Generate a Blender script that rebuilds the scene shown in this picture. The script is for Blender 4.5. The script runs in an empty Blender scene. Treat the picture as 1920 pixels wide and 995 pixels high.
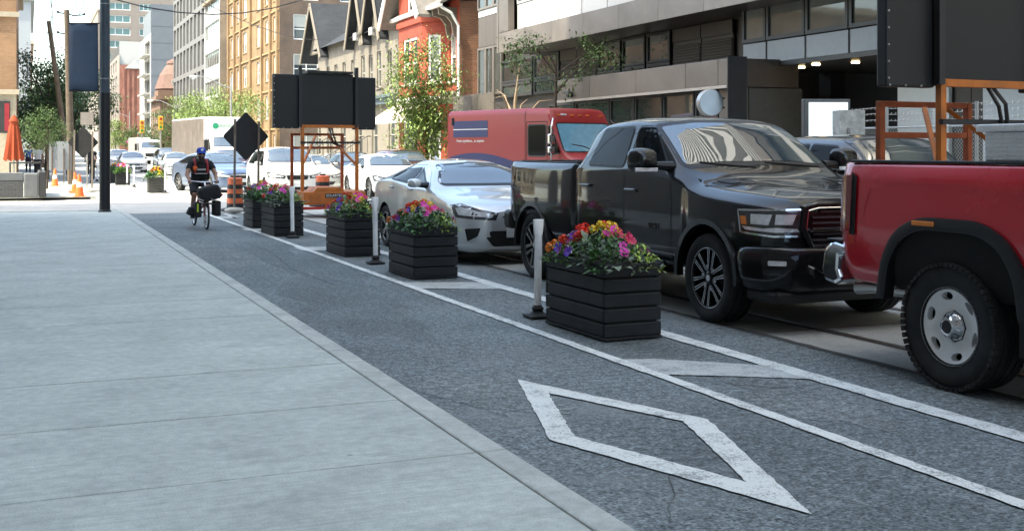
import bpy, bmesh, math, random
from mathutils import Vector, Matrix, geometry
from mathutils.bvhtree import BVHTree
R = math.radians
rnd = random.Random(7)
sc = bpy.context.scene
COL = sc.collection

# ---------------------------------------------------------------- camera, sky, sun, exposure
FPX, CAMH, HORY = 2150.0, 1.57, 281.0            # focal length in photo pixels, eye height, horizon row
TH = math.atan((960 - 50) / FPX); CT, ST = math.cos(TH), math.sin(TH)
cam = bpy.data.objects.new('camera', bpy.data.cameras.new('camera')); COL.objects.link(cam)
cam.data.sensor_width = 36; cam.data.lens = FPX / 1920 * 36
cam.data.shift_y = -(497.5 - HORY) / 1920
cam.data.clip_start = .05; cam.data.clip_end = 3000
cam.location = (0, 0, CAMH); cam.rotation_euler = (R(90), 0, -TH)
sc.camera = cam
SUN_DIR = Vector((1, .27, -1.62)).normalized()      # way the light travels
sun = bpy.data.objects.new('sun', bpy.data.lights.new('sun', 'SUN')); COL.objects.link(sun)
sun.data.energy = 2.0; sun.data.angle = R(.53); sun.data.color = (1, .93, .82)
sun.rotation_euler = SUN_DIR.to_track_quat('-Z', 'Y').to_euler()
w = bpy.data.worlds.new('World'); sc.world = w; w.use_nodes = True
nt = w.node_tree; bg = nt.nodes['Background']
sky = nt.nodes.new('ShaderNodeTexSky'); sky.sky_type = 'NISHITA'; sky.sun_disc = False
sky.sun_elevation = math.asin(-SUN_DIR.z); sky.sun_rotation = math.atan2(-SUN_DIR.x, -SUN_DIR.y)
sky.air_density = 1.0; sky.dust_density = 3.0; sky.ozone_density = .5
nt.links.new(sky.outputs[0], bg.inputs[0]); bg.inputs[1].default_value = .15
vs = sc.view_settings; vs.use_white_balance = True; vs.white_balance_temperature = 6850; vs.white_balance_tint = 2; vs.view_transform = 'Standard'; vs.look = 'None'; vs.gamma = 1; vs.exposure = 2.38
sc.cycles.use_denoising = True; sc.cycles.max_bounces = 7; sc.cycles.diffuse_bounces = 4
sc.cycles.glossy_bounces = 4; sc.cycles.transparent_max_bounces = 12; sc.cycles.sample_clamp_indirect = 6
sc.cycles.caustics_reflective = False; sc.cycles.caustics_refractive = False

# ---------------------------------------------------------------- pixel -> place helpers (row/column of the photograph)
def G(x, y, h=0.0):
    "point on the horizontal plane z = h seen at photo pixel x, y"
    z = (CAMH - h) * FPX / (y - HORY); u = (x - 960) / FPX
    return Vector((z * (u * CT + ST), z * (CT - u * ST), h))
def onX(x, X):
    "Y and depth of column x on the street-parallel plane X"
    u = (x - 960) / FPX; z = X / (u * CT + ST)
    return z * (CT - u * ST), z
def onY(x, Y):
    "X and depth of column x on the cross plane Y"
    u = (x - 960) / FPX; z = Y / (CT - u * ST)
    return z * (u * CT + ST), z
def hz(y, z): return CAMH + (HORY - y) * z / FPX

# ---------------------------------------------------------------- materials
MC = {}
def mat(name, col, rough=.6, metal=0., var=.12, vscale=6., bump=0., bscale=60., coat=0., ior=1.45, emit=0., rand=0., spec=None, dirt=None):
    if name in MC: return MC[name]
    m = bpy.data.materials.new(name); MC[name] = m; m.use_nodes = True
    t = m.node_tree; N = t.nodes; L = t.links; b = N['Principled BSDF']
    c4 = (*col, 1)
    b.inputs['Base Color'].default_value = c4; b.inputs['Roughness'].default_value = rough
    b.inputs['Metallic'].default_value = metal; b.inputs['IOR'].default_value = ior
    b.inputs['Coat Weight'].default_value = coat; b.inputs['Coat Roughness'].default_value = .03
    if spec is not None: b.inputs['Specular IOR Level'].default_value = spec
    if emit: b.inputs['Emission Color'].default_value = c4; b.inputs['Emission Strength'].default_value = emit
    if var or bump or rand or dirt:
        tc = N.new('ShaderNodeTexCoord')
        last = None
        if var:
            n = N.new('ShaderNodeTexNoise'); n.inputs['Scale'].default_value = vscale; n.inputs['Detail'].default_value = 6; n.inputs['Roughness'].default_value = .65
            L.new(tc.outputs['Object'], n.inputs['Vector'])
            r = N.new('ShaderNodeMapRange'); r.inputs[1].default_value = .28; r.inputs[2].default_value = .72
            r.inputs[3].default_value = 1 - var; r.inputs[4].default_value = 1 + var
            L.new(n.outputs['Fac'], r.inputs[0]); last = r.outputs[0]
        if rand:
            oi = N.new('ShaderNodeObjectInfo'); r2 = N.new('ShaderNodeMapRange')
            r2.inputs[3].default_value = 1 - rand; r2.inputs[4].default_value = 1 + rand
            L.new(oi.outputs['Random'], r2.inputs[0])
            if last is None: last = r2.outputs[0]
            else:
                mm = N.new('ShaderNodeMath'); mm.operation = 'MULTIPLY'; L.new(last, mm.inputs[0]); L.new(r2.outputs[0], mm.inputs[1]); last = mm.outputs[0]
        if last is not None:
            v = N.new('ShaderNodeVectorMath'); v.operation = 'SCALE'; v.inputs[0].default_value = col
            L.new(last, v.inputs['Scale']); cur = v.outputs[0]
            if dirt:                                  # (colour, amount, scale): dust film with a shape of its own
                dn = N.new('ShaderNodeTexNoise'); dn.inputs['Scale'].default_value = dirt[2]; dn.inputs['Detail'].default_value = 8
                L.new(tc.outputs['Object'], dn.inputs['Vector'])
                dr = N.new('ShaderNodeMapRange'); dr.inputs[1].default_value = .45; dr.inputs[2].default_value = .75; dr.inputs[3].default_value = 0; dr.inputs[4].default_value = dirt[1]
                L.new(dn.outputs['Fac'], dr.inputs[0])
                mx = N.new('ShaderNodeMix'); mx.data_type = 'RGBA'; L.new(dr.outputs[0], mx.inputs[0]); L.new(cur, mx.inputs[6]); mx.inputs[7].default_value = (*dirt[0], 1)
                cur = mx.outputs[2]
            L.new(cur, b.inputs['Base Color'])
            if var and not emit:
                rr = N.new('ShaderNodeMath'); rr.operation = 'MULTIPLY_ADD'; rr.inputs[1].default_value = .12 if rough > .15 else .04; rr.inputs[2].default_value = rough - (.06 if rough > .15 else .02)
                L.new(n.outputs['Fac'], rr.inputs[0]); L.new(rr.outputs[0], b.inputs['Roughness'])
        if bump:
            n2 = N.new('ShaderNodeTexNoise'); n2.inputs['Scale'].default_value = bscale; n2.inputs['Detail'].default_value = 5
            L.new(tc.outputs['Object'], n2.inputs['Vector'])
            bp = N.new('ShaderNodeBump'); bp.inputs['Strength'].default_value = min(1, bump); bp.inputs['Distance'].default_value = .01
            L.new(n2.outputs['Fac'], bp.inputs['Height']); L.new(bp.outputs[0], b.inputs['Normal'])
    return m

def ground_mat(name, base, fine, fscale, big, bigscale, bump, rough=.85, fine2=None, tint=None, slab=0):
    "stone-like ground: aggregate speckle, broad stains, relief"
    m = bpy.data.materials.new(name); MC[name] = m; m.use_nodes = True
    t = m.node_tree; N = t.nodes; L = t.links; b = N['Principled BSDF']; b.inputs['Roughness'].default_value = rough
    g = N.new('ShaderNodeNewGeometry')
    def noise(s, d=4, r=.6):
        n = N.new('ShaderNodeTexNoise'); n.inputs['Scale'].default_value = s; n.inputs['Detail'].default_value = d; n.inputs['Roughness'].default_value = r
        L.new(g.outputs['Position'], n.inputs['Vector']); return n.outputs['Fac']
    def rng(o, a, bb, lo=.3, hi=.7):
        r = N.new('ShaderNodeMapRange'); r.inputs[1].default_value = lo; r.inputs[2].default_value = hi; r.inputs[3].default_value = a; r.inputs[4].default_value = bb
        L.new(o, r.inputs[0]); return r.outputs[0]
    def mul(a, bb):
        k = N.new('ShaderNodeMath'); k.operation = 'MULTIPLY'; L.new(a, k.inputs[0]); L.new(bb, k.inputs[1]); return k.outputs[0]
    nf = noise(fscale, 3, .7)
    f = mul(rng(nf, 1 - fine, 1 + fine), rng(noise(bigscale, 7, .62), 1 - big, 1 + big))
    if slab:
        oi = N.new('ShaderNodeObjectInfo'); f = mul(f, rng(oi.outputs['Random'], 1 - slab, 1 + slab, 0, 1))
        mp = N.new('ShaderNodeMapping'); mp.inputs['Scale'].default_value = (1.6, 46, 1); L.new(g.outputs['Position'], mp.inputs[0])
        bn = N.new('ShaderNodeTexNoise'); bn.inputs['Scale'].default_value = 1; bn.inputs['Detail'].default_value = 5; bn.inputs['Roughness'].default_value = .7; L.new(mp.outputs[0], bn.inputs['Vector'])
        f = mul(f, rng(bn.outputs['Fac'], .85, 1.11))                    # broom finish drawn across the walk
        vo = N.new('ShaderNodeTexVoronoi'); vo.inputs['Scale'].default_value = 2.6; vo.inputs['Randomness'].default_value = 1; L.new(g.outputs['Position'], vo.inputs['Vector'])
        f = mul(f, rng(vo.outputs['Distance'], .62, 1, .030, .045))      # trodden-in gum and oil spots
    if fine2: f = mul(f, rng(noise(fine2[1], 2, .5), 1 - fine2[0], 1 + fine2[0]))
    v = N.new('ShaderNodeVectorMath'); v.operation = 'SCALE'; v.inputs[0].default_value = base; L.new(f, v.inputs['Scale'])
    cur = v.outputs[0]
    if tint:
        mx = N.new('ShaderNodeMix'); mx.data_type = 'RGBA'; L.new(rng(noise(tint[2], 6, .7), 0, tint[1], .52, .72), mx.inputs[0]); L.new(cur, mx.inputs[6]); mx.inputs[7].default_value = (*tint[0], 1)
        cur = mx.outputs[2]
    L.new(cur, b.inputs['Base Color'])
    bp = N.new('ShaderNodeBump'); bp.inputs['Strength'].default_value = bump; bp.inputs['Distance'].default_value = .008
    L.new(nf, bp.inputs['Height']); L.new(bp.outputs[0], b.inputs['Normal'])
    return m

def brick_mat(name, c1, c2, mortar, bw=.22, bh=.075, rough=.85, var=.25):
    "brick coursing too far off to pick apart; x along the wall, z up"
    m = bpy.data.materials.new(name); MC[name] = m; m.use_nodes = True
    t = m.node_tree; N = t.nodes; L = t.links; b = N['Principled BSDF']; b.inputs['Roughness'].default_value = rough
    tc = N.new('ShaderNodeTexCoord'); sp = N.new('ShaderNodeSeparateXYZ'); cb = N.new('ShaderNodeCombineXYZ')
    L.new(tc.outputs['Object'], sp.inputs[0]); 
    ad = N.new('ShaderNodeMath'); L.new(sp.outputs[0], ad.inputs[0]); L.new(sp.outputs[1], ad.inputs[1])
    L.new(ad.outputs[0], cb.inputs[0]); L.new(sp.outputs[2], cb.inputs[1])
    br = N.new('ShaderNodeTexBrick'); L.new(cb.outputs[0], br.inputs['Vector'])
    br.inputs['Color1'].default_value = (*c1, 1); br.inputs['Color2'].default_value = (*c2, 1); br.inputs['Mortar'].default_value = (*mortar, 1)
    br.inputs['Scale'].default_value = 1; br.inputs['Brick Width'].default_value = bw; br.inputs['Row Height'].default_value = bh; br.inputs['Mortar Size'].default_value = .008
    n = N.new('ShaderNodeTexNoise'); n.inputs['Scale'].default_value = .6; n.inputs['Detail'].default_value = 8; L.new(tc.outputs['Object'], n.inputs['Vector'])
    r = N.new('ShaderNodeMapRange'); r.inputs[1].default_value = .3; r.inputs[2].default_value = .7; r.inputs[3].default_value = 1 - var; r.inputs[4].default_value = 1 + var; L.new(n.outputs['Fac'], r.inputs[0])
    v = N.new('ShaderNodeVectorMath'); v.operation = 'SCALE'; L.new(br.outputs['Color'], v.inputs[0]); L.new(r.outputs[0], v.inputs['Scale']); L.new(v.outputs[0], b.inputs['Base Color'])
    bp = N.new('ShaderNodeBump'); bp.inputs['Strength'].default_value = .6; bp.inputs['Distance'].default_value = .01; bp.invert = True
    L.new(br.outputs['Fac'], bp.inputs['Height']); L.new(bp.outputs[0], b.inputs['Normal'])
    return m

def glass_mat(name, col, var=.5, rough=.03, ior=1.7, blind=None):
    "window glass in front of a dim room: dark, glossy, each pane a little different"
    m = bpy.data.materials.new(name); MC[name] = m; m.use_nodes = True
    t = m.node_tree; N = t.nodes; L = t.links; b = N['Principled BSDF']
    b.inputs['Roughness'].default_value = rough; b.inputs['IOR'].default_value = ior
    oi = N.new('ShaderNodeObjectInfo'); tc = N.new('ShaderNodeTexCoord')
    n = N.new('ShaderNodeTexNoise'); n.inputs['Scale'].default_value = 1.1; n.inputs['Detail'].default_value = 3; L.new(tc.outputs['Object'], n.inputs['Vector'])
    a = N.new('ShaderNodeMath'); L.new(oi.outputs['Random'], a.inputs[0]); L.new(n.outputs['Fac'], a.inputs[1])
    r = N.new('ShaderNodeMapRange'); r.inputs[1].default_value = .4; r.inputs[2].default_value = 1.6; r.inputs[3].default_value = 1 - var; r.inputs[4].default_value = 1 + var; L.new(a.outputs[0], r.inputs[0])
    v = N.new('ShaderNodeVectorMath'); v.operation = 'SCALE'; v.inputs[0].default_value = col; L.new(r.outputs[0], v.inputs['Scale']); cur = v.outputs[0]
    if blind:                                        # lowered blinds behind some panes
        sp = N.new('ShaderNodeSeparateXYZ'); L.new(tc.outputs['Generated'], sp.inputs[0])
        th = N.new('ShaderNodeMath'); th.operation = 'GREATER_THAN'; L.new(sp.outputs[2], th.inputs[0]); L.new(oi.outputs['Random'], th.inputs[1])
        mx = N.new('ShaderNodeMix'); mx.data_type = 'RGBA'; L.new(th.outputs[0], mx.inputs[0]); L.new(cur, mx.inputs[6]); mx.inputs[7].default_value = (*blind, 1); cur = mx.outputs[2]
    L.new(cur, b.inputs['Base Color'])
    bp = N.new('ShaderNodeBump'); bp.inputs['Strength'].default_value = .03; bp.inputs['Distance'].default_value = .05
    L.new(n.outputs['Fac'], bp.inputs['Height']); L.new(bp.outputs[0], b.inputs['Normal'])
    return m

# ---------------------------------------------------------------- mesh builder
class MB:
    def __init__(s): s.v = []; s.f = []; s.mi = []; s.cur = 0; s.M = None
    def add(s, vs, fs):
        o = len(s.v)
        s.v += [tuple(s.M @ Vector(p)) for p in vs] if s.M is not None else [tuple(p) for p in vs]
        s.f += [tuple(i + o for i in f) for f in fs]; s.mi += [s.cur] * len(fs); return s
    def box(s, x0, x1, y0, y1, z0, z1):
        return s.add([(x0, y0, z0), (x1, y0, z0), (x1, y1, z0), (x0, y1, z0), (x0, y0, z1), (x1, y0, z1), (x1, y1, z1), (x0, y1, z1)],
                     [(3, 2, 1, 0), (4, 5, 6, 7), (0, 1, 5, 4), (1, 2, 6, 5), (2, 3, 7, 6), (3, 0, 4, 7)])
    def quad(s, a, b, c, d): return s.add([a, b, c, d], [(0, 1, 2, 3)])
    def prism(s, poly, z0, z1, axis='z'):
        "polygon (ccw) extruded; axis z: poly is xy, axis y: poly is xz, axis x: poly is yz"
        n = len(poly)
        def P(p, h): return (p[0], p[1], h) if axis == 'z' else ((p[0], h, p[1]) if axis == 'y' else (h, p[0], p[1]))
        vs = [P(p, z0) for p in poly] + [P(p, z1) for p in poly]
        fs = [tuple(range(n - 1, -1, -1)), tuple(range(n, 2 * n))] + [(i, (i + 1) % n, n + (i + 1) % n, n + i) for i in range(n)]
        if axis == 'y': fs = [f[::-1] for f in fs]
        return s.add(vs, fs)
    def tube(s, pts, r, n=8, cap=True):
        pts = [Vector(p) for p in pts]; rs = r if isinstance(r, (list, tuple)) else [r] * len(pts)
        o = []; up = None
        for i, p in enumerate(pts):
            d = (pts[min(i + 1, len(pts) - 1)] - pts[max(i - 1, 0)])
            if d.length < 1e-9: d = Vector((0, 0, 1))
            d.normalize()
            if up is None: up = d.orthogonal().normalized()
            else:
                up = up - d * up.dot(d)
                up = up.normalized() if up.length > 1e-6 else d.orthogonal().normalized()
            q = d.cross(up)
            for k in range(n):
                a = 2 * math.pi * k / n
                o.append(p + (up * math.cos(a) + q * math.sin(a)) * rs[i])
        fs = []
        for i in range(len(pts) - 1):
            for k in range(n):
                a, b = i * n + k, i * n + (k + 1) % n
                fs.append((a, b, b + n, a + n))
        if cap: fs += [tuple(range(n - 1, -1, -1)), tuple(range((len(pts) - 1) * n, len(pts) * n))]
        return s.add(o, fs)
    def bar(s, a, b, wx, wy=None):
        "square bar between two points"
        wy = wy or wx; a, b = Vector(a), Vector(b); d = (b - a).normalized()
        u = d.cross(Vector((0, 0, 1))); u = u.normalized() if u.length > 1e-4 else Vector((1, 0, 0)); v = u.cross(d)
        vs = [p + u * sx * wx / 2 + v * sy * wy / 2 for p in (a, b) for sx, sy in ((-1, -1), (1, -1), (1, 1), (-1, 1))]
        return s.add(vs, [(3, 2, 1, 0), (4, 5, 6, 7)] + [(i, (i + 1) % 4, 4 + (i + 1) % 4, 4 + i) for i in range(4)])
    def lathe(s, prof, n=24, axis='z', c=(0, 0, 0), close=False, cap=True):
        "profile of (radius, height)"
        vs = []
        for r, h in prof:
            for k in range(n):
                a = 2 * math.pi * k / n; x, y = r * math.cos(a), r * math.sin(a)
                vs.append((c[0] + x, c[1] + y, c[2] + h) if axis == 'z' else (c[0] + h, c[1] + x, c[2] + y) if axis == 'x' else (c[0] + y, c[1] + h, c[2] + x))
        fs = []
        m = len(prof)
        for i in range(m if close else m - 1):
            j = (i + 1) % m
            for k in range(n): fs.append((i * n + k, i * n + (k + 1) % n, j * n + (k + 1) % n, j * n + k))
        if not close and cap:
            if prof[0][0] > 1e-5: fs.append(tuple(range(n - 1, -1, -1)))
            if prof[-1][0] > 1e-5: fs.append(tuple(range((m - 1) * n, m * n)))
        return s.add(vs, fs)
    def ball(s, c, r, n=10, m=7):
        rx, ry, rz = r if isinstance(r, (tuple, list)) else (r, r, r)
        vs = []; fs = []
        for i in range(m + 1):
            t = math.pi * i / m
            for k in range(n):
                a = 2 * math.pi * k / n
                vs.append((c[0] + rx * math.sin(t) * math.cos(a), c[1] + ry * math.sin(t) * math.sin(a), c[2] + rz * math.cos(t)))
        for i in range(m):
            for k in range(n): fs.append((i * n + k, (i + 1) * n + k, (i + 1) * n + (k + 1) % n, i * n + (k + 1) % n))
        return s.add(vs, fs)
    def mesh(s, name, mats, smooth=None, merge=False):
        me = bpy.data.meshes.new(name); me.from_pydata(s.v, [], s.f)
        for m in (mats if isinstance(mats, (list, tuple)) else [mats]): me.materials.append(m)
        if isinstance(mats, (list, tuple)) and len(mats) > 1: me.polygons.foreach_set('material_index', s.mi)
        if merge:
            bm = bmesh.new(); bm.from_mesh(me); bmesh.ops.remove_doubles(bm, verts=bm.verts, dist=1e-4); bmesh.ops.recalc_face_normals(bm, faces=bm.faces); bm.to_mesh(me); bm.free()
        me.validate(); me.update()
        if smooth: smooth_mesh(me, smooth)
        return me
    def build(s, name, mats, parent=None, loc=None, rotz=0, smooth=None, bevel=0, merge=False):
        return obj(name, s.mesh(name, mats, smooth, merge), parent, loc, rotz, bevel)

def smooth_mesh(me, ang):
    me.polygons.foreach_set('use_smooth', [True] * len(me.polygons))
    if ang < 179: me.set_sharp_from_angle(angle=R(ang))
def obj(name, me, parent=None, loc=None, rotz=0, bevel=0):
    o = bpy.data.objects.new(name, me); COL.objects.link(o)
    if parent is not None: o.parent = parent
    if loc is not None: o.location = loc
    if rotz: o.rotation_euler = (0, 0, rotz)
    if bevel:
        b = o.modifiers.new('edge', 'BEVEL'); b.width = bevel; b.segments = 2; b.limit_method = 'ANGLE'; b.angle_limit = R(40)
    return o
def tag(o, label, cat, group=None, kind=None):
    if label: o['label'] = label
    if cat: o['category'] = cat
    if group: o['group'] = group
    if kind: o['kind'] = kind
    return o
def thing(name, label, cat, loc=(0, 0, 0), rotz=0, group=None):
    o = bpy.data.objects.new(name, None); COL.objects.link(o); o.empty_display_size = .2
    o.location = loc; o.rotation_euler = (0, 0, rotz)
    return tag(o, label, cat, group)
KIDS = {}
def copy_tree(root, parent=None):
    c = root.copy(); COL.objects.link(c)
    if parent is not None: c.parent = parent
    for ch in list(root.children): copy_tree(ch, c)
    return c
def dup(root, loc, rotz=0, label=None, group=None):
    c = copy_tree(root); c.location = loc; c.rotation_euler = (0, 0, rotz)
    if label: c['label'] = label
    if group: c['group'] = group
    return c
def structure(o): o['kind'] = 'structure'; return o
def lettering(text, size, material, parent, M, name='lettering', ext=.002, align='CENTER', space=1.0, offset=0):
    cu = bpy.data.curves.new(name, 'FONT'); cu.body = text; cu.size = size; cu.extrude = ext; cu.align_x = align; cu.align_y = 'CENTER'; cu.space_character = space; cu.offset = offset
    cu.resolution_u = 3
    t = bpy.data.objects.new('tmp', cu); COL.objects.link(t)
    me = bpy.data.meshes.new_from_object(t.evaluated_get(bpy.context.evaluated_depsgraph_get())); bpy.data.objects.remove(t)
    me.transform(M); me.materials.clear(); me.materials.append(material)
    return obj(name, me, parent)
def frameM(o, xaxis, yaxis):
    "matrix taking text space (x right, y up) to a plane"
    x = Vector(xaxis).normalized(); y = Vector(yaxis).normalized(); z = x.cross(y)
    m = Matrix((x, y, z)).transposed().to_4x4(); m.translation = Vector(o); return m
# ---------------------------------------------------------------- ground, road, pavements
KX, KZ = 2.15, .12                                   # kerb edge and pavement height
M_ASPH = ground_mat('asphalt', (.148, .170, .170), .95, 48, .26, .7, 1.0, .88, fine2=(.42, 17), tint=((.25, .262, .25), .7, .5))
M_CONC = ground_mat('pavement_concrete', (.485, .51, .46), .16, 100, .12, 1.7, .45, .9, fine2=(.10, 16), tint=((.30, .315, .295), .6, 2.6), slab=.045)
M_TRACK = ground_mat('track_concrete', (.40, .405, .38), .18, 70, .18, .9, .5, .85, fine2=(.08, 20), tint=((.22, .22, .205), .6, 1.1))
M_KERB = ground_mat('kerb_concrete', (.475, .485, .44), .16, 100, .16, 2.4, .5, .9, fine2=(.10, 16), tint=((.26, .265, .24), .6, 2.2))
M_GRND = ground_mat('far_ground', (.2, .19, .18), .1, 8, .1, .2, .1)
M_JOINT = mat('joint_dirt', (.07, .07, .065), .95)
M_STEEL = mat('rail_steel', (.16, .13, .11), .45, .7, .35, 9)

def paint_mat():
    m = bpy.data.materials.new('road_paint'); m.use_nodes = True; t = m.node_tree; N = t.nodes; L = t.links; b = N['Principled BSDF']
    g = N.new('ShaderNodeNewGeometry')
    def noise(s, d):
        n = N.new('ShaderNodeTexNoise'); n.inputs['Scale'].default_value = s; n.inputs['Detail'].default_value = d; n.inputs['Roughness'].default_value = .7
        L.new(g.outputs['Position'], n.inputs['Vector']); return n.outputs['Fac']
    a = N.new('ShaderNodeMath'); a.operation = 'MULTIPLY_ADD'; a.inputs[1].default_value = .55; L.new(noise(75, 4), a.inputs[0])
    k = N.new('ShaderNodeMath'); k.operation = 'MULTIPLY'; k.inputs[1].default_value = .45; L.new(noise(5, 6), k.inputs[0]); L.new(k.outputs[0], a.inputs[2])
    r = N.new('ShaderNodeMapRange'); r.inputs[1].default_value = .39; r.inputs[2].default_value = .50; L.new(a.outputs[0], r.inputs[0])
    mx = N.new('ShaderNodeMix'); mx.data_type = 'RGBA'; L.new(r.outputs[0], mx.inputs[0]); mx.inputs[6].default_value = (.23, .24, .225, 1); mx.inputs[7].default_value = (.74, .75, .69, 1)
    L.new(mx.outputs[2], b.inputs['Base Color']); b.inputs['Roughness'].default_value = .75
    bp = N.new('ShaderNodeBump'); bp.inputs['Strength'].default_value = .4; bp.inputs['Distance'].default_value = .006; L.new(noise(85, 3), bp.inputs['Height']); L.new(bp.outputs[0], b.inputs['Normal'])
    return m
M_PAINT = paint_mat()
M_WORN = M_PAINT.copy(); M_WORN.name = 'worn_road_paint'
for n_ in M_WORN.node_tree.nodes:
    if n_.bl_idname == 'ShaderNodeMix': n_.inputs[7].default_value = (.52, .53, .495, 1)
    if n_.bl_idname == 'ShaderNodeMapRange': n_.inputs[1].default_value = .42

mb = MB(); mb.quad((-900, -300, -.03), (900, -300, -.03), (900, 1500, -.03), (-900, 1500, -.03))
structure(mb.build('ground', M_GRND))
mb = MB(); mb.quad((KX - .1, -60, 0), (14.7, -60, 0), (14.7, 420, 0), (KX - .1, 420, 0))
mb.quad((-70, 29.6, 0), (KX - .1, 29.6, 0), (KX - .1, 38.6, 0), (-70, 38.6, 0))
ROAD = structure(mb.build('road', M_ASPH))
M_XING = ground_mat('crossing_concrete', (.38, .37, .345), .12, 60, .16, .7, .4, .9, fine2=(.06, 18), tint=((.28, .27, .25), .5, .6))
mb = MB(); mb.quad((-70, 29.7, .003), (5.7, 29.7, .003), (5.7, 42.5, .003), (-70, 42.5, .003)); mb.quad((2.1, 42.51, .003), (14.6, 42.51, .003), (14.6, 300, .003), (2.1, 300, .003)); mb.build('crossing_slab', M_XING, ROAD)
# concrete streetcar track bed, with rails let into it
def strip(name, x0, x1, y0, y1, z, m, parent, seg=.5, jit=.006, seed=1):
    r_ = random.Random(seed); n = max(2, int((y1 - y0) / seg)); vs = []; fs = []
    for i in range(n + 1):
        y = y0 + (y1 - y0) * i / n
        vs += [(x0 + r_.uniform(-jit, jit), y, z), (x1 + r_.uniform(-jit, jit), y, z)]
        if i: fs.append((2 * i - 2, 2 * i - 1, 2 * i + 1, 2 * i))
    b_ = MB(); b_.add(vs, fs); return b_.build(name, m, parent)
strip('track_bed', 5.80, 12.3, -40, 420, .004, M_TRACK, ROAD, .4, .012)
strip('joint_line', 5.72, 5.80, -40, 420, .0045, M_JOINT, ROAD, .15, .014)
for i, x in enumerate((6.40, 7.895, 9.7, 11.195)):
    b_ = MB(); b_.box(x - .035, x + .035, -40, 420, -.02, .009); b_.build('track_rail', M_STEEL, ROAD)
    strip('rail_groove', x - .085, x - .035, -40, 420, .0062, M_JOINT, ROAD, .3, .005, i)
y = -1.2
while y < 60:
    strip('joint_line', 5.82, 12.3, y - .008, y + .008, .0065, M_JOINT, ROAD, .01, 0); y += 4.7
# gutter dust, patches and cracks in the asphalt
M_DUST = ground_mat('gutter_dust', (.20, .20, .18), .6, 40, .35, 1.6, .9, .95, fine2=(.35, 14), tint=((.09, .08, .065), .8, 2.2))
strip('gutter_dust', KX - .05, KX + .13, -8, 29, .0025, M_DUST, ROAD, .07, .06, 8)
M_PATCH = ground_mat('asphalt_patch', (.126, .146, .146), .9, 52, .2, 1.2, .9, .9, fine2=(.35, 19))
M_PATCH2 = ground_mat('asphalt_worn', (.168, .184, .178), .8, 50, .25, 1.0, 1.0, .9, fine2=(.4, 16))
def blot(name, cx, cy_, rx, ry, m, seed, z=.0022):
    r_ = random.Random(seed); n = 90; b_ = MB(); ph = [r_.uniform(0, 6.28) for _ in range(4)]
    o = []
    for k in range(n):
        a = 2 * math.pi * k / n; q = 1 + .18 * math.sin(2 * a + ph[0]) + .12 * math.sin(5 * a + ph[1]) + .07 * math.sin(9 * a + ph[2]) + r_.uniform(-.10, .10); o.append((cx + rx * q * math.cos(a), cy_ + ry * q * math.sin(a), z))
    b_.add(o, [tuple(range(n))]); b_.build(name, m, ROAD)
for i, (cx, cy_, rx, ry, m) in enumerate(((3.0, 11.5, .55, 2.2, M_PATCH), (2.6, 18, .35, 2.8, M_PATCH2), (4.55, 6.0, .33, .9, M_PATCH2), (3.4, 3.6, .5, .6, M_PATCH), (4.6, 11.4, .35, .8, M_PATCH2), (3.5, 16, .4, 3, M_PATCH), (2.75, 6.9, .3, .8, M_PATCH2))): blot('asphalt_patch', cx, cy_, rx, ry, m, 70 + i, .0020 + .0001 * i)
def crack(pts, w, seed):
    r_ = random.Random(seed); P = [Vector((*p, 0)) for p in pts]; L_ = []
    for a, b in zip(P, P[1:]):
        n = max(2, int((b - a).length / .09)); L_ += [a.lerp(b, k / n) + Vector((r_.uniform(-.022, .022), r_.uniform(-.022, .022), 0)) for k in range(n)]
    b_ = MB()
    for k, p in enumerate(L_):
        ww = w * r_.uniform(.4, 1.2); b_.v += [(p.x - ww, p.y - ww * .4, .0048), (p.x + ww, p.y + ww * .4, .0048)]
        if k: b_.f.append((2 * k - 2, 2 * k - 1, 2 * k + 1, 2 * k)); b_.mi.append(0)
    b_.build('crack', M_JOINT, ROAD)
crack([(2.2, 10.4), (2.9, 10.2), (3.5, 10.9), (4.0, 10.8)], .006, 1); crack([(4.1, 6.9), (4.5, 6.3), (4.92, 6.25)], .005, 2); crack([(3.3, 13), (3.2, 15), (3.45, 17.5), (3.4, 20)], .006, 3); crack([(2.5, 4.2), (3.0, 5.0), (3.35, 4.9)], .004, 4)
# painted markings
def line(x0, x1, y0, y1, seed): return strip('painted_line', x0, x1, y0, y1, .009, M_PAINT, ROAD, .06, .006, seed)
line(4.0, 4.10, -10, 30.2, 3); line(4.92, 5.08, -10, 29, 4)
line(4.0, 4.10, 40.5, 120, 5); line(4.92, 5.08, 40.5, 120, 6)
line(8.55, 8.67, 40.5, 140, 7)
def ragged(pts, step=.05, j=.006, seed=2):
    r_ = random.Random(seed); o = []
    for i, a in enumerate(pts):
        b_ = pts[(i + 1) % len(pts)]; n = max(1, int((b_ - a).length / step))
        for k in range(n): p = a.lerp(b_, k / n); o.append(Vector((p.x + r_.uniform(-j, j), p.y + r_.uniform(-j, j), p.z)))
    return o
def painted(px, seed):
    pts = [G(*p) for p in px]
    c = sum((p.x * q.y - q.x * p.y) for p, q in zip(pts, pts[1:] + pts[:1]))
    if c < 0: pts.reverse()
    o = ragged(pts, seed=seed); b_ = MB(); b_.add([(p.x, p.y, .0085) for p in o], [tuple(range(len(o)))])
    me = b_.mesh('painted_bar', M_WORN); return obj('painted_bar', me, ROAD)
painted([(1140, 676), (1225, 674), (1425, 686), (1540, 713), (1390, 707), (1225, 703)], 1)
painted([(752, 530), (905, 530), (952, 543), (778, 542)], 2)
painted([(549, 464), (622, 463), (640, 470), (566, 471)], 3)
painted([(452, 429.5), (500, 429), (510, 432.5), (462, 433)], 4)
painted([(398, 407), (440, 407), (447, 409.5), (404, 409.5)], 5)
painted([(425, 400), (447, 408), (440, 410), (418, 402)], 6)
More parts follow.
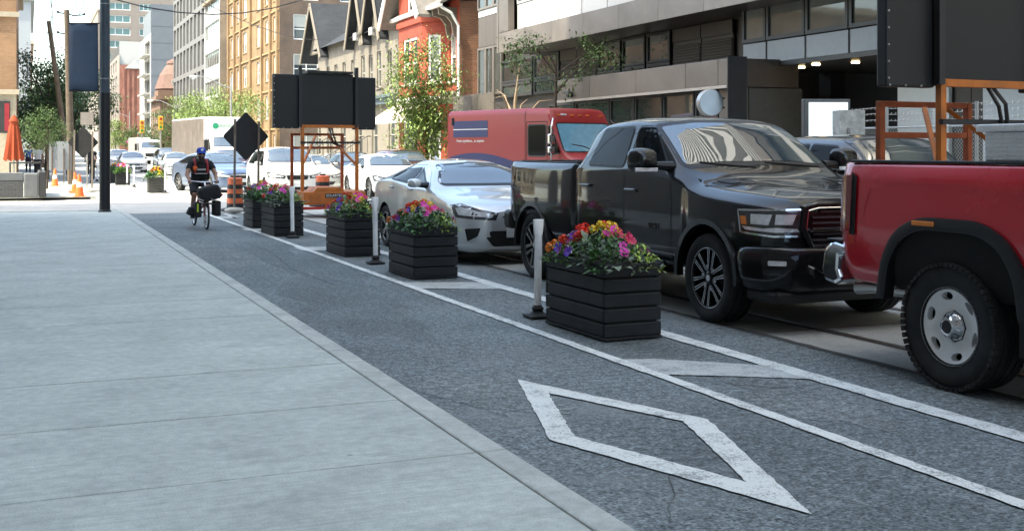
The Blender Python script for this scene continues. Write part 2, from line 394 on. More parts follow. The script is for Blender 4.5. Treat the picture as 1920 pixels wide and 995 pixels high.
# the diamond
out_ = [G(*p) for p in ((970.7, 713), (1327.7, 788), (1523, 966.5), (1030, 826))]
inn_ = [G(*p) for p in ((1027, 738), (1281, 791), (1399.5, 905.5), (1078, 820))]
ro, ri = [], []
r_ = random.Random(5)
for i in range(4):
    n = 26
    for k in range(n):
        for (L_, S_) in ((out_, ro), (inn_, ri)):
            p = L_[i].lerp(L_[(i + 1) % 4], k / n); S_.append((p.x + r_.uniform(-.006, .006), p.y + r_.uniform(-.006, .006), .0085))
n = len(ro); b_ = MB(); b_.add(ro + ri, [(i, n + i, n + (i + 1) % n, (i + 1) % n) for i in range(n)]); b_.build('painted_diamond', M_PAINT, ROAD)

# near pavement: concrete slabs with open joints, kerb stones along the edge
SLAB = structure(thing('pavement', None, None))
b_ = MB(); b_.box(-3.2, KX - .02, -30, 29.4, -.02, KZ - .04); structure(b_.build('pavement_bed', M_JOINT, SLAB))
ys = [5.145 + 1.256 * k for k in range(-12, 20)]
smesh = {}
r_ = random.Random(11)
for i in range(len(ys) - 1):
    y0, y1 = ys[i], min(ys[i + 1], 29.3)
    if y1 - y0 < .2: continue
    g0 = .024 if (i % 3) == 1 else .012
    b_ = MB(); b_.box(-3.18, KX - .163, 0, y1 - y0 - g0, -.06, 0)
    o = b_.build('paving_slab', M_CONC, SLAB, (0, y0, KZ + r_.uniform(-.001, .001)), bevel=.004)
k_ = MB(); k_.box(-.15, 0, 0, 2.505, -.16, 0); km = k_.mesh('kerb_stone', M_KERB)
y = ys[0]
while y < 29: obj('kerb_stone', km, SLAB, (KX, y, KZ), bevel=.012); y += 2.512
# corner return of the kerb into the side street
b_ = MB(); b_.box(-40, KX, 29.32, 29.5, -.05, KZ); b_.build('kerb_stone', M_KERB, SLAB, bevel=.012)
b_ = MB(); b_.box(-40, -3.2, -30, 29.3, -.05, KZ - .004); b_.build('pavement_bed', M_CONC, SLAB)
# pavement on the far side of the side street, and the one along the opposite side
FARP = structure(thing('pavement', None, None, (0, 38.6, 0)))
y = 0
while y < 60:
    b_ = MB(); b_.box(-6, 1.85, 0, 2.49, -.05, 0); b_.build('paving_slab', M_CONC, FARP, (0, y, KZ), bevel=.004)
    b_ = MB(); b_.box(1.86, 2.02, 0, 2.49, -.15, 0); b_.build('kerb_stone', M_KERB, FARP, (0, y, KZ), bevel=.012); y += 2.5
b_ = MB(); b_.box(-60, 2.02, 60, 400, -.05, KZ - .002); b_.build('pavement_bed', M_CONC, FARP)
b_ = MB(); b_.box(-60, -6, 0, 60, -.05, KZ - .002); b_.build('pavement_bed', M_CONC, FARP)
OPP = structure(thing('pavement', None, None, (14.6, 0, 0)))
b_ = MB(); b_.box(.16, 40, -60, 400, -.05, KZ); b_.build('pavement_bed', M_CONC, OPP)
for i in range(40):
    b_ = MB(); b_.box(0, .155, 0, 2.99, -.1, .005); b_.build('kerb_stone', M_KERB, OPP, (0, -20 + 3 * i, KZ), bevel=.012)
# ---------------------------------------------------------------- buildings
def yx(x, X): return onX(x, X)[0]
M_GL = glass_mat('window_glass', (.035, .042, .045), .6, blind=None)
M_GLB = glass_mat('window_glass_blinds', (.04, .046, .05), .5, blind=(.30, .29, .26))
M_GLT = glass_mat('window_glass_teal', (.06, .14, .14), .4)
M_GLG = glass_mat('shopfront_glass', (.045, .055, .05), .5, rough=.02, ior=3.0)
M_GLBACK = glass_mat('office_glass', (.10, .11, .10), .5, rough=.04, ior=1.7)
M_WHT = mat('white_window_paint', (.72, .71, .68), .5, var=.06)
M_DKF = mat('dark_frame', (.035, .033, .032), .45, var=.2)
M_INNER = mat('filler_dark', (.06, .058, .055), .9)
WM = {}
def rot(a, x, y): c, s = math.cos(a), math.sin(a); return Vector((c * x - s * y, s * x + c * y, 0))
def wall(B, O, ang, W, H, ops, m, depth=.22, name='wall', z0=0):
    "wall panel with real openings; local x along, z up, y into the building"
    xs = sorted({0, W} | {min(max(v, 0), W) for o in ops for v in o[:2]}); zs = sorted({z0, H} | {min(max(v, z0), H) for o in ops for v in o[2:4]})
    b_ = MB(); idx = {}
    def vid(x, z):
        if (x, z) not in idx: idx[x, z] = len(b_.v); b_.v.append((x, 0, z))
        return idx[x, z]
    for i in range(len(xs) - 1):
        for j in range(len(zs) - 1):
            cx, cz = (xs[i] + xs[i + 1]) / 2, (zs[j] + zs[j + 1]) / 2
            if any(o[0] < cx < o[1] and o[2] < cz < o[3] for o in ops): continue
            b_.f.append((vid(xs[i], zs[j]), vid(xs[i + 1], zs[j]), vid(xs[i + 1], zs[j + 1]), vid(xs[i], zs[j + 1]))); b_.mi.append(0)
    for (a, c, d, e) in [o[:4] for o in ops]:
        y = depth
        b_.quad((a, 0, d), (a, y, d), (a, y, e), (a, 0, e)); b_.quad((c, 0, d), (c, 0, e), (c, y, e), (c, y, d))
        b_.quad((a, 0, d), (c, 0, d), (c, y, d), (a, y, d)); b_.quad((a, 0, e), (a, y, e), (c, y, e), (c, 0, e))
    return b_.build(name, m, B, O, ang)
def window(B, O, ang, x0, x1, z0, z1, depth=.16, fr=M_WHT, gl=M_GL, mx=(), mz=(), fw=.07, sill=None, name='window'):
    w_, h_ = round(x1 - x0, 2), round(z1 - z0, 2); key = (w_, h_, fr.name, gl.name, tuple(mx), tuple(mz), fw)
    if key not in WM:
        f = MB(); d = .05
        f.box(0, fw, -d, d, 0, h_); f.box(w_ - fw, w_, -d, d, 0, h_); f.box(fw, w_ - fw, -d, d, 0, fw); f.box(fw, w_ - fw, -d, d, h_ - fw, h_)
        for q in mx: f.box(w_ * q - fw * .35, w_ * q + fw * .35, -d * .8, d * .8, fw, h_ - fw)
        for q in mz: f.box(fw, w_ - fw, -d * .7, d * .7, h_ * q - fw * .35, h_ * q + fw * .35)
        p = MB(); p.box(fw * .5, w_ - fw * .5, .0, .012, fw * .5, h_ - fw * .5)
        WM[key] = (f.mesh(name, fr), p.mesh('pane', gl))
    fm, pm = WM[key]
    wo = obj(name, fm, B, Vector(O) + rot(ang, x0, depth) + Vector((0, 0, z0)), ang)
    obj('pane', pm, wo)
    if sill is not None:
        s = MB(); s.box(-.08, w_ + .08, -depth - .07, -depth + .15, -.10, -.003); s.build('sill', sill, wo)
    return wo
def core(B, x0, x1, y0, y1, z0, z1, m, name='filler_core'): b_ = MB(); b_.box(x0, x1, y0, y1, z0, z1); return b_.build(name, m, B)  # solid box added inside a building so no light leaks through
LEFT_N = -math.pi / 2          # wall facing -X: local x runs towards -Y
# ---- ochre warehouse with brown end wall
OC = brick_mat('ochre_brick', (.265, .168, .08), (.215, .136, .064), (.21, .145, .09))
BRN = brick_mat('brown_brick', (.085, .055, .04), (.12, .075, .05), (.10, .085, .07))
OCT = mat('ochre_stone', (.30, .20, .10), .8, var=.2)
Y0, Y1 = yx(524, 20), yx(429, 20)
B = thing('warehouse', 'tall ochre brick warehouse with white sash windows and a dark brown end wall', 'building', (20, Y1, 0))
L = Y1 - Y0; ops = []; fl = 3.43
cols = [Y1 - yx(c, 20) for c in (435.5, 447, 459, 484.6, 501.2, 516.5)]
for r_ in range(6):
    for c in cols: ops.append((c - .95, c + .95, .9 + fl * r_, 2.95 + fl * r_))
    c = Y1 - yx(469, 20); ops.append((c - .6, c + .6, 2.6 + fl * r_, 4.6 + fl * r_))
wall(B, (0, 0, 0), LEFT_N, L, 23, ops, OC)
for o in ops: window(B, (0, 0, 0), LEFT_N, *o, gl=M_GLB, mx=(.5,), mz=(.5,), fw=.13, sill=OCT)
for i, c in enumerate([0.35] + [(a + b) / 2 for a, b in zip(cols, cols[1:])] + [L - .45]):
    b_ = MB(); b_.box(-.22, -.004, -c - .28, -c + .28, 0, 22.4); b_.build('pilaster', OC, B)
for r_ in range(6):
    b_ = MB(); b_.box(-.12, -.006, -L, 0, 3.3 + fl * r_, 3.46 + fl * r_); b_.build('string_course', OCT, B)
sops = [(1.2 + 4.1 * k, 3.4 + 4.1 * k, .8 + fl * r_, 3.0 + fl * r_) for k in range(3) for r_ in range(7)]
wall(B, (0, -L, 0), 0, 15, 24.5, sops, BRN)
for o in sops: window(B, (0, -L, 0), 0, *o, gl=M_GLB, mx=(.52,), mz=(.42,), fw=.1)
core(B, .28, 14.9, -L + .28, -.1, 0, 22.8, M_INNER)
# ---- white office with ribbon windows
TAN = brick_mat('tan_brick', (.30, .22, .15), (.26, .19, .13), (.25, .2, .15))
WPN = mat('white_spandrel', (.38, .37, .345), .6, var=.05)
Y0, Y1 = yx(412, 19.6), yx(383, 19.6); L = Y1 - Y0
B = thing('office_building', 'narrow office block with white spandrels and ribbon windows', 'building', (19.6, Y1, 0))
ops = [(.6, L - .5, 1.2 + 3.3 * r_, 2.9 + 3.3 * r_) for r_ in range(6)]
wall(B, (0, 0, 0), LEFT_N, L, 18.4, ops, WPN)
for o in ops: window(B, (0, 0, 0), LEFT_N, *o, fr=mat('alu_frame', (.42, .41, .38), .5, .3), gl=M_GLBACK, mx=[k / 8 for k in range(1, 8)], fw=.09)
wall(B, (0, -L, 0), 0, 12, 18.6, [], TAN); core(B, .3, 11.9, -L + .05, -.05, 0, 18.3, M_INNER)
b_ = MB(); b_.box(-.25, 12, -L - .1, .1, 18.65, 18.95); b_.build('cornice', TAN, B)
# ---- grey curtain-wall block
GRY = mat('grey_cladding', (.155, .148, .142), .65, var=.12, vscale=1.2)
Y0, Y1 = yx(384.5, 19.8), yx(325, 19.8); L = Y1 - Y0
B = thing('office_building', 'grey clad office block with a tall grid of dark windows', 'building', (19.8, Y1, 0))
nb = 9; ops = []
for r_ in range(7):
    for c in range(nb):
        x = L * (c + .14) / nb; ops.append((x, x + L / nb * .72, .7 + 3.75 * r_, 3.85 + 3.75 * r_))
wall(B, (0, 0, 0), LEFT_N, L, 28, ops, GRY, .4)
for o in ops: window(B, (0, 0, 0), LEFT_N, *o, depth=.33, fr=mat('grey_frame', (.28, .28, .28), .5, .2), gl=M_GL, mx=(.5,), mz=(.28,), fw=.12)
wall(B, (0, -L, 0), 0, 20, 28, [], GRY); core(B, .5, 19.9, -L + .1, -.1, 0, 27.5, M_INNER)
# ---- domed victorian bank
BRS = mat('brown_stone', (.20, .125, .085), .85, var=.25, vscale=1.5, bump=.4, bscale=5)
DOME = mat('dome_slate', (.15, .085, .065), .7, var=.25, vscale=2)
B = thing('bank_building', 'brown stone corner bank with a faceted dome and round dormer', 'building', (18.2, 190, 0))
ops = [(1 + 3 * k, 2.5 + 3 * k, z, z + 2.4) for k in range(4) for z in (1, 5.2)]
wall(B, (0, 0, 0), LEFT_N, 13, 9, ops, BRS)
for o in ops: window(B, (0, 0, 0), LEFT_N, *o, mx=(.5,), mz=(.6,), fw=.12)
wall(B, (0, -13, 0), 0, 12, 9, [], BRS); core(B, .3, 11.9, -12.9, -.1, 0, 8.9, M_INNER)
b_ = MB(); b_.box(-.6, 12, -13.6, .3, 9.01, 9.5); b_.box(-.3, 5, -13.3, -8, 9.5, 10.4); b_.build('cornice', BRS, B)
b_ = MB(); b_.lathe([(2.6, 9.45), (2.6, 10.6), (2.85, 10.7), (2.5, 11.6), (2.1, 12.8), (1.45, 13.9), (1.0, 14.4), (1.15, 14.5), (1.0, 14.9), (.1, 15.3)], 8, c=(2.3, -10.6, 0)); dm = b_.build('dome', DOME, B)
b_ = MB(); b_.lathe([(.5, -.25), (.62, -.25), (.62, .1), (.5, .1)], 14, 'y', (2.3, -13.0, 11.6), close=True); b_.build('dormer_ring', WPN, dm)
b_ = MB(); b_.lathe([(.5, 0), (.5, .05)], 14, 'y', (2.3, -13.1, 11.6)); b_.build('pane', M_GL, dm)
# ---- slim grey tower
TWR = mat('tower_grey', (.13, .142, .155), .6, var=.07, vscale=.8)
Y0, Y1 = yx(283, 20), yx(262, 20); L = Y1 - Y0
B = thing('apartment_tower', 'slim grey tower with a windowless flank and stacked white balconies', 'building', (20, Y1, 0))
ops = [(L * .45, L - 2, 1.5 + 3.4 * r_, 4.0 + 3.4 * r_) for r_ in range(6)]
wall(B, (0, 0, 0), LEFT_N, L, 22, ops, WPN, .6)
for o in ops:
    window(B, (0, 0, 0), LEFT_N, *o, depth=.5, fr=GRY, gl=M_GL, mx=(.33, .66), fw=.15)
    b_ = MB(); b_.box(-1.2, -.01, -o[1] - .4, -o[0] + .4, o[2] - .35, o[2] - .1); b_.build('balcony_slab', WPN, B)
wall(B, (0, -L, 0), 0, 9, 27, [], TWR); core(B, .7, 8.9, -L + .1, -.1, 0, 26.9, TWR)
for k in range(9): b_ = MB(); b_.box(0.02, 8.9, -L - .03, -L - .003, 2.9 + 2.9 * k, 2.96 + 2.9 * k); b_.build('panel_joint', GRY, B)
# ---- red brick block with white attic
RBR = brick_mat('red_brick', (.26, .085, .055), (.20, .07, .045), (.25, .16, .12))
BGE = mat('beige_stone', (.23, .195, .165), .8, var=.1, vscale=.5)
Y0, Y1 = yx(224, 20), yx(203, 20); L = Y1 - Y0
B = thing('brick_building', 'red brick block with a pale pilastered attic storey far down the street', 'building', (20, Y1, 0))
ops = [(3 + 8 * k, 8 + 8 * k, 1.5 + 3.8 * r_, 4.1 + 3.8 * r_) for k in range(int((L - 4) // 8)) for r_ in range(6)]
wall(B, (0, 0, 0), LEFT_N, L, 24, ops, BGE, .4)
for o in ops: window(B, (0, 0, 0), LEFT_N, *o, depth=.3, mx=(.33, .66), mz=(.5,), fw=.16)
wall(B, (0, -L, 0), 0, 11, 21.5, [], RBR)
for k in range(4): b_ = MB(); b_.box(.6 + 1.1 * k, 1.1 + 1.1 * k, -L - .25, -L - .004, 0, 20.5); b_.build('pilaster', RBR, B)
b_ = MB(); b_.add([(1.2, -L - .5, 20.6), (5.4, -L - .5, 20.6), (3.3, -L - .5, 22.8), (1.2, -L + .2, 20.6), (5.4, -L + .2, 20.6), (3.3, -L + .2, 22.8)], [(0, 1, 2), (3, 5, 4), (0, 2, 5, 3), (1, 4, 5, 2), (0, 3, 4, 1)]); b_.build('pediment', WPN, B)
ops = [(4.6, 9.6, 22.6, 25.6)]
wall(B, (0, -L + .6, 0), 0, 11, 27, ops, WPN, z0=21.4); window(B, (0, -L + .6, 0), 0, *ops[0], mx=(.33, .66), mz=(.4,), fw=.2)
core(B, .6, 10.9, -L + .9, -.1, 0, 26.8, M_INNER)
# ---- beige high-rise behind it
B = thing('apartment_tower', 'beige concrete high-rise with teal window bands behind the grey tower', 'building', (20.3, 335, 0))
ops = []
for r_ in range(17):
    for (a, c) in ((.3, 6.3), (8.6, 12.2), (13.8, 15.2), (17.5, 19.5), (20.5, 24)): ops.append((a, c, 1.8 + 3.55 * r_ * .985, 3.9 + 3.55 * r_ * .985))
wall(B, (0, 0, 0), 0, 25, 62, ops, BGE, .5)
for o in ops: window(B, (0, 0, 0), 0, *o, depth=.35, gl=M_GLT, mx=(.33, .66) if o[1] - o[0] > 3 else (.5,), fw=.22)
core(B, .1, 24.9, .6, 25, 0, 61.5, BGE)
# ---- cream gabled terrace
CRM = mat('cream_render', (.195, .172, .140), .85, var=.18, vscale=1.4, bump=.2, bscale=6)
CRT = mat('cream_trim', (.20, .172, .135), .75, var=.15)
GRP = mat('grey_shop_paint', (.24, .26, .29), .7, var=.1)
SLT = brick_mat('slate_roof', (.018, .021, .026), (.026, .03, .035), (.012, .012, .015), .3, .16, .85)
X = 19.5; Y0, Y1 = yx(748, X), yx(596, X); L = Y1 - Y0
B = thing('terrace_house', 'cream rendered terrace with three steep gables and a slate roof', 'house', (X, Y1, 0))
gab = [(Y1 - 82.2, 5.6, 12.2), (Y1 - 70.2, 3.5, 12.4), (Y1 - 66.6, 3.4, 12.6)]
ops = []
for gx, gw, gz in gab:
    ops.append((gx - .45, gx + .45, 5.3, 7.5))
for yy in (79.2, 77.0, 74.8, 72.6, 68.4, 64.4): ops.append((Y1 - yy - .42, Y1 - yy + .42, 5.3, 7.4))
for yy in (82.0, 78.8, 75.0, 71.0, 67.5, 64.0): ops.append((Y1 - yy - .6, Y1 - yy + .6, 1.2, 3.7))
ops = [o for o in ops]
wall(B, (0, 0, 0), LEFT_N, L, 8.9, ops, CRM)
for o in ops: window(B, (0, 0, 0), LEFT_N, *o, fr=mat('aged_frame', (.36, .34, .30), .7), gl=M_GL, mz=(.5,), fw=.09, sill=CRT)
core(B, .3, 11, -L + .05, -.05, 0, 8.8, CRM)
b_ = MB(); b_.add([(-.5, -L, 8.7), (5.5, -L, 12.4), (11, -L, 8.7), (-.5, 0, 8.7), (5.5, 0, 12.4), (11, 0, 8.7)], [(0, 1, 4, 3), (1, 2, 5, 4), (0, 2, 1), (3, 4, 5)]); b_.build('roof', SLT, B)
b_ = MB(); b_.box(-.38, -.01, -L, 0, 4.25, 4.6); b_.box(-.55, -.01, -L, 0, 4.6, 4.78); b_.build('cornice', mat('slate_blue_paint', (.10, .13, .15), .6), B)
b_ = MB(); b_.box(-.06, -.003, -L, 0, 0, 1.15); b_.build('plinth', GRP, B)
for k, (gx, gw, gz) in enumerate(gab):
    hw = gw / 2; ez = 8.6; yc = -gx
    b_ = MB(); b_.add([(-.02, yc + hw, ez), (-.02, yc - hw, ez), (-.02, yc, gz - .15), (.2, yc + hw, ez), (.2, yc - hw, ez), (.2, yc, gz - .15)], [(0, 1, 2), (3, 5, 4), (0, 3, 4, 1), (1, 4, 5, 2), (2, 5, 3, 0)]); gw_ = b_.build('gable', CRM, B)
    b_ = MB()
    for s in (-1, 1):
        a = Vector((-.6, yc + s * (hw + .35), ez - .45)); p = Vector((-.6, yc, gz)); e = Vector((6, yc, gz)); q = Vector((6, yc + s * (hw + .35), ez - .45)); t = Vector((0, 0, -.14))
        vs = [a, p, e, q, a + t, p + t, e + t, q + t]
        b_.add(vs, [(0, 1, 2, 3) if s > 0 else (3, 2, 1, 0), (7, 6, 5, 4) if s > 0 else (4, 5, 6, 7), (0, 4, 5, 1), (3, 7, 4, 0), (2, 6, 7, 3)])
    b_.build('roof', SLT, B)
    b_ = MB()
    for s in (-1, 1):
        b_.bar((-.64, yc + s * (hw + .36), ez - .62), (-.64, yc, gz - .12), .07, .3)
    b_.build('barge_board', CRT, B)
    b_ = MB(); b_.box(-.09, -.03, yc - .3, yc + .3, 9.0, 10.1); go = b_.build('window', mat('aged_frame', (.36, .34, .30)), B)
    b_ = MB(); b_.box(-.1, -.092, yc - .22, yc + .22, 9.08, 10.0); b_.build('pane', M_GL, go)
    if k: b_ = MB(); b_.box(-.55, -.05, yc - .36, yc + .34, 8.45, 8.9); b_.build('air_conditioner', mat('ac_grey', (.35, .34, .32), .6), B)
b_ = MB(); b_.lathe([(.04, 0), (.32, .05), (.45, .14), (.43, .14), (.3, .08), (.05, .03)], 16, 'x', (-.75, -(Y1 - 65.6), 5.4)); b_.bar((-.7, -(Y1 - 65.6), 5.4), (0, -(Y1 - 65.6), 5.1), .05); b_.build('satellite_dish', mat('dish_grey', (.16, .15, .15), .5), B)
for yy in (77.5, 68.9):                                   # front steps with black railings
    b_ = MB()
    for k in range(6): b_.box(-2.4 + .38 * k, -.05, -(Y1 - yy) - .75, -(Y1 - yy) + .75, .12 + .2 * k, .12 + .2 * (k + 1))
    st_ = b_.build('front_steps', GRP, B)
    for s in (-.8, .8):
        b_ = MB(); yv = -(Y1 - yy) + s
        b_.tube([(-2.5, yv, 1.15), (-.3, yv, 2.4), (-.05, yv, 2.4)], .035, 6)
        for k in range(8): q = k / 7; b_.tube([(-2.5 + 2.2 * q, yv, .2 + 1.2 * q), (-2.5 + 2.2 * q, yv, 1.15 + 1.25 * q)], .018, 5)
        b_.build('railing', M_DKF, st_)
# ---- red painted house
RED = brick_mat('red_painted_brick', (.36, .06, .03), (.31, .05, .027), (.27, .05, .028), .22, .075, .75, .18)
ORB = brick_mat('orange_brick', (.27, .11, .055), (.18, .075, .04), (.25, .18, .13), .24, .085, .9, .3)
X = 19.5; Y0, Y1 = yx(862, X), yx(748, X); L = Y1 - Y0
B = thing('red_house', 'red painted brick house with a two-storey bay and white window trim', 'house', (X, Y1, 0))
ops = [(.6, 1.5, 5.0, 7.3), (L - 1.5, L - .55, 5.0, 7.4), (.6, 1.6, 1.2, 3.6), (L - 1.7, L - .5, 1.0, 3.6)]
wall(B, (0, 0, 0), LEFT_N, L, 9.0, ops, RED)
for o in ops: window(B, (0, 0, 0), LEFT_N, *o, gl=M_GLB, mz=(.5,), fw=.12, sill=M_WHT)
bx0, bx1, bd = 2.3, L - 1.9, 1.0                            # the bay: two splayed cheeks and a front
fa = [((0, -bx0), (-bd, -bx0 - .9)), ((-bd, -bx0 - .9), (-bd, -bx1 + .9)), ((-bd, -bx1 + .9), (0, -bx1))]
for i, (a, c) in enumerate(fa):
    d = Vector(c) - Vector(a); W_ = d.length; ang = math.atan2(d.y, d.x)
    w0 = .8 if i == 1 else .32
    ops = [(W_ / 2 - (W_ / 2 - w0), W_ / 2 + (W_ / 2 - w0), z, z + 2.4) for z in (1.1, 5.0)] + [(W_ / 2 - .45, W_ / 2 + .45, 8.75, 10.3)] * (i == 1)
    wall(B, (*a, 0), ang, W_, 8.4 if i != 1 else 11.2, ops, RED)
    for o in ops: window(B, (*a, 0), ang, *o, depth=.1, gl=M_GL, mz=(.45,), fw=.13, sill=M_WHT)
    for z in (4.0, 8.05): b_ = MB(); b_.box(-.05, W_ + .05, -.12, -.003, z, z + .28); b_.build('string_course', RED if z > 5 else M_WHT, B, (*a, 0), ang)
core(B, .3, 11, -L + .05, -.05, 0, 8.9, ORB); core(B, -.6, .28, -bx1 + .75, -bx0 - .75, 0, 11.0, RED)
yc = -(bx0 + bx1) / 2; hw = (bx1 - bx0) / 2
b_ = MB()
for s in (-1, 1):
    a = Vector((-bd - .7, yc + s * (hw + .5), 8.3)); p = Vector((-bd - .7, yc, 12.6)); e = Vector((7, yc, 12.6)); q = Vector((7, yc + s * (hw + .5), 8.3)); t = Vector((0, 0, -.16))
    b_.add([a, p, e, q, a + t, p + t, e + t, q + t], [(0, 1, 2, 3) if s > 0 else (3, 2, 1, 0), (7, 6, 5, 4) if s > 0 else (4, 5, 6, 7), (0, 4, 5, 1), (3, 7, 4, 0), (2, 6, 7, 3)])
b_.build('roof', mat('grey_shingle', (.16, .145, .13), .85, var=.2, vscale=3), B)
b_ = MB()
for s in (-1, 1): b_.bar((-bd - .74, yc + s * (hw + .5), 8.15), (-bd - .74, yc, 12.5), .08, .34)
b_.build('barge_board', M_WHT, B)
b_ = MB(); b_.add([(-1.1, -L - .3, 8.75), (4.5, -L - .3, 11.9), (4.5, 0, 11.9), (-1.1, 0, 8.75), (-1.1, -L - .3, 8.6), (4.5, -L - .3, 11.75), (4.5, 0, 11.75), (-1.1, 0, 8.6), (11, -L - .3, 8.7), (11, 0, 8.7)], [(0, 1, 2, 3)[::-1], (4, 5, 6, 7), (0, 4, 5, 1)[::-1], (3, 7, 4, 0), (1, 8, 9, 2)[::-1]]); b_.build('roof', mat('grey_shingle', (.16, .145, .13)), B)
b_ = MB(); b_.box(-1.2, -1.0, -L - .3, .05, 8.5, 8.68); b_.build('gutter', M_WHT, B)
b_ = MB(); b_.tube([(-1.05, -L - .2, 8.5), (-.5, -L - .2, 8.2), (-.12, -L - .14, 7.6), (-.12, -L - .14, .2)], .07, 8); b_.build('downpipe', M_WHT, B)
for yy in (-bx1 - .6, -L + .4):                           # scroll brackets under the eave
    b_ = MB(); b_.prism([(-.02, 7.0), (-.02, 8.55), (-1.0, 8.55), (-.95, 8.2), (-.55, 8.1), (-.3, 7.8), (-.2, 7.2)][::-1], yy - .07, yy + .07, 'y'); b_.build('bracket', CRT, B)
wall(B, (0, -L, 0), 0, 11, 8.85, [], ORB)
b_ = MB(); b_.box(-1.5, -.02, -L + .1, -bx1 + .2, 3.85, 4.05); b_.box(-.3, -.02, -L + .1, -bx1 + .2, 4.05, 4.45); b_.build('porch_roof', CRT, B)
b_ = MB(); b_.add([(-2.1, -bx1, 3.3), (-2.1, -bx0, 3.3), (-bd, -bx0, 4.0), (-bd, -bx1, 4.0), (-2.1, -bx1, 2.95), (-2.1, -bx0, 2.95)], [(0, 1, 2, 3), (1, 0, 4, 5)]); b_.build('awning', mat('pink_awning', (.62, .50, .48), .8), B)
NEON = mat('neon_red', (1.0, .22, .16), .4, emit=1.2, var=0)
for i, ch in enumerate('SPA'):
    lettering(ch, .62, NEON, B, frameM((-bd + .02, yc - .02, 6.95 - .58 * i), (0, -1, 0), (0, 0, 1)), ext=.02, offset=.012)
# ---- modern glass-and-bronze building with a projecting box, canopy and car-park mouth
BRZ = mat('bronze_panel', (.200, .172, .150), .36, .40, var=.16, vscale=1.1, rand=.10)
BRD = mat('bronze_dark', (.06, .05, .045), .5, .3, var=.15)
WSP = mat('white_panel', (.52, .51, .495), .5, var=.04, rand=.05)
LOUV = mat('louvre_metal', (.13, .11, .095), .5, .4)
BLK = mat('black_cladding', (.016, .017, .02), .5, var=.2)
PAL = mat('pale_spandrel', (.34, .35, .36), .55, var=.06)
X = 18.5
YA, YB = yx(1392, X), yx(897, X)
B = thing('office_building', 'modern bronze and glass building with a projecting upper box above a canopy', 'building', (X, YB, 0))
def by(px, X_): return yx(px, X_) - YB                      # local y of a photo column on plane X_
def panels(y0, y1, n, x, z0, z1, m, name='panel', t=.06, gap=.012):
    for k in range(n):
        a = y0 + (y1 - y0) * k / n; c = y0 + (y1 - y0) * (k + 1) / n; lo, hi = min(a, c), max(a, c)
        b_ = MB(); b_.box(0, t, 0, hi - lo - gap, 0, z1 - z0); b_.build(name, m, B, (x, lo + gap / 2, z0), bevel=.006)
def glazing(y_hi, y_lo, n, x, z0, z1, gl=M_GLG, fr=M_DKF, mz=(), fw=.09, name='window'):
    W_ = (y_hi - y_lo) / n
    for k in range(n): window(B, (x, y_hi, 0), LEFT_N, k * W_ + .01, (k + 1) * W_ - .01, z0, z1, depth=.0, fr=fr, gl=gl, mz=mz, fw=fw, name=name)
# far bay of glazing by the brick house
zB = onX(915, X)[1]
yf0, yf1 = 0.0, by(942, X)
glazing(yf0, yf1, 3, 0, 3.95, 6.05, M_GLG, BRZ); panels(yf0, yf1, 3, 0, 6.08, 7.4, LOUV); panels(yf0, yf1, 3, 0, 7.42, 7.7, WSP); glazing(yf0, yf1, 3, 0, 7.72, 10.8, M_GL, BRZ, mz=(.35,)); glazing(yf0, yf1, 3, 0, 10.82, 14, M_GL, BRZ, mz=(.35,))
panels(yf0, yf1 - 2, 2, -1.2, 3.1, 3.9, BRZ)
core(B, .15, 14, by(1390, X), -.1, 0, 18, BRD)
# the projecting box
xb = -1.7; yb0 = by(935, X + xb); yb1 = yb0 - 34
zb = hz(100, onX(935, X + xb)[1])
panels(yb0, yb1, 14, xb, zb, zb + .75, BRZ)                      # lower fascia
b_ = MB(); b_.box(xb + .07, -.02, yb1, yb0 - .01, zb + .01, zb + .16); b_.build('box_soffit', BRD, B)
b_ = MB(); b_.box(xb - .01, -.02, yb0 + .005, yb0 + .18, zb, zb + 7); b_.build('box_jamb', BRZ, B)
for k in range(4): b_ = MB(); b_.box(xb, xb + .25, yb0 - .95, yb0 - .003, zb + .77 + 1.6 * k, zb + 2.35 + 1.6 * k); b_.build('panel', BRZ, B, bevel=.006)
panels(yb0 - 1, yb1, 18, xb + .35, zb + .76, zb + 1.75, WSP, gap=.05); glazing(yb0 - 1, yb1, 18, xb + .38, zb + 1.78, zb + 4.6, M_GLBACK, PAL); panels(yb0 - 1, yb1, 18, xb + .35, zb + 4.62, zb + 5.7, WSP); glazing(yb0 - 1, yb1, 18, xb + .38, zb + 5.72, zb + 8, M_GLBACK, PAL)
panels(yb0, yb1, 14, xb, zb + 8.02, zb + 8.9, BRZ); core(B, xb + .6, .14, yb1 + .1, yb0 - .1, zb + .2, zb + 8.7, BRD)
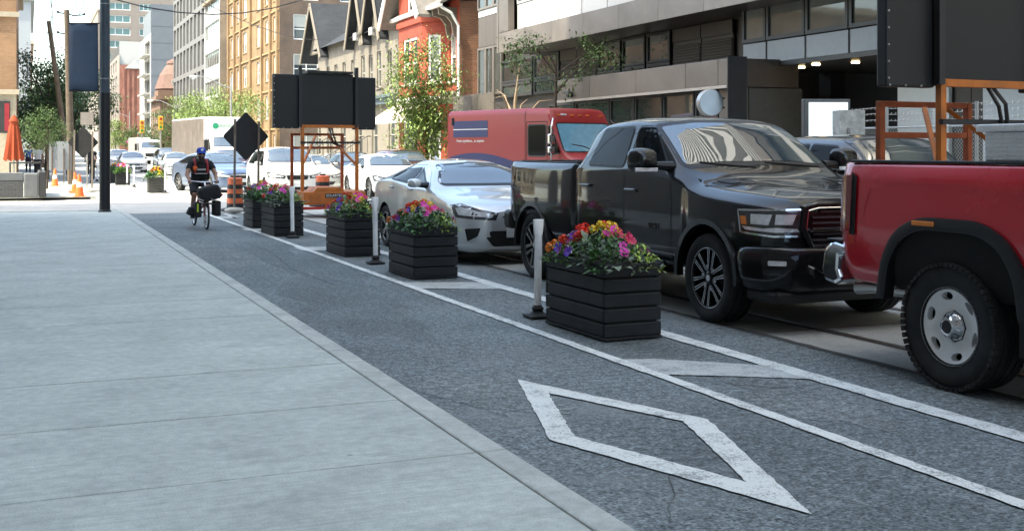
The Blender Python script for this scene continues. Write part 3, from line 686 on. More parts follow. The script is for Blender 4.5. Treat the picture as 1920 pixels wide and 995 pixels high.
# recessed storey under it: dark windows and louvred panels
zc0, zc1 = 3.75, zb - .02
cuts = [(942, 1000, 'w'), (1002, 1050, 'w'), (1050, 1082, 'l'), (1082, 1120, 'l'), (1122, 1166, 'w'), (1168, 1212, 'w'), (1214, 1259, 'w'), (1261, 1314, 'l'), (1314, 1374, 'l')]
for a, c, k in cuts:
    ya, yc_ = by(a, X), by(c, X)
    if k == 'w':
        window(B, (0, ya, 0), LEFT_N, .02, ya - yc_ - .04, zc0, zc1 - .95, depth=0, fr=M_DKF, gl=M_GLG, fw=.1); window(B, (0, ya, 0), LEFT_N, .02, ya - yc_ - .04, zc1 - .93, zc1, depth=0, fr=M_DKF, gl=M_GLG, fw=.08)
    else:
        b_ = MB(); b_.box(.03, .08, yc_ + .03, ya - .03, zc0, zc1 - .4); po = b_.build('louvre_panel', BRD, B)
        for j in range(int((zc1 - zc0 - .45) / .085)):
            b_ = MB(); z = zc0 + .03 + .085 * j; b_.add([(-.03, yc_ + .06, z), (-.03, ya - .06, z), (.029, ya - .06, z + .06), (.029, yc_ + .06, z + .06), (-.03, yc_ + .06, z - .012), (-.03, ya - .06, z - .012)], [(3, 2, 1, 0), (0, 1, 5, 4)]); b_.build('slat', LOUV, po)
        b_ = MB(); b_.box(-.01, .05, yc_ + .02, ya - .02, zc1 - .39, zc1); b_.build('panel', BRD, B)
# canopy: bronze fascia panels, glass shopfront behind, black end wall
xc = -2.2; yk0, yk1 = by(1045, X + xc), by(1364, X + xc); zk = hz(107, onX(1364, X + xc)[1])
yk = [by(p, X + xc) for p in (1045, 1105, 1192, 1285, 1346, 1364)]
for a, c in zip(yk, yk[1:]):
    b_ = MB(); b_.box(0, .08, c + .012, a - .012, 0, .66); b_.build('fascia_panel', BRZ, B, (xc, 0, zk - .7), bevel=.008)
b_ = MB(); b_.box(xc - .03, xc + .1, yk1 - .01, yk0, zk - .78, zk - .705); b_.build('fascia_lip', mat('pale_lip', (.45, .40, .36), .4, .4), B)
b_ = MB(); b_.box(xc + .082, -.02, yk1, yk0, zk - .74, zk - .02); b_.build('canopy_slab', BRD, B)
ye = by(1392, X + xc)
b_ = MB(); b_.box(xc - .02, xc + .55, ye + .6, yk1 - .03, .13, zk + .02); b_.build('end_wall', BLK, B)
yg = [by(p, X + xc + .5) for p in (1030, 1080, 1145, 1192, 1245, 1305, 1350)]
for a, c in zip(yg, yg[1:]):
    window(B, (xc + .5, a, 0), LEFT_N, .03, a - c - .03, .9, zk - .76, depth=0, fr=M_DKF, gl=M_GLG, fw=.07, name='shop_window')
    b_ = MB(); b_.box(xc + .5, xc + .6, c + .02, a - .02, .12, .88); b_.build('stall_riser', BRD, B)
b_ = MB(); b_.box(xc + .45, xc + .62, yk1 + .01, yg[-1] - .04, .12, zk - .76); b_.build('door_post', BRZ, B)
core(B, xc + .66, .12, yk1 + .02, yg[0], .12, zk - .76, M_INNER)
b_ = MB(); b_.lathe([(.02, 0), (.1, .02), (.12, .12), (.1, .22), (.03, .24)], 12, 'x', (xc - .26, by(1075, X + xc), zk - .55)); b_.build('security_camera', M_DKF, B)
# glazed storey over the car-park mouth, white spandrels, dark recess with downlights
xm = -.6; ym0 = by(1391, X + xm) - .02; ym1 = by(1960, X + xm)
zs_ = hz(122, onX(1400, X + xm)[1]); cs = [by(p, X + xm) for p in (1392, 1437, 1510, 1592, 1684, 1790, 1960)]
for a, c in zip(cs, cs[1:]):
    b_ = MB(); b_.box(0, .08, c + .04, a - .04, 0, .55); b_.build('spandrel_panel', PAL, B, (xm, 0, zs_), bevel=.006)
    window(B, (xm, a, 0), LEFT_N, .02, a - c - .02, zs_ + .58, zs_ + 1.95, depth=.02, fr=M_DKF, gl=M_GLBACK, fw=.1); window(B, (xm, a, 0), LEFT_N, .02, a - c - .02, zs_ + 1.97, zs_ + 2.7, depth=.02, fr=M_DKF, gl=M_GLBACK, fw=.1)
    b_ = MB(); b_.box(0, .08, c + .02, a - .02, 0, 1.6); b_.build('panel', BRD, B, (xm, 0, zs_ + 2.72), bevel=.006)
    window(B, (xm, a, 0), LEFT_N, .02, a - c - .02, zs_ + 4.35, zs_ + 7, depth=.02, fr=M_DKF, gl=M_GLBACK, fw=.1)
core(B, xm + .15, .1, ym1, ym0, zs_ + .1, zs_ + 7, M_INNER)
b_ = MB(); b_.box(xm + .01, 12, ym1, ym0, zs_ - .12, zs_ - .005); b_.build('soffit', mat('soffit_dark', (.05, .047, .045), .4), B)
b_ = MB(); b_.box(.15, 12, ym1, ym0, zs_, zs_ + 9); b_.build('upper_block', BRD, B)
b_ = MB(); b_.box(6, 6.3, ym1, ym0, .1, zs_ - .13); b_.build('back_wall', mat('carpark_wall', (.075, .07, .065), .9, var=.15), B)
CONC = mat('column_concrete', (.3, .29, .28), .85, var=.12)
for px, xo in ((1405, 1.4), (1470, 3.0), (1560, 2.2)):
    yv = by(px, X + xo); b_ = MB(); b_.box(xo - .25, xo + .25, yv - .25, yv + .25, .1, zs_ - .13); b_.build('column', CONC if px != 1560 else BLK, B)
yv = by(1500, X + 3.6)
b_ = MB(); b_.box(3.6, 3.7, yv - .9, yv + .9, zs_ - 1.6, zs_ - .3); vp_ = b_.build('vent_grille', BLK, B)
for j in range(9): b_ = MB(); b_.box(3.55, 3.6, yv - .85, yv + .85, zs_ - 1.5 + .13 * j, zs_ - 1.44 + .13 * j); b_.build('slat', LOUV, vp_)
for px, xo in ((1432, 0.1), (1502, .1), (1530, -.2), (1604, .3), (1660, -.1), (1470, 1.6)):
    yv = by(px, X + xo); b_ = MB(); b_.lathe([(.10, 0), (.10, .03)], 12, 'z', (xo, yv, zs_ - .16)); b_.build('downlight', mat('downlight', (1, .72, .4), .5, emit=4, var=0), B)
# ---- pale panelled building beyond the fence, seen under the message board
b_ = thing('office_building', 'pale grey panelled building behind the chain-link fence', 'building', (19.5, -60, 0)); B = b_
PLP = mat('pale_panel', (.62, .66, .70), .45, var=.04, rand=.06)
yy = yx(1682, 19.5) + 60; dark = M_DKF
k = 0
wd = [1.7, .55, .45, 2.3, 2.3, 2.3] + [2.3] * 26
cur = yy
for k, w_ in enumerate(wd):
    m_ = BRD if k in (1, 2) else PLP
    q = MB(); q.box(0, .1, 0, w_ - .015, 0, 6); q.build('panel' if m_ is PLP else 'dark_pier', m_, B, (0 if m_ is PLP else .12, cur - w_, .12), bevel=.008); cur -= w_
    if cur < 1: break
core(B, .3, 14, 0, yy - .1, .1, 34, PLP)
for r_ in range(27):                                       # storeys above, only ever met as reflections
    q = MB(); q.box(-.3, .28, 0, yy, 6.6 + 1.05 * r_, 7.05 + 1.05 * r_); q.build('balcony_band', WSP, B)
    q = MB(); q.box(.1, .29, 0, yy, 7.05 + 1.05 * r_, 7.65 + 1.05 * r_); q.build('window_band', M_GLT if r_ % 3 == 0 else M_GL, B)
# ---- tall block on this side of the street: its shadow lies over pavement, lane and cars
STN = mat('sandstone', (.30, .285, .265), .85, var=.12, vscale=.6)
B = thing('office_block', 'tall sandstone office block whose shadow covers the near pavement', 'building', (-3.2, -48, 0))
Wd = 77
ops = [(1 + 4.4 * k, 4.4 + 4.4 * k, z, z + 2.0) for k in range(17) for z in (4.6, 8.2, 11.8, 15.4, 19, 22.6, 26.2, 29.8, 33.4)]
wall(B, (0, 0, 0), math.pi / 2, Wd, 41, ops, STN, .3)
p_ = MB()
for (a, c, d, e) in ops: p_.box(-.3, -.26, a, c, d, e)
q = p_.build('window_band', M_GL, B); q['kind'] = 'stuff'
core(B, -26, -.35, .1, Wd - .1, 0, 40.8, STN); wall(B, (0, Wd, 0), math.pi, 26, 41, [], STN)
# ---- across the side street
TBR = brick_mat('tan_orange_brick', (.32, .175, .09), (.27, .15, .08), (.27, .19, .13))
SAND = mat('cream_stone', (.40, .34, .26), .8, var=.1)
B = thing('corner_building', 'orange brick corner building with a cream stone shopfront', 'building', (-.42, 55, 0))
ops = [(12.0 - 2.1 * k, 13.0 - 2.1 * k, z, z + 1.7) for k in range(6) for z in (4.9,)] + [(12.0 - 2.1 * k, 13.1 - 2.1 * k, .9, 3.4) for k in range(6)]
ops = [(o[0] - .85, o[1] - .85, o[2], o[3]) for o in ops]
wall(B, (-14, 0, 0), 0, 14, 9.6, [o for o in ops if o[2] > 4], TBR, z0=4.1); wall(B, (-14, 0, 0), 0, 14, 4.09, [o for o in ops if o[2] < 4], SAND)
for o in ops: window(B, (-14, 0, 0), 0, *o, gl=M_GLB, mz=(.5,), fw=.09, sill=SAND)
ops = [(1.5 + 3 * k, 3.3 + 3 * k, z, z + 2.2) for k in range(5) for z in (1.2, 5.2)]
wall(B, (0, 0, 0), math.pi / 2, 17, 9.6, ops, TBR)
for o in ops: window(B, (0, 0, 0), math.pi / 2, *o, mz=(.5,), fw=.1)
core(B, -13.9, -.3, .3, 16.9, 0, 9.5, M_INNER)
for z in (4.0, 7.4): q = MB(); q.box(-14, .12, -.12, -.004, z, z + .22); q.build('string_course', SAND, B)
q = MB(); q.box(-14.1, .25, -.25, 17, 9.6, 9.95); q.build('cornice', SAND, B)
q = MB(); q.box(-.72, -.24, -.2, -.14, 2.3, 3.7); sg = q.build('shop_sign', mat('sign_black', (.03, .03, .03), .5), B)
q = MB(); q.box(-.47, -.28, -.21, -.203, 2.4, 3.6); q.build('sign_face', mat('sign_red', (.28, .02, .03), .5), sg)
for x0, y0, w_, d_, h_, m_, lab in ((-.55, 74, 12, 20, 13.5, RBR, 'dark red brick building down the left pavement past the orange corner building'.replace('left ', '')), (.35, 108, 12, 30, 14.5, PAL, 'pale grey block beyond the dark red brick building')):
    B = thing('street_building', lab, 'building', (x0, y0, 0))
    ops = [(2 + 3.4 * k, 3.8 + 3.4 * k, 1.2 + 3.7 * r_, 3.4 + 3.7 * r_) for k in range(int(d_ / 3.6)) for r_ in range(3)]
    wall(B, (0, 0, 0), math.pi / 2, d_, h_, ops, m_)
    for o in ops: window(B, (0, 0, 0), math.pi / 2, *o, mz=(.5,), fw=.1)
    wall(B, (-w_, 0, 0), 0, w_, h_, [], m_); core(B, -w_ + .1, -.3, .3, d_ - .1, 0, h_ - .1, M_INNER)
    q = MB(); q.box(-w_, .3, -.3, d_, h_, h_ + .5); q.build('cornice', m_, B)
# far blocks closing the view beyond
for x0, y0, w_, d_, h_, m_ in ((-1.5, 150, 16, 60, 16, TBR), (20.5, 380, 40, 60, 45, BGE), (1.0, 240, 18, 90, 22, RBR)):
    B = thing('street_building', {150: 'tan brick block far along the tree-lined pavement', 380: 'pale stone block closing the end of the street', 240: 'dull red block at the far end of the tree-lined pavement'}[y0], 'building', (x0, y0, 0))
    q = MB(); q.box(-w_ if x0 < 10 else 0, 0 if x0 < 10 else w_, 0, d_, 0, h_); q.build('wall', m_, B)
    q = MB(); q.box((-w_ if x0 < 10 else 0) - .3, (0 if x0 < 10 else w_) + .3, -.3, d_ + .3, h_ + .01, h_ + .6); q.build('cornice', SAND, B)
# ---------------------------------------------------------------- vehicles: shaped shells, conforming panes and lamps
def pchip(xs, ys, x):
    n = len(xs)
    if x <= xs[0]: return ys[0]
    if x >= xs[-1]: return ys[-1]
    i = max(k for k in range(n - 1) if xs[k] <= x)
    h = [xs[k + 1] - xs[k] for k in range(n - 1)]; d = [(ys[k + 1] - ys[k]) / h[k] for k in range(n - 1)]
    def m(k):
        if k == 0: return d[0]
        if k == n - 1: return d[-1]
        if d[k - 1] * d[k] <= 0: return 0
        w1, w2 = 2 * h[k] + h[k - 1], h[k] + 2 * h[k - 1]
        return (w1 + w2) / (w1 / d[k - 1] + w2 / d[k])
    t = (x - xs[i]) / h[i]; a, b = m(i), m(i + 1)
    return (2 * t ** 3 - 3 * t ** 2 + 1) * ys[i] + (t ** 3 - 2 * t ** 2 + t) * h[i] * a + (-2 * t ** 3 + 3 * t ** 2) * ys[i + 1] + (t ** 3 - t ** 2) * h[i] * b
def ring(pts, rr, seg=2, fil=4):
    "half outline with rounded corners, bottom centre to top centre"
    P = [Vector(p) for p in pts]; out = []
    last = P[0]; out.append(P[0])
    for k in range(1, len(P) - 1):
        a, p, c = P[k - 1], P[k], P[k + 1]
        d = min(rr[k], .47 * (p - a).length, .47 * (c - p).length)
        e0 = p + (a - p).normalized() * d if (a - p).length > 1e-6 else p; e1 = p + (c - p).normalized() * d if (c - p).length > 1e-6 else p
        for s in range(1, seg + 1): out.append(last.lerp(e0, s / seg))
        for s in range(1, fil + 1):
            t = s / fil; out.append(e0 * (1 - t) ** 2 + p * 2 * t * (1 - t) + e1 * t ** 2)
        last = e1
    for s in range(1, seg + 1): out.append(last.lerp(P[-1], s / seg))
    return out
def loft(st, rr, step=.05, seg=2, fil=4):
    "closed shell through cross-sections st = [(y, [(x, z), ...]), ...]"
    ys = [s[0] for s in st]; K = len(st[0][1])
    yy = []
    for a, b in zip(ys, ys[1:]):
        n = max(1, round((b - a) / step)); yy += [a + (b - a) * i / n for i in range(n)]
    yy.append(ys[-1])
    rings = []
    for y in yy:
        pts = [(pchip(ys, [s[1][k][0] for s in st], y), pchip(ys, [s[1][k][1] for s in st], y)) for k in range(K)]
        h = ring(pts, rr, seg, fil)
        rings.append([(p.x, y, p.y) for p in h] + [(-p.x, y, p.y) for p in h[-2:0:-1]])
    mb = MB(); n = len(rings[0])
    for r_ in rings: mb.v += r_
    for i in range(len(rings) - 1):
        for k in range(n):
            a, b = i * n + k, i * n + (k + 1) % n; mb.f.append((a, b, b + n, a + n))
    # caps as strips so that they shade cleanly
    for base, flip in ((0, False), ((len(rings) - 1) * n, True)):
        for k in range(n // 2):
            q = [base + k, base + (k + 1) % n, base + (n - k - 1) % n, base + (n - k) % n]
            q = list(dict.fromkeys(q))
            if len(q) > 2: mb.f.append(tuple(q[::-1] if not flip else q))
    mb.mi = [0] * len(mb.f)
    return mb
def darken(me, test):
    'wheel-well lining on the faces a cut has opened'
    me.materials.append(M_WELL); k = len(me.materials) - 1
    for p in me.polygons:
        if test(p.center): p.material_index = k
    return me
def near_axle(axles, r, hw):
    return lambda c: abs(c.x) < hw and any(math.hypot(c.y - y, c.z - z) < r + .004 for y, z in axles)
def boolean(me, cutters):
    "carve MB cutters out of mesh"
    o = bpy.data.objects.new('tmp', me); COL.objects.link(o); tmp = [o]
    for c in cutters:
        cm = c.mesh('cut', [MC['wheel_well']] if False else []) ; 
        co = bpy.data.objects.new('cut', cm); COL.objects.link(co); tmp.append(co)
        md = o.modifiers.new('b', 'BOOLEAN'); md.operation = 'DIFFERENCE'; md.object = co; md.solver = 'EXACT'
    r_ = bpy.data.meshes.new_from_object(o.evaluated_get(bpy.context.evaluated_depsgraph_get()))
    for t in tmp: bpy.data.objects.remove(t)
    return r_
PRJ = {'L': (Vector((1, 0, 0)), Vector((0, 1, 0))), 'R': (Vector((0, -1, 0)), Vector((1, 0, 0))), 'F': (Vector((0, 1, 0)), Vector((1, 0, 0))),
       'FL': (Vector((1, 1, 0)).normalized(), Vector((1, -1, 0)).normalized()), 'RL': (Vector((1, -1, 0)).normalized(), Vector((-1, -1, 0)).normalized())}
class Shell:
    def __init__(s, me): 
        bm = bmesh.new(); bm.from_mesh(me); s.bvh = BVHTree.FromBMesh(bm); bm.free()
    def hit(s, mode, u, v):
        if mode == 'T': o, d = Vector((u, v, 9)), Vector((0, 0, -1))
        else: d, e = PRJ[mode]; o = e * u + Vector((0, 0, v)) - d * 9
        h = s.bvh.ray_cast(o, d)
        return (h[0], h[1] if h[1].dot(d) < 0 else -h[1]) if h[0] is not None else (None, None)
    def patch(s, mode, poly, off=.004, step=.06, edge=.05):
        P = [Vector(p) for p in poly]; bnd = []
        for i, a in enumerate(P):
            b = P[(i + 1) % len(P)]; n = max(1, int((b - a).length / edge)); bnd += [a.lerp(b, k / n) for k in range(n)]
        xs = [p.x for p in P]; zs = [p.y for p in P]; pts = list(bnd); nb = len(bnd)
        x = min(xs) + step / 2
        while x < max(xs):
            z = min(zs) + step / 2
            while z < max(zs):
                q = Vector((x, z))
                if all((geometry.intersect_point_line(q, bnd[k], bnd[(k + 1) % nb])[0] - q).length > step * .35 or not 0 <= geometry.intersect_point_line(q, bnd[k], bnd[(k + 1) % nb])[1] <= 1 for k in range(nb)): pts.append(q)
                z += step
            x += step
        r_ = geometry.delaunay_2d_cdt(pts, [], [list(range(nb))], 1, 1e-5)
        V, F = r_[0], r_[2]; vs = []; mb = MB(); lastp = None
        par = list(range(len(V)))                           # keep the one connected sheet
        def find(i):
            while par[i] != i: i = par[i]
            return i
        for f in F:
            for i in f[1:]: par[find(i)] = find(f[0])
        cnt = {}
        for f in F: k = find(f[0]); cnt[k] = cnt.get(k, 0) + 1
        big = max(cnt, key=cnt.get); F = [f for f in F if find(f[0]) == big]
        use = sorted({i for f in F for i in f}); ix = {a: b for b, a in enumerate(use)}; V = [V[i] for i in use]; F = [[ix[i] for i in f] for f in F]
        for q in V:
            h, nrm = s.hit(mode, q.x, q.y)
            if h is None: h, nrm = lastp if lastp else (Vector((0, 0, 0)), Vector((0, 0, 1)))
            lastp = (h, nrm); vs.append(h + nrm * off)
        mb.add(vs, [tuple(f) for f in F])
        # face outward
        if F:
            f = F[0]; nn = (vs[f[1]] - vs[f[0]]).cross(vs[f[2]] - vs[f[0]])
            d = PRJ[mode][0] if mode != 'T' else Vector((0, 0, -1))
            if nn.dot(d) > 0: mb.f = [t[::-1] for t in mb.f]
        return mb
    def seam(s, mode, line, w=.006, off=.003, step=.04):
        P = [Vector(p) for p in line]; pts = []
        for a, b in zip(P, P[1:]):
            n = max(1, int((b - a).length / step)); pts += [a.lerp(b, k / n) for k in range(n)]
        pts.append(P[-1]); H = []
        for q in pts:
            h, nrm = s.hit(mode, q.x, q.y)
            if h is not None: H.append((h, nrm))
        mb = MB()
        for i, (h, nrm) in enumerate(H):
            t = H[min(i + 1, len(H) - 1)][0] - H[max(i - 1, 0)][0]; sd = nrm.cross(t)
            sd = sd.normalized() * w / 2 if sd.length > 1e-7 else Vector((0, 0, w / 2))
            mb.v += [tuple(h + nrm * off - sd), tuple(h + nrm * off + sd)]
            if i: k = 2 * i; mb.f.append((k - 2, k - 1, k + 1, k)); mb.mi.append(0)
        return mb
def mirrored(mb):
    q = MB(); q.v = [(-x, y, z) for x, y, z in mb.v]; q.f = [f[::-1] for f in mb.f]; q.mi = list(mb.mi); return q
M_TYRE = mat('tyre_rubber', (.014, .014, .015), .8, var=.25, vscale=9, dirt=((.08, .075, .07), .3, 6))
M_WELL = mat('wheel_well', (.012, .012, .012), .95, var=.1)
M_CARGL = mat('car_glass', (.006, .008, .009), .02, var=.2, vscale=1.2, ior=1.17)
M_WSGL = mat('windscreen_glass', (.045, .062, .072), .012, var=.2, vscale=1.2, ior=2.7)
M_TRIM = mat('black_trim', (.011, .011, .012), .45, var=.15)
M_CHRM = mat('chrome', (.66, .67, .69), .11, 1.0, var=.05)
M_ALLOY = mat('machined_alloy', (.62, .63, .65), .28, .9, var=.06)
M_DKRIM = mat('dark_rim', (.02, .021, .023), .3, .5, var=.1)
M_LAMP = mat('lamp_lens', (.68, .70, .72), .06, .15, var=.3, vscale=14, coat=1, ior=1.6)
M_LAMPD = mat('lamp_housing', (.05, .052, .055), .15, .2, var=.4, vscale=18, coat=1)
M_AMB = mat('amber_lens', (.75, .22, .03), .2, coat=.6)
M_TAIL = mat('tail_lens', (.17, .006, .008), .12, coat=1)
M_PLATE = mat('number_plate', (.62, .64, .66), .5)
WC = {}
def wheel_meshes(style, Rr, W, rim, n=40):
    k = (style, Rr, W, rim)
    if k in WC: return WC[k]
    t = MB(); h = W / 2; g = .009
    prof = [(rim - .012, -h * .62), (rim + .004, -h * .86), (rim + (Rr - rim) * .35, -h * .99), (Rr - (Rr - rim) * .30, -h), (Rr - .022, -h * .93), (Rr - .004, -h * .80)]
    for a, c in ((-.58, -.48), (-.14, -.05), (.05, .14), (.48, .58)): prof += [(Rr, h * a), (Rr - g, h * (a + .01)), (Rr - g, h * (c - .01)), (Rr, h * c)]
    prof += [(Rr - .004, h * .80), (Rr - .022, h * .93), (Rr - (Rr - rim) * .3, h), (rim, h * .86), (rim - .012, h * .62)]
    t.lathe(prof, n, 'x', cap=False)
    if style == 'steel':
        for q in range(58):                                    # chunky shoulder lugs
            a = 2 * math.pi * q / 58
            for s, o in ((-1, 0), (1, .5)):
                t.M = Matrix.Rotation(a + o * .14, 4, 'X'); t.box(s * h * .93 - .022, s * h * .93 + .018, -.017, .017, Rr - .026, Rr - .0005)
        t.M = None
    parts = [('rim', None)]; out = {}
    b_ = MB()                                                  # barrel and lip
    b_.lathe([(rim + .006, -h * .80), (rim + .008, -h * .90), (rim - .012, -h * .88), (rim - .022, -h * .62), (rim - .035, h * .3), (.05, h * .32), (.02, h * .32)], n, 'x', cap=False)
    f = MB()
    if style == 'ram':
        for q in range(6):
            f.M = Matrix.Rotation(2 * math.pi * q / 6 + .2, 4, 'X')
            for s in (-1, 1):
                f.cur = 0; f.add([(-h * .80, s * .016, .05), (-h * .80, s * .034, .05), (-h * .84, s * .062, rim - .012), (-h * .84, s * .030, rim - .012), (-h * .45, s * .016, .05), (-h * .45, s * .034, .05), (-h * .5, s * .062, rim - .012), (-h * .5, s * .030, rim - .012)],
                      [(0, 1, 2, 3), (7, 6, 5, 4), (0, 4, 5, 1), (1, 5, 6, 2), (2, 6, 7, 3), (3, 7, 4, 0)])
                f.cur = 1; f.add([(-h * .815, s * .029, .06), (-h * .815, s * .034, .06), (-h * .855, s * .063, rim - .012), (-h * .855, s * .054, rim - .012)], [(0, 1, 2, 3)])
                f.add([(-h * .812, s * .016, .075), (-h * .812, s * .020, .075), (-h * .852, s * .037, rim - .012), (-h * .852, s * .029, rim - .012)], [(0, 1, 2, 3)])
            f.cur = 1; f.add([(-h * .80, .033, .085), (-h * .80, .045, .075), (-h * .80, .068, .10), (-h * .80, .06, .108)], [(0, 1, 2, 3)])
        f.M = None; f.cur = 1
        f.lathe([(rim - .010, -h * .87), (rim - .002, -h * .895), (rim + .005, -h * .87)], n, 'x', cap=False)
        f.cur = 0; f.lathe([(.062, -h * .5), (.062, -h * .80), (.045, -h * .86), (.02, -h * .87), (.001, -h * .87)], 18, 'x')
        f.cur = 1; f.lathe([(.03, -h * .872), (.001, -h * .885)], 16, 'x')
        out = (t.mesh('tyre', M_TYRE, 35), b_.mesh('rim_barrel', M_DKRIM, 40), f.mesh('rim', [M_DKRIM, M_ALLOY]))
    elif style == 'steel':
        holes = []
        for q in range(8):
            a = 2 * math.pi * (q + .5) / 8; c = Vector((math.cos(a), math.sin(a))) * rim * .74; d = Vector((-math.sin(a), math.cos(a))); e = Vector((math.cos(a), math.sin(a)))
            if q % 2 == 0: holes.append([c + d * math.cos(j * .6283) * .036 + e * math.sin(j * .6283) * .022 for j in range(10)])
        circ = lambda r_, m: [Vector((math.cos(2 * math.pi * j / m), math.sin(2 * math.pi * j / m))) * r_ for j in range(m)]
        holes = [[c + d * math.cos(j * .5236) * .050 + e * math.sin(j * .5236) * .027 for j in range(12)] for c, d, e in
                 [((Vector((math.cos(a), math.sin(a))) * rim * .77), Vector((-math.sin(a), math.cos(a))), Vector((math.cos(a), math.sin(a)))) for a in [2 * math.pi * (q + .3) / 6 for q in range(6)]]]
        pts = circ(rim - .008, 48) + circ(rim * .56, 36) + circ(rim * .42, 24); ed = []; pol = [list(range(48))]
        for hh in holes: o = len(pts); pts += hh; ed += [(o + j, o + (j + 1) % 12) for j in range(12)]
        r_ = geometry.delaunay_2d_cdt(pts, ed, [list(range(48))], 1, 1e-6); V = r_[0]
        def depth(p):
            q = p.length / rim
            return -h * (.80 if q > .95 else .62 + .1 * math.sin(q * 9))
        F = []
        for tr in r_[2]:
            c = sum((V[i] for i in tr), Vector((0, 0))) / len(tr)
            if any((c - sum(hh, Vector((0, 0))) / 12).length < .05 and sum(1 for j in range(12) if (hh[(j + 1) % 12] - hh[j]).cross(c - hh[j]) > 0) in (0, 12) for hh in holes) or c.length < rim * .36: continue
            F.append(tuple(tr))
        f.add([(depth(p), p.x, p.y) for p in V], F); f.add([(depth(p) + .012, p.x, p.y) for p in V], [q[::-1] for q in F])
        for hh in holes:
            f.add([(depth(p), p.x, p.y) for p in hh] + [(depth(p) + .045, p.x, p.y) for p in hh], [(j, (j + 1) % 12, 12 + (j + 1) % 12, 12 + j) for j in range(12)])
        f.lathe([(rim - .012, -h * .84), (rim - .004, -h * .89), (rim + .008, -h * .87)], 48, 'x', cap=False)
        hb = MB(); hb.cur = 0
        hb.lathe([(.095, -h * .60), (.09, -h * .72), (.075, -h * .80), (.058, -h * 1.0), (.045, -h * 1.02)], 24, 'x')
        for q in range(8):
            hb.M = Matrix.Rotation(2 * math.pi * q / 8, 4, 'X'); hb.add([(-h * .72, -.014, .092), (-h * .72, .014, .092), (-h * 1.0, .008, .06), (-h * 1.0, -.008, .06), (-h * .6, -.016, .10), (-h * .6, .016, .10)], [(0, 1, 2, 3), (1, 0, 4, 5)])
        hb.M = None; hb.cur = 1; hb.lathe([(.044, -h * 1.02), (.040, -h * 1.05), (.001, -h * 1.05)], 20, 'x')
        out = (t.mesh('tyre', M_TYRE, 35), b_.mesh('rim_barrel', M_DKRIM, 40), f.mesh('rim', mat('steel_wheel_silver', (.88, .885, .89), .45, .1, var=.08), 40), hb.mesh('hub_cap', [M_CHRM, M_TRIM], 40))
    else:
        ns = {'s5': 5, 's7': 7, 's10': 10}[style]
        for q in range(ns):
            f.M = Matrix.Rotation(2 * math.pi * q / ns + .3, 4, 'X'); wv = .9 * rim / ns
            for s in (-1, 1): f.add([(-h * .72, s * .008, .03), (-h * .72, s * wv * .55, .03), (-h * .82, s * wv * .95, rim - .008), (-h * .82, s * wv * .25, rim - .008), (-h * .4, s * .008, .03), (-h * .4, s * wv * .55, .03), (-h * .5, s * wv * .95, rim - .008), (-h * .5, s * wv * .25, rim - .008)], [(0, 1, 2, 3), (7, 6, 5, 4), (0, 4, 5, 1), (1, 5, 6, 2), (2, 6, 7, 3), (3, 7, 4, 0)])
        f.M = None; f.lathe([(rim - .014, -h * .85), (rim - .002, -h * .90), (rim + .006, -h * .87)], n, 'x', cap=False); f.lathe([(.055, -h * .4), (.055, -h * .72), (.03, -h * .78), (.001, -h * .78)], 16, 'x')
        out = (t.mesh('tyre', M_TYRE, 35), b_.mesh('rim_barrel', M_DKRIM, 40), f.mesh('rim', M_ALLOY))
    WC[k] = out; return out
def wheels(T, style, Rr, W, rim, xo, ys, n=40):
    ms = wheel_meshes(style, Rr, W, rim, n)
    for y in ys:
        for s in (-1, 1):
            w_ = obj('wheel', ms[0], T, (s * (xo - W / 2), y, Rr), 0 if s < 0 else math.pi)
            for nm, m in zip(('rim_barrel', 'rim', 'hub_cap'), ms[1:]): obj(nm, m, w_)
def well(x0, x1, y, z, r, n=28):
    c = MB(); c.lathe([(r, x0), (r, x1)], n, 'x', (0, y, z)); return c
def both(T, mb, name, m, smooth=40, sub=None):
    a = mb.build(name, m, T, smooth=smooth); b = mirrored(mb).build(name, m, T, smooth=smooth); return a, b
def grow(poly, d):
    "push a convex-ish polygon outwards"
    c = sum((Vector(p) for p in poly), Vector((0, 0))) / len(poly); o = []
    n = len(poly); P = [Vector(p) for p in poly]
    area = sum(P[i].cross(P[(i + 1) % n]) for i in range(n)); sg = 1 if area > 0 else -1
    for i in range(n):
        e0 = (P[i] - P[i - 1]).normalized(); e1 = (P[(i + 1) % n] - P[i]).normalized()
        n0 = Vector((e0.y, -e0.x)) * sg; n1 = Vector((e1.y, -e1.x)) * sg; b = n0 + n1
        o.append(P[i] + b * (d / max(.35, (1 + n0.dot(n1)))))
    return o
def rounded(poly, r, seg=4):
    P = [Vector(p) for p in poly]; o = []; n = len(P)
    for i in range(n):
        a, p, c = P[i - 1], P[i], P[(i + 1) % n]; d = min(r, .45 * (a - p).length, .45 * (c - p).length)
        e0 = p + (a - p).normalized() * d; e1 = p + (c - p).normalized() * d
        for k in range(seg + 1): t = k / seg; o.append(e0 * (1 - t) ** 2 + p * 2 * t * (1 - t) + e1 * t ** 2)
    return o
def pane(T, S, mode, poly, name='side_window', gl=None, frame=.022, r=.04, two=True, off=.006):
    gl = gl or M_CARGL; pl = rounded(poly, r)
    fr = S.patch(mode, grow(pl, frame), off - .003); g = S.patch(mode, pl, off)
    if two:
        for a, b in zip(both(T, fr, name, M_TRIM), (g, mirrored(g))): b.build('pane', gl, a, smooth=60)
    else: a = fr.build(name, M_TRIM, T, smooth=40); g.build('pane', gl, a, smooth=60)
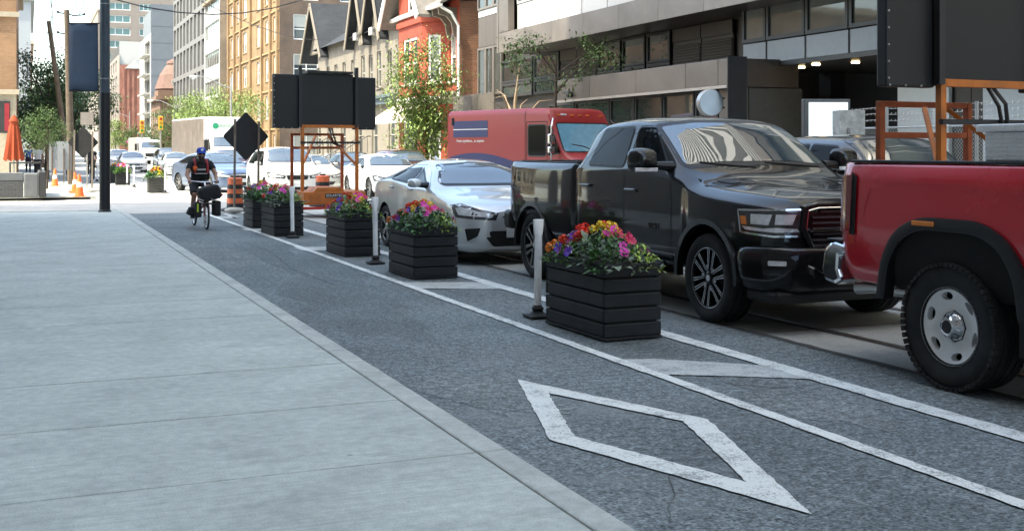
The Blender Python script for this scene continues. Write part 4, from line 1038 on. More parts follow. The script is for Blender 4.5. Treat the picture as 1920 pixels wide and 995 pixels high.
def mirror_part(T, x, y, z, m, w=.2, h=.15, d=.12, arm=.1, cap=None):
    for s in (-1, 1):
        b_ = MB(); b_.M = Matrix.Translation((s * (x + arm + w / 2), y, z)); b_.lathe([(.02, -d * .55), (.6, -d * .5), (.86, -d * .25), (1, d * .2), (.97, d * .5), (.01, d * .5)], 20, 'y')
        b_.v = [((px - s * (x + arm + w / 2)) * w / 2 + s * (x + arm + w / 2), py, (pz - z) * h / 2 + z) for px, py, pz in b_.v]
        # squarer housing: push the round outline towards its box
        o = []
        for px, py, pz in b_.v:
            u, v = (px - s * (x + arm + w / 2)) / (w / 2), (pz - z) / (h / 2); q = max(abs(u), abs(v)); L_ = math.hypot(u, v)
            k = (.45 + .55 * L_ / q) if q > 1e-4 else 1
            o.append((s * (x + arm + w / 2) + u * k * w / 2, py, z + v * k * h / 2))
        b_.v = o; mo = b_.build('mirror', m, T, smooth=50)
        b_ = MB(); b_.tube([(s * (x - .06), y - .02, z - h * .25), (s * (x + arm + .05), y, z - h * .2)], [.05, .035], 8); b_.build('mirror_arm', M_TRIM, mo)
        if cap: b_ = MB(); b_.box(s * (x + arm + w * .5) - w * .48, s * (x + arm + w * .5) + w * .38, y - d * .48, y - d * .40, z - h * .46, z - h * .3); b_.build('turn_lamp', cap, mo, bevel=.006)
def handle(T, S, y, z, m, w=.2):
    h, nrm = S.hit('L', y, z)
    if h is None: return
    for s in (1, -1):
        b_ = MB(); x = h.x * s
        b_.box(min(x, x - .035 * s), max(x, x - .035 * s), y - w / 2, y + w / 2, z - .016, z + .018); b_.build('door_handle', m, T, bevel=.012)

def sedan(sp):
    "generic saloon / hatch / SUV from a handful of heights; front faces -y, origin under the front axle"
    f, wb, r, hw, H = sp['f'], sp['wb'], sp['r'], sp['hw'], sp['H']; zb = sp.get('zb', .2)
    hf, hr = sp['hood']; cow, rf, rr_, dk = sp['cowl'], sp['rf'], sp['rr'], sp['deck']; bf, br = sp['belt']; dz = sp['dz']; rw = sp.get('rw', .70); tz = sp.get('tz', dz - .06)
    ye = wb + r
    def sec(k, b, sh, e, t, zb_=zb, ex=None, tx=None):        # k: width factor, b widest z, sh shoulder z, e roof edge z, t centre z
        x = hw * k; ex = ex if ex is not None else .80; tx = tx if tx is not None else .5
        return [(0, zb_), (x * .9, zb_), (x * .985, zb_ + .1), (x, b), (x * .965, sh), (hw * k * ex, e), (hw * k * tx, (e + t) / 2 + .012), (0, t)]
    st = [(-f, sec(.62, .50, hf - .2, hf - .13, hf - .10, zb + .06)), (-f + .07, sec(.80, .52, hf - .15, hf - .07, hf - .03, zb + .02)), (-f + .2, sec(.92, .55, hf - .08, hf - .01, hf + .02)),
          (-f + .45, sec(.985, .58, hf - .02, hf + .05, hf + .07)), (0.0, sec(1, .60, bf - .06, (hf + hr) / 2 + .02, (hf + hr) / 2 + .055)),
          (cow - .08, sec(1, .60, bf - .01, hr + .0, hr + .04, ex=.82)), (cow + .04, sec(1, .60, bf, hr + .05, hr + .09, ex=.82)),
          ((cow + rf) / 2, sec(1, .6, bf + .01, (hr + H) / 2 + .045, (hr + H) / 2 + .105, ex=(.82 + rw) / 2)), (rf, sec(1, .60, bf + .02, H - .10, H - .02, ex=rw)), ((rf + rr_) / 2, sec(1, .6, (bf + br) / 2 + .01, H - .075, H, ex=rw)),
          (rr_, sec(1, .62, br, H - .12, H - .05, ex=rw - .02)), ((rr_ + dk) / 2, sec(1, .64, br, (H + dz) / 2 - .04, (H + dz) / 2 + .02, ex=rw + .02)), (dk, sec(.985, .64, br - .01, dz - .01, dz + .03, ex=.78)),
          (ye - .14, sec(.93, .62, tz - .07, tz, tz + .03)), (ye - .04, sec(.84, .6, tz - .10, tz - .03, tz, zb + .06)), (ye, sec(.74, .58, tz - .16, tz - .1, tz - .07, zb + .12))]
    rrs = [0, .06, .08, .25, .05, .12, .3, 0]
    mb = loft(st, rrs, sp.get('step', .07), 2, 3); T = thing(sp['name'], sp['label'], 'car', sp['loc'], sp.get('rot', 0), sp.get('group'))
    tr = sp.get('tr', .325); me = mb.mesh('body', sp['paint']); S0 = Shell(me)
    cut = []
    for y in (0, wb):
        for s in (-1, 1): cut.append(well(*((-hw - .2, -hw + .30) if s < 0 else (hw - .30, hw + .2)), y, tr, tr + .055, 24))
    me = darken(boolean(me, cut), near_axle([(0, tr), (wb, tr)], tr + .055, hw)); smooth_mesh(me, 38); obj('body', me, T)
    for y in (0, wb):
        b_ = MB()
        for s in (-1, 1): b_.box(min(s * (hw - .33), s * (hw - .29)), max(s * (hw - .33), s * (hw - .29)), y - tr - .05, y + tr + .05, zb + .02, tr * 2 + .03)
        b_.build('wheel_liner', M_WELL, T)
    wheels(T, sp.get('rim', 's5'), tr, .205, tr - .105, hw - .015, (0, wb), 28)
    S = S0; zt = H - .135
    ws = [(-hw * .78, hr + .075), (hw * .78, hr + .075), (hw * (rw - .05), zt + .02), (0, zt + .055), (-hw * (rw - .05), zt + .02)]
    pane(T, S, 'F', ws, 'windscreen', M_WSGL, .03, .06, False)
    b0 = bf + .05; b1 = br + .035; bp = (cow + rf) / 2 + .55 if 'bp' not in sp else sp['bp']; e_ = sp.get('wend', rr_ + .25)
    A = [(cow + .30, b0), (bp - .03, (b0 + b1) / 2), (bp - .03, zt - .02), (rf + .05, zt - .045)]
    Bq = [(bp + .04, (b0 + b1) / 2), (e_ - .1, b1), (e_, b1 + .03), (min(e_, rr_) - .02, zt - .06), (bp + .04, zt - .02)]
    pane(T, S, 'L', A); pane(T, S, 'L', Bq)
    for dl in ([(cow + .24, .32), (cow + .2, b0 - .06)], [(bp, .32), (bp, b0)], [(bp + .95, .55), (bp + 1.02, b1)]): both(T, S.seam('L', dl), 'door_seam', M_TRIM)
    handle(T, S, bp - .16, (b0 + b1) / 2 - .10, sp['paint'], .17); handle(T, S, bp + .78, (b0 + b1) / 2 - .09, sp['paint'], .17)
    s0, s1 = (-hw * .97 + f - .50) / 1.414, (-hw * .44 + f) / 1.414
    lz = sp.get('lz', hf - .21)
    hl = [(s0, lz + .10), (s0 + .12, lz - .035), (s1 - .02, lz - .07), (s1, lz + .0), (s0 + .18, lz + .12)]
    for a, pz in zip(both(T, S.patch('FL', grow(hl, .015), .003, .05, .04), 'headlamp', M_LAMPD), (0, 1)):
        q = S.patch('FL', [(s0 + .10, lz + .075), (s0 + .17, lz - .015), (s1 - .05, lz - .045), (s1 - .03, lz - .005), (s0 + .2, lz + .09)], .006, .05, .04)
        (q if pz == 0 else mirrored(q)).build('lens', M_LAMP, a, smooth=60)
    gr = sp.get('grille', (.40, lz - .12, lz + .02)); g = rounded([(-hw * gr[0], gr[2]), (-hw * gr[0] * .86, gr[1]), (hw * gr[0] * .86, gr[1]), (hw * gr[0], gr[2])], .03)
    go = S.patch('F', g, .005, .05).build('grille', M_TRIM, T, smooth=50)
    q = S.seam('F', [(-hw * gr[0], gr[2]), (hw * gr[0], gr[2])], .02, .009); q.build('chrome_strip', M_CHRM, go)
    lo = rounded([(-hw * .62, zb + .22), (-hw * .50, zb + .09), (hw * .50, zb + .09), (hw * .62, zb + .22)], .03); S.patch('F', lo, .005, .05).build('lower_intake', M_TRIM, T, smooth=50)
    h, _ = S.hit('F', 0, zb + .26)
    b_ = MB(); b_.box(-.26, .26, h.y - .02, h.y - .006, zb + .21, zb + .34); b_.build('number_plate', M_PLATE, T)
    tl = S.patch('RL', [(-(ye - .5) / 1.414 - hw * .6, tz - .22), (-(ye) / 1.414 - hw * .2, tz - .22), (-(ye) / 1.414 - hw * .2, tz - .08), (-(ye - .5) / 1.414 - hw * .6, tz - .08)], .005, .06) if False else None
    mirror_part(T, hw * .93, cow + .38, b0 + .06, sp['paint'], .2, .13, .13, .06)
    return T, S
def paint(name, c, metal=.35, rough=.32, coat=1.): return mat(name, c, rough, metal, var=.04, vscale=3, coat=coat, dirt=((.2, .19, .18), .06, 3))
PT_GRY = mat('graphite_paint', (.006, .006, .0068), .45, .0, var=.05, vscale=3, coat=.85, spec=.1); PT_RED = mat('deep_red_paint', (.56, .010, .024), .26, .1, var=.03, vscale=2, coat=1.); PT_SIL = paint('silver_paint', (.60, .63, .65), .45, .34)
PT_WHT = paint('white_paint', (.74, .74, .73), 0, .4); PT_BLU = paint('blue_grey_paint', (.14, .19, .30), .6, .32); PT_BLK = paint('black_paint', (.012, .013, .015), .3, .25); PT_DRK = paint('maroon_paint', (.10, .02, .022), .4, .3)
PT_CHP = paint('champagne_paint', (.62, .62, .58), .35, .35)

# ---- graphite crew-cab pickup
RX, RY = 6.70, 8.93
T = RAM = thing('pickup_truck', 'dark graphite crew-cab pickup truck with black and silver spoked wheels', 'truck', (RX, RY, 0))
def S8(x, zb_, b, sh, e, t, ex, tx, dome=.012): return [(0, zb_), (x * .93, zb_), (x * .985, zb_ + .14), (x, b), (x * .985, sh), (ex, e), (tx, (e + t) / 2 + dome), (0, t)]
cab = [(-.93, S8(.70, .62, .86, 1.02, 1.085, 1.12, .60, .36)), (-.88, S8(.82, .56, .86, 1.045, 1.115, 1.15, .68, .38)), (-.76, S8(.93, .50, .86, 1.07, 1.15, 1.18, .76, .40)),
       (-.5, S8(1.0, .46, .86, 1.10, 1.185, 1.215, .83, .42, .02)), (0, S8(1.03, .46, .88, 1.15, 1.225, 1.25, .86, .46, .03)), (.3, S8(1.02, .46, .9, 1.20, 1.26, 1.285, .87, .48, .025)),
       (.46, S8(1.0, .46, .9, 1.26, 1.32, 1.345, .87, .5)), (.60, S8(1.0, .44, .9, 1.30, 1.385, 1.445, .865, .52)), (.9, S8(1.0, .44, .9, 1.325, 1.575, 1.655, .845, .56)), (1.22, S8(1.0, .44, .9, 1.34, 1.765, 1.85, .815, .58)), (1.42, S8(1.0, .44, .9, 1.345, 1.83, 1.905, .81, .60)),
       (1.8, S8(1.0, .44, .9, 1.35, 1.855, 1.935, .81, .60)), (2.3, S8(1.0, .44, .9, 1.36, 1.835, 1.91, .80, .60)), (2.55, S8(1.0, .44, .9, 1.37, 1.77, 1.85, .79, .58)), (2.66, S8(.995, .44, .9, 1.375, 1.62, 1.70, .79, .5)), (2.74, S8(.985, .44, .9, 1.37, 1.43, 1.46, .75, .5))]
me = loft(cab, [0, .05, .1, .3, .04, .07, .2, 0], .045, 2, 4).mesh('body', PT_GRY); SC = Shell(me)
TR = .405
me = boolean(me, [well(-1.3, -.62, 0, TR + .02, .475, 40), well(.62, 1.3, 0, TR + .02, .475, 40)]); darken(me, near_axle([(0, TR + .02)], .475, 1.04)); smooth_mesh(me, 34); obj('body', me, T)
bed = [(2.765, S8(.975, .50, .9, 1.33, 1.40, 1.405, .93, .6, 0)), (2.80, S8(1.0, .48, .9, 1.35, 1.415, 1.415, .945, .6, 0)), (3.2, S8(1.015, .48, .9, 1.355, 1.415, 1.415, .95, .6, 0)), (3.9, S8(1.03, .48, .9, 1.355, 1.415, 1.415, .95, .6, 0)), (4.4, S8(1.01, .5, .9, 1.355, 1.42, 1.42, .94, .6, 0)), (4.62, S8(.985, .54, .92, 1.36, 1.425, 1.425, .93, .6, 0)), (4.71, S8(.95, .56, .92, 1.36, 1.425, 1.425, .90, .6, 0))]
me = loft(bed, [0, .05, .1, .3, .03, .02, .0, 0], .05, 2, 3).mesh('truck_bed', PT_GRY); SB = Shell(me)
c = MB(); c.box(-.86, .86, 2.86, 4.56, .8, 1.6)
me = boolean(me, [well(-1.3, -.62, 3.9, TR + .02, .465, 40), well(.62, 1.3, 3.9, TR + .02, .465, 40), c]); darken(me, lambda q: near_axle([(3.9, TR + .02)], .465, 1.04)(q) or (abs(q.x) < .862 and 2.85 < q.y < 4.57 and q.z < 1.40)); smooth_mesh(me, 34); obj('truck_bed', me, T)
b_ = MB(); b_.box(-.93, -.85, 2.80, 4.62, 1.417, 1.43); b_.box(.85, .93, 2.80, 4.62, 1.417, 1.43); b_.box(-.85, .85, 4.56, 4.62, 1.427, 1.44); b_.build('rail_cap', M_TRIM, T, bevel=.005)
b_ = MB(); b_.box(-.6, .6, -.5, 4.4, .42, .55); b_.build('chassis', M_WELL, T)
for y in (0, 3.9):
    b_ = MB(); b_.box(-.63, .63, y - .5, y + .5, .45, .98); b_.build('wheel_liner', M_WELL, T)
wheels(T, 'ram', TR, .285, .275, 1.0, (0, 3.9), 56)
pane(T, SC, 'F', [(-.82, 1.42), (-.4, 1.455), (.4, 1.455), (.82, 1.42), (.745, 1.80), (.35, 1.845), (-.35, 1.845), (-.745, 1.80)], 'windscreen', M_WSGL, .035, .05, False)
pane(T, SC, 'L', [(.80, 1.40), (1.52, 1.40), (1.52, 1.80), (1.26, 1.795)], r=.05); pane(T, SC, 'L', [(1.63, 1.40), (2.42, 1.41), (2.38, 1.56), (2.30, 1.79), (1.63, 1.80)], r=.05)
for ln in ([(.64, .50), (.62, 1.0), (.66, 1.33), (.80, 1.37)], [(1.575, .50), (1.575, 1.36)], [(2.60, .50), (2.6, 1.3), (2.56, 1.5)], [(.64, .50), (1.575, .50), (2.60, .50)]): both(T, SC.seam('L', ln, .008), 'door_seam', M_WELL)
dline = SC.seam('L', [(.2, .735), (.9, .70), (1.9, .70), (2.68, .735)], .012); 
handle(T, SC, 1.42, 1.16, mat('dark_chrome', (.12, .12, .125), .25, .6), .22); handle(T, SC, 2.45, 1.18, mat('dark_chrome', (.12, .12, .125), .25, .6), .22)
mirror_part(T, .96, .78, 1.47, PT_GRY, .29, .24, .17, .10, M_LAMP)
# front: grille, lamps, bumper
gp = [(-.60, 1.045), (-.50, 1.065), (.50, 1.065), (.60, 1.045), (.62, .90), (.52, .70), (.40, .665), (-.40, .665), (-.52, .70), (-.62, .90)]
fr = MB(); n = len(gp); go = grow(gp, .055)
for i in range(n):
    a, c2, d, e = go[i], go[(i + 1) % n], gp[(i + 1) % n], gp[i]; fr.prism([tuple(p) for p in (a, e, d, c2)], -.975, -.86, 'y')
G_ = fr.build('grille', PT_GRY, T, bevel=.01, merge=True)
b_ = MB(); b_.tube([(p.x, -.977, p.y) for p in grow(gp, .012)] + [(grow(gp, .012)[0].x, -.977, grow(gp, .012)[0].y)], .007, 6); b_.build('grille_trim', M_CHRM, G_)
b_ = MB(); b_.prism([tuple(p) for p in gp][::-1], -.925, -.80, 'y'); b_.build('grille_mesh', M_WELL, G_)
for k in range(8):
    z = .70 + .048 * k; xw = .55 if .74 < z < 1.0 else .47
    b_ = MB(); b_.box(-xw, xw, -.955, -.93, z, z + .016); b_.build('grille_bar', mat('dark_chrome', (.12, .12, .125), .25, .6), G_)
b_ = MB(); b_.box(-.60, .60, -.985, -.935, .872, .888); b_.box(-.15, .15, -.985, -.935, .835, .925); b_.build('grille_bar', PT_GRY, G_, bevel=.004)
b_ = MB(); b_.prism([(-.62, .85), (-.75, .90), (-.75, 1.06), (-.66, 1.08)], -.93, -.8, 'y')
hl = [(-.34, 1.04), (-.31, .875), (-.02, .85), (.20, .855), (.235, .90), (.20, 1.05)]
for a, k in zip(both(T, SC.patch('FL', hl, .006, .05, .04), 'headlamp', M_LAMPD), (0, 1)):
    for q, nm, m in ((SC.patch('FL', [(-.325, 1.0), (-.31, .93), (-.255, .925), (-.265, 1.0)], .01, .05, .04), 'amber_lamp', M_AMB), (SC.patch('FL', [(-.30, .915), (-.27, .885), (.0, .868), (.18, .875), (.165, .90), (.0, .91), (-.1, .90)], .011, .04, .04), 'light_bar', M_LAMP),
                     (SC.patch('FL', [(-.22, 1.02), (-.22, .935), (-.06, .93), (-.03, 1.02)], .010, .04, .04), 'lens', M_LAMP), (SC.patch('FL', [(0.0, 1.02), (-.01, .935), (.13, .935), (.16, 1.02)], .010, .04, .04), 'lens', M_LAMP)):
        (q if k == 0 else mirrored(q)).build(nm, m, a, smooth=60)
    q = SC.seam('FL', [(.20, 1.06), (-.345, 1.05), (-.318, .862), (-.02, .835), (.215, .84), (.245, .90)], .018, .009); (q if k == 0 else mirrored(q)).build('lamp_trim', M_CHRM, a)
bump = [(-1.04, [(0, .40), (.50, .40), (.56, .46), (.60, .60), (.55, .72), (0, .735)]), (-1.02, [(0, .38), (.64, .38), (.70, .46), (.74, .60), (.69, .735), (0, .745)]), (-.95, [(0, .37), (.80, .37), (.86, .46), (.88, .60), (.84, .745), (0, .75)]), (-.8, [(0, .36), (.92, .36), (.97, .46), (.985, .6), (.96, .75), (0, .755)]), (-.56, [(0, .36), (.96, .36), (1.01, .46), (1.02, .6), (1.0, .74), (0, .745)]), (-.475, [(0, .40), (.96, .40), (1.0, .46), (1.01, .6), (.99, .72), (0, .73)])]
me = loft(bump, [0, .04, .08, .1, .05, 0], .04, 2, 3).mesh('bumper', PT_GRY); SU = Shell(me); smooth_mesh(me, 34); bo = obj('bumper', me, T)
for q, nm, m in ((SU.patch('F', rounded([(-.50, .60), (-.46, .70), (.46, .70), (.50, .60)], .02), .004, .05), 'upper_intake', M_WELL), (SU.patch('F', rounded([(-.40, .44), (-.46, .52), (.46, .52), (.40, .44)], .02), .004, .05), 'lower_intake', M_WELL)): q.build(nm, m, bo, smooth=50)
for k in range(3): b_ = MB(); b_.box(-.46, .46, -1.052, -1.045, .615 + .028 * k, .625 + .028 * k); b_.build('intake_bar', M_TRIM, bo)
for s in (0, 1):
    q = SU.patch('FL', rounded([(-.10, .56), (-.12, .665), (.16, .665), (.18, .56)], .04), .004, .04, .03); (q if not s else mirrored(q)).build('fog_recess', M_WELL, bo, smooth=50)
    q = SU.patch('FL', rounded([(-.05, .595), (-.05, .635), (.10, .635), (.10, .595)], .01), .012, .04, .03); (q if not s else mirrored(q)).build('fog_lamp', M_LAMP, bo, smooth=50)
b_ = MB(); b_.box(-.92, .92, -.96, -.5, .27, .375); b_.build('air_dam', M_TRIM, T, bevel=.03)
both(T, SU.seam('F', [(-.66, .60), (-.52, .535), (.0, .53)], .014, .006), 'bumper_trim', M_CHRM)
both(T, SC.patch('T', rounded([(-.70, .30), (-.52, .32), (-.52, .10), (-.66, .08)], .03), .005, .05), 'hood_vent', M_TRIM)
for ya, yb in ((.36, .52),):
    for x in (-.5, .25):
        b_ = MB(); b_.tube([(x - .25, .50, 1.45), (x + .1, .47, 1.42), (x + .35, .45, 1.405)], [.012, .016, .014], 6); b_.build('wiper', M_TRIM, T)
both(T, SB.patch('RL', [(-3.93, .98), (-3.93, 1.28), (-3.86, 1.30), (-3.86, .96)], .006, .05), 'tail_lamp', M_TAIL)
b_ = MB(); b_.box(-1.0, 1.0, 4.6, 4.84, .56, .80); b_.build('rear_bumper', M_TRIM, T, bevel=.05)
for s in (-1, 1): b_ = MB(); b_.box(min(s * .99, s * 1.03), max(s * .99, s * 1.03), .72, 2.62, .44, .5); b_.build('sill_trim', M_TRIM, T, bevel=.01)
h, _ = SC.hit('L', .47, .73)
lettering('SPORT', .075, M_TRIM, T, frameM((SC.hit('L', .95, .84)[0].x - .004, .95, .82), (0, -1, 0), (0, 0, 1)), ext=.002)
# black wheel-arch lips
def arch_lip(T, X, y, z, r, w, m, a0=-8, a1=188, d=.03, name='arch_trim', n=26, flat=None):
    for s in (-1, 1):
        b_ = MB(); o = []
        for k in range(n + 1):
            a = R(a0 + (a1 - a0) * k / n); 
            for rr2, xx in ((r, X - .05), (r, X + d), (r + w, X + d), (r + w + .012, X - .05)):
                o.append((s * xx, y + math.cos(a) * rr2, z + math.sin(a) * rr2))
        fs = []
        for k in range(n):
            for j in range(4): A = k * 4 + j; B2 = k * 4 + (j + 1) % 4; fs.append((A, B2, B2 + 4, A + 4) if s < 0 else (A + 4, B2 + 4, B2, A))
        fs += [(0, 1, 2, 3), tuple(n * 4 + j for j in (3, 2, 1, 0))]
        b_.add(o, fs); b_.build(name, m, T, smooth=40)
arch_lip(T, 1.005, 0, TR + .02, .470, .05, PT_GRY, -5, 185, .022); arch_lip(T, 1.005, 3.9, TR + .02, .460, .05, PT_GRY, -5, 185, .022)
# ---- deep red heavy-duty pickup, its tail towards the street's far end
T = thing('pickup_truck', 'deep red heavy-duty pickup with black arch trim and silver steel wheels', 'truck', (6.57, 5.78, 0))
TR = .418; zr = 1.475
bed = [(-1.05, S8(1.0, .60, .98, 1.36, zr - .01, zr, .955, .6, 0)), (-.7, S8(1.02, .60, .98, 1.37, zr, zr, .96, .6, 0)), (0, S8(1.035, .60, .98, 1.375, zr, zr, .965, .6, 0)), (.6, S8(1.02, .60, .98, 1.375, zr, zr, .96, .6, 0)), (1.02, S8(1.0, .60, .98, 1.375, zr, zr, .95, .6, 0)), (1.13, S8(.975, .62, .98, 1.37, zr, zr, .93, .6, 0)), (1.17, S8(.93, .64, .98, 1.36, zr - .01, zr - .01, .89, .6, 0))]
me = loft(bed, [0, .05, .1, .25, .06, .025, 0, 0], .05, 2, 4).mesh('truck_bed', PT_RED); SB = Shell(me)
arch = [(-.60, .2), (-.585, .55), (-.55, .78), (-.44, .95), (-.25, 1.035), (.25, 1.035), (.44, .95), (.55, .78), (.585, .55), (.60, .2)]
cut = []
for s in (-1, 1):
    q = MB(); q.prism(arch, s * 1.3 if s < 0 else .62, -.62 if s < 0 else 1.3, 'x'); cut.append(q)
c = MB(); c.box(-.86, .86, -.98, .99, .9, 1.7)
me = boolean(me, cut + [c]); darken(me, lambda q: (abs(q.y) < .602 and q.z < 1.037 and abs(q.x) < 1.05 and geometry.intersect_point_tri_2d is not None and (abs(q.y) < .30 or q.z < 1.04 - max(0, abs(q.y) - .25) * .40) and (abs(q.y) < .56 or abs(q.x) < .99)) or (abs(q.x) < .862 and q.z < 1.46 and abs(q.y) < .995)); smooth_mesh(me, 34); obj('truck_bed', me, T)
b_ = MB(); b_.box(-.64, .64, -.7, .7, .6, 1.0); b_.build('wheel_liner', M_WELL, T)
for s in (-1, 1):                                            # squared black arch mouldings
    P0 = [Vector(p) for p in rounded([(a[0], max(a[1], .52)) for a in arch], .12)]; P1 = grow(P0, .085); n = len(P0); o = []
    b_ = MB()
    for p, q in zip(P0, P1):
        for (u, x) in ((p, .97), (p, 1.055), (p.lerp(q, .25), 1.065), (q, 1.05), (q, 1.0)): o.append((s * x, u.x, max(u.y, .50)))
    fs = []
    for k in range(n):
        if P0[k].y < .53 and P0[(k + 1) % n].y < .53: continue
        for j in range(4): A = k * 5 + j; B2 = ((k + 1) % n) * 5 + j; fs.append((A, A + 1, B2 + 1, B2))
    b_.add(o, fs); ar = b_.build('arch_trim', M_TRIM, T, smooth=50)
    b_ = MB(); b_.box(min(s * 1.055, s * 1.072), max(s * 1.055, s * 1.072), .10, .30, 1.062, 1.095); b_.build('side_marker', M_AMB, ar, bevel=.006)
    q = SB.patch('L', rounded([(.985, .99), (.975, 1.38), (1.155, 1.38), (1.155, .96)], .02), .020, .04, .03); q = q if s < 0 else mirrored(q); tl = q.build('tail_lamp', M_TAIL, T, smooth=50)
    q = SB.patch('L', [(.94, .95), (.93, 1.37), (1.0, 1.41), (1.01, .955)], .012, .04, .03); q = q if s < 0 else mirrored(q); q.build('lamp_trim', M_WELL, tl, smooth=50)
    b_ = MB(); b_.box(min(s * .87, s * .965), max(s * .87, s * .965), -1.03, 1.05, zr + .002, zr + .022); b_.build('rail_cap', M_TRIM, T, bevel=.008)
    b_ = MB(); b_.box(min(s * .70, s * .97), max(s * .70, s * .97), -.56, -.52, .30, .60); b_.build('mud_flap', M_TRIM, T)
    b_ = MB(); b_.prism([(1.12, .60), (1.20, .56), (1.33, .58), (1.36, .66), (1.33, .82), (1.25, .88), (1.10, .86), (1.08, .80), (1.15, .78), (1.16, .68)], min(s * .55, s * .99), max(s * .55, s * .99), 'x'); b_.build('rear_bumper', M_CHRM, T, bevel=.03)
    b_ = MB(); b_.box(min(s * .58, s * .95), max(s * .58, s * .95), 1.16, 1.34, .881, .90); b_.build('bumper_step', M_TRIM, T, bevel=.006)
b_ = MB(); b_.box(-.55, .55, 1.11, 1.31, .62, .86); b_.build('bumper_centre', M_CHRM, T, bevel=.02)
b_ = MB(); b_.tube([(-.78, .5, .56), (-.82, .95, .56), (-.86, 1.10, .54)], .045, 14); b_.build('exhaust_pipe', mat('exhaust_steel', (.5, .5, .48), .35, .9), T, smooth=50)
both(T, SB.seam('L', [(-1.0, 1.30), (-.45, 1.30), (-.1, 1.34), (.55, 1.34), (.8, 1.27), (.86, 1.1)], .012, .003), 'body_crease', PT_RED)
b_ = MB(); b_.box(-.55, .55, -5.0, 1.0, .46, .62); b_.build('chassis', M_WELL, T)
b_ = MB(); b_.tube([(-.75, 0, TR), (.75, 0, TR)], .07, 10); b_.ball((0, 0, TR), .17); b_.build('rear_axle', M_WELL, T)
cabr = [(-5.06, S8(.78, .62, .98, 1.16, 1.24, 1.27, .66, .4)), (-4.95, S8(.95, .56, .98, 1.2, 1.30, 1.33, .78, .42)), (-4.5, S8(1.02, .52, .98, 1.28, 1.36, 1.40, .86, .45)), (-3.75, S8(1.03, .5, .98, 1.32, 1.40, 1.43, .88, .5)), (-3.45, S8(1.0, .5, .98, 1.36, 1.46, 1.51, .86, .52)), (-2.75, S8(1.0, .5, .98, 1.40, 1.90, 1.98, .77, .55)), (-2.0, S8(1.0, .5, .98, 1.41, 1.93, 2.02, .76, .55)), (-1.35, S8(1.0, .5, .98, 1.42, 1.88, 1.97, .75, .54)), (-1.08, S8(.99, .5, .98, 1.42, 1.5, 1.54, .76, .5))]
me = loft(cabr, [0, .05, .1, .3, .045, .09, .25, 0], .07, 2, 4).mesh('body', PT_RED); SC = Shell(me)
me = boolean(me, [well(-1.3, -.62, -4.04, TR + .03, .5, 32), well(.62, 1.3, -4.04, TR + .03, .5, 32)]); darken(me, near_axle([(-4.04, TR + .03)], .5, 1.04)); smooth_mesh(me, 34); obj('body', me, T)
pane(T, SC, 'F', [(-.78, 1.53), (.78, 1.53), (.68, 1.88), (-.68, 1.88)], 'windscreen', M_WSGL, .03, .05, False)
pane(T, SC, 'L', [(-3.2, 1.47), (-2.5, 1.47), (-2.5, 1.86), (-2.75, 1.86)]); pane(T, SC, 'L', [(-2.4, 1.47), (-1.5, 1.47), (-1.6, 1.86), (-2.4, 1.86)])
mirror_part(T, .98, -3.25, 1.55, M_CHRM, .26, .34, .16, .14)
SC.patch('F', rounded([(-.6, .8), (.6, .8), (.62, 1.15), (-.62, 1.15)], .04), .006).build('grille', M_CHRM, T, smooth=50)
both(T, SC.patch('FL', [(2.75, 1.0), (3.1, 1.0), (3.1, 1.18), (2.75, 1.18)], .006), 'headlamp', M_LAMP)
b_ = MB(); b_.box(-1.0, 1.0, -5.2, -4.85, .45, .78); b_.build('front_bumper', M_CHRM, T, bevel=.06)
wheels(T, 'steel', TR, .275, .258, 1.045, (0, -4.04), 56)
# diamond-plate tool box lying across its bed
TPL = mat('tread_plate_aluminium', (.86, .87, .88), .38, .3, var=.08, vscale=20)
T = thing('tool_box', 'silver diamond-plate tool box across the bed of the red pickup', 'toolbox', (6.57, 5.24, zr + .022))
b_ = MB(); b_.box(-.90, .90, -.36, .36, 0, .185); bo = b_.build('body', TPL, T, bevel=.006)
b_ = MB(); b_.box(-.94, .94, -.40, .40, .187, .235); lo = b_.build('lid', TPL, T, bevel=.008)
b_ = MB(); k = 0
for i in range(26):
    for j in range(7):
        y = -.35 + .028 * i; z = .012 + .026 * j; s = 1 if (i + j) % 2 else -1
        b_.add([(-.9005, y - .010, z - .009 * s), (-.9005, y + .010, z + .009 * s), (-.9005, y - .003, z + .004 * s), (-.9005, y + .003, z - .004 * s), (-.905, y, z)], [(0, 3, 4), (3, 1, 4), (1, 2, 4), (2, 0, 4)])
q = b_.build('tread_pattern', TPL, bo); q['kind'] = 'stuff'
b_ = MB(); k = 0
for i in range(28):
    for j in range(3):
        y = -.385 + .028 * i; z = .192 + .013 * j
        b_.box(-.944, -.9395, y - .004, y + .004, z, z + .007)
q = b_.build('tread_pattern', TPL, lo); q['kind'] = 'stuff'
b_ = MB(); b_.lathe([(.022, 0), (.022, -.02), (.016, -.026), (.001, -.026)], 14, 'x', (-.9, -.28, .065)); b_.build('latch', mat('red_reflector', (.5, .01, .01), .3, coat=.5), T, smooth=50)

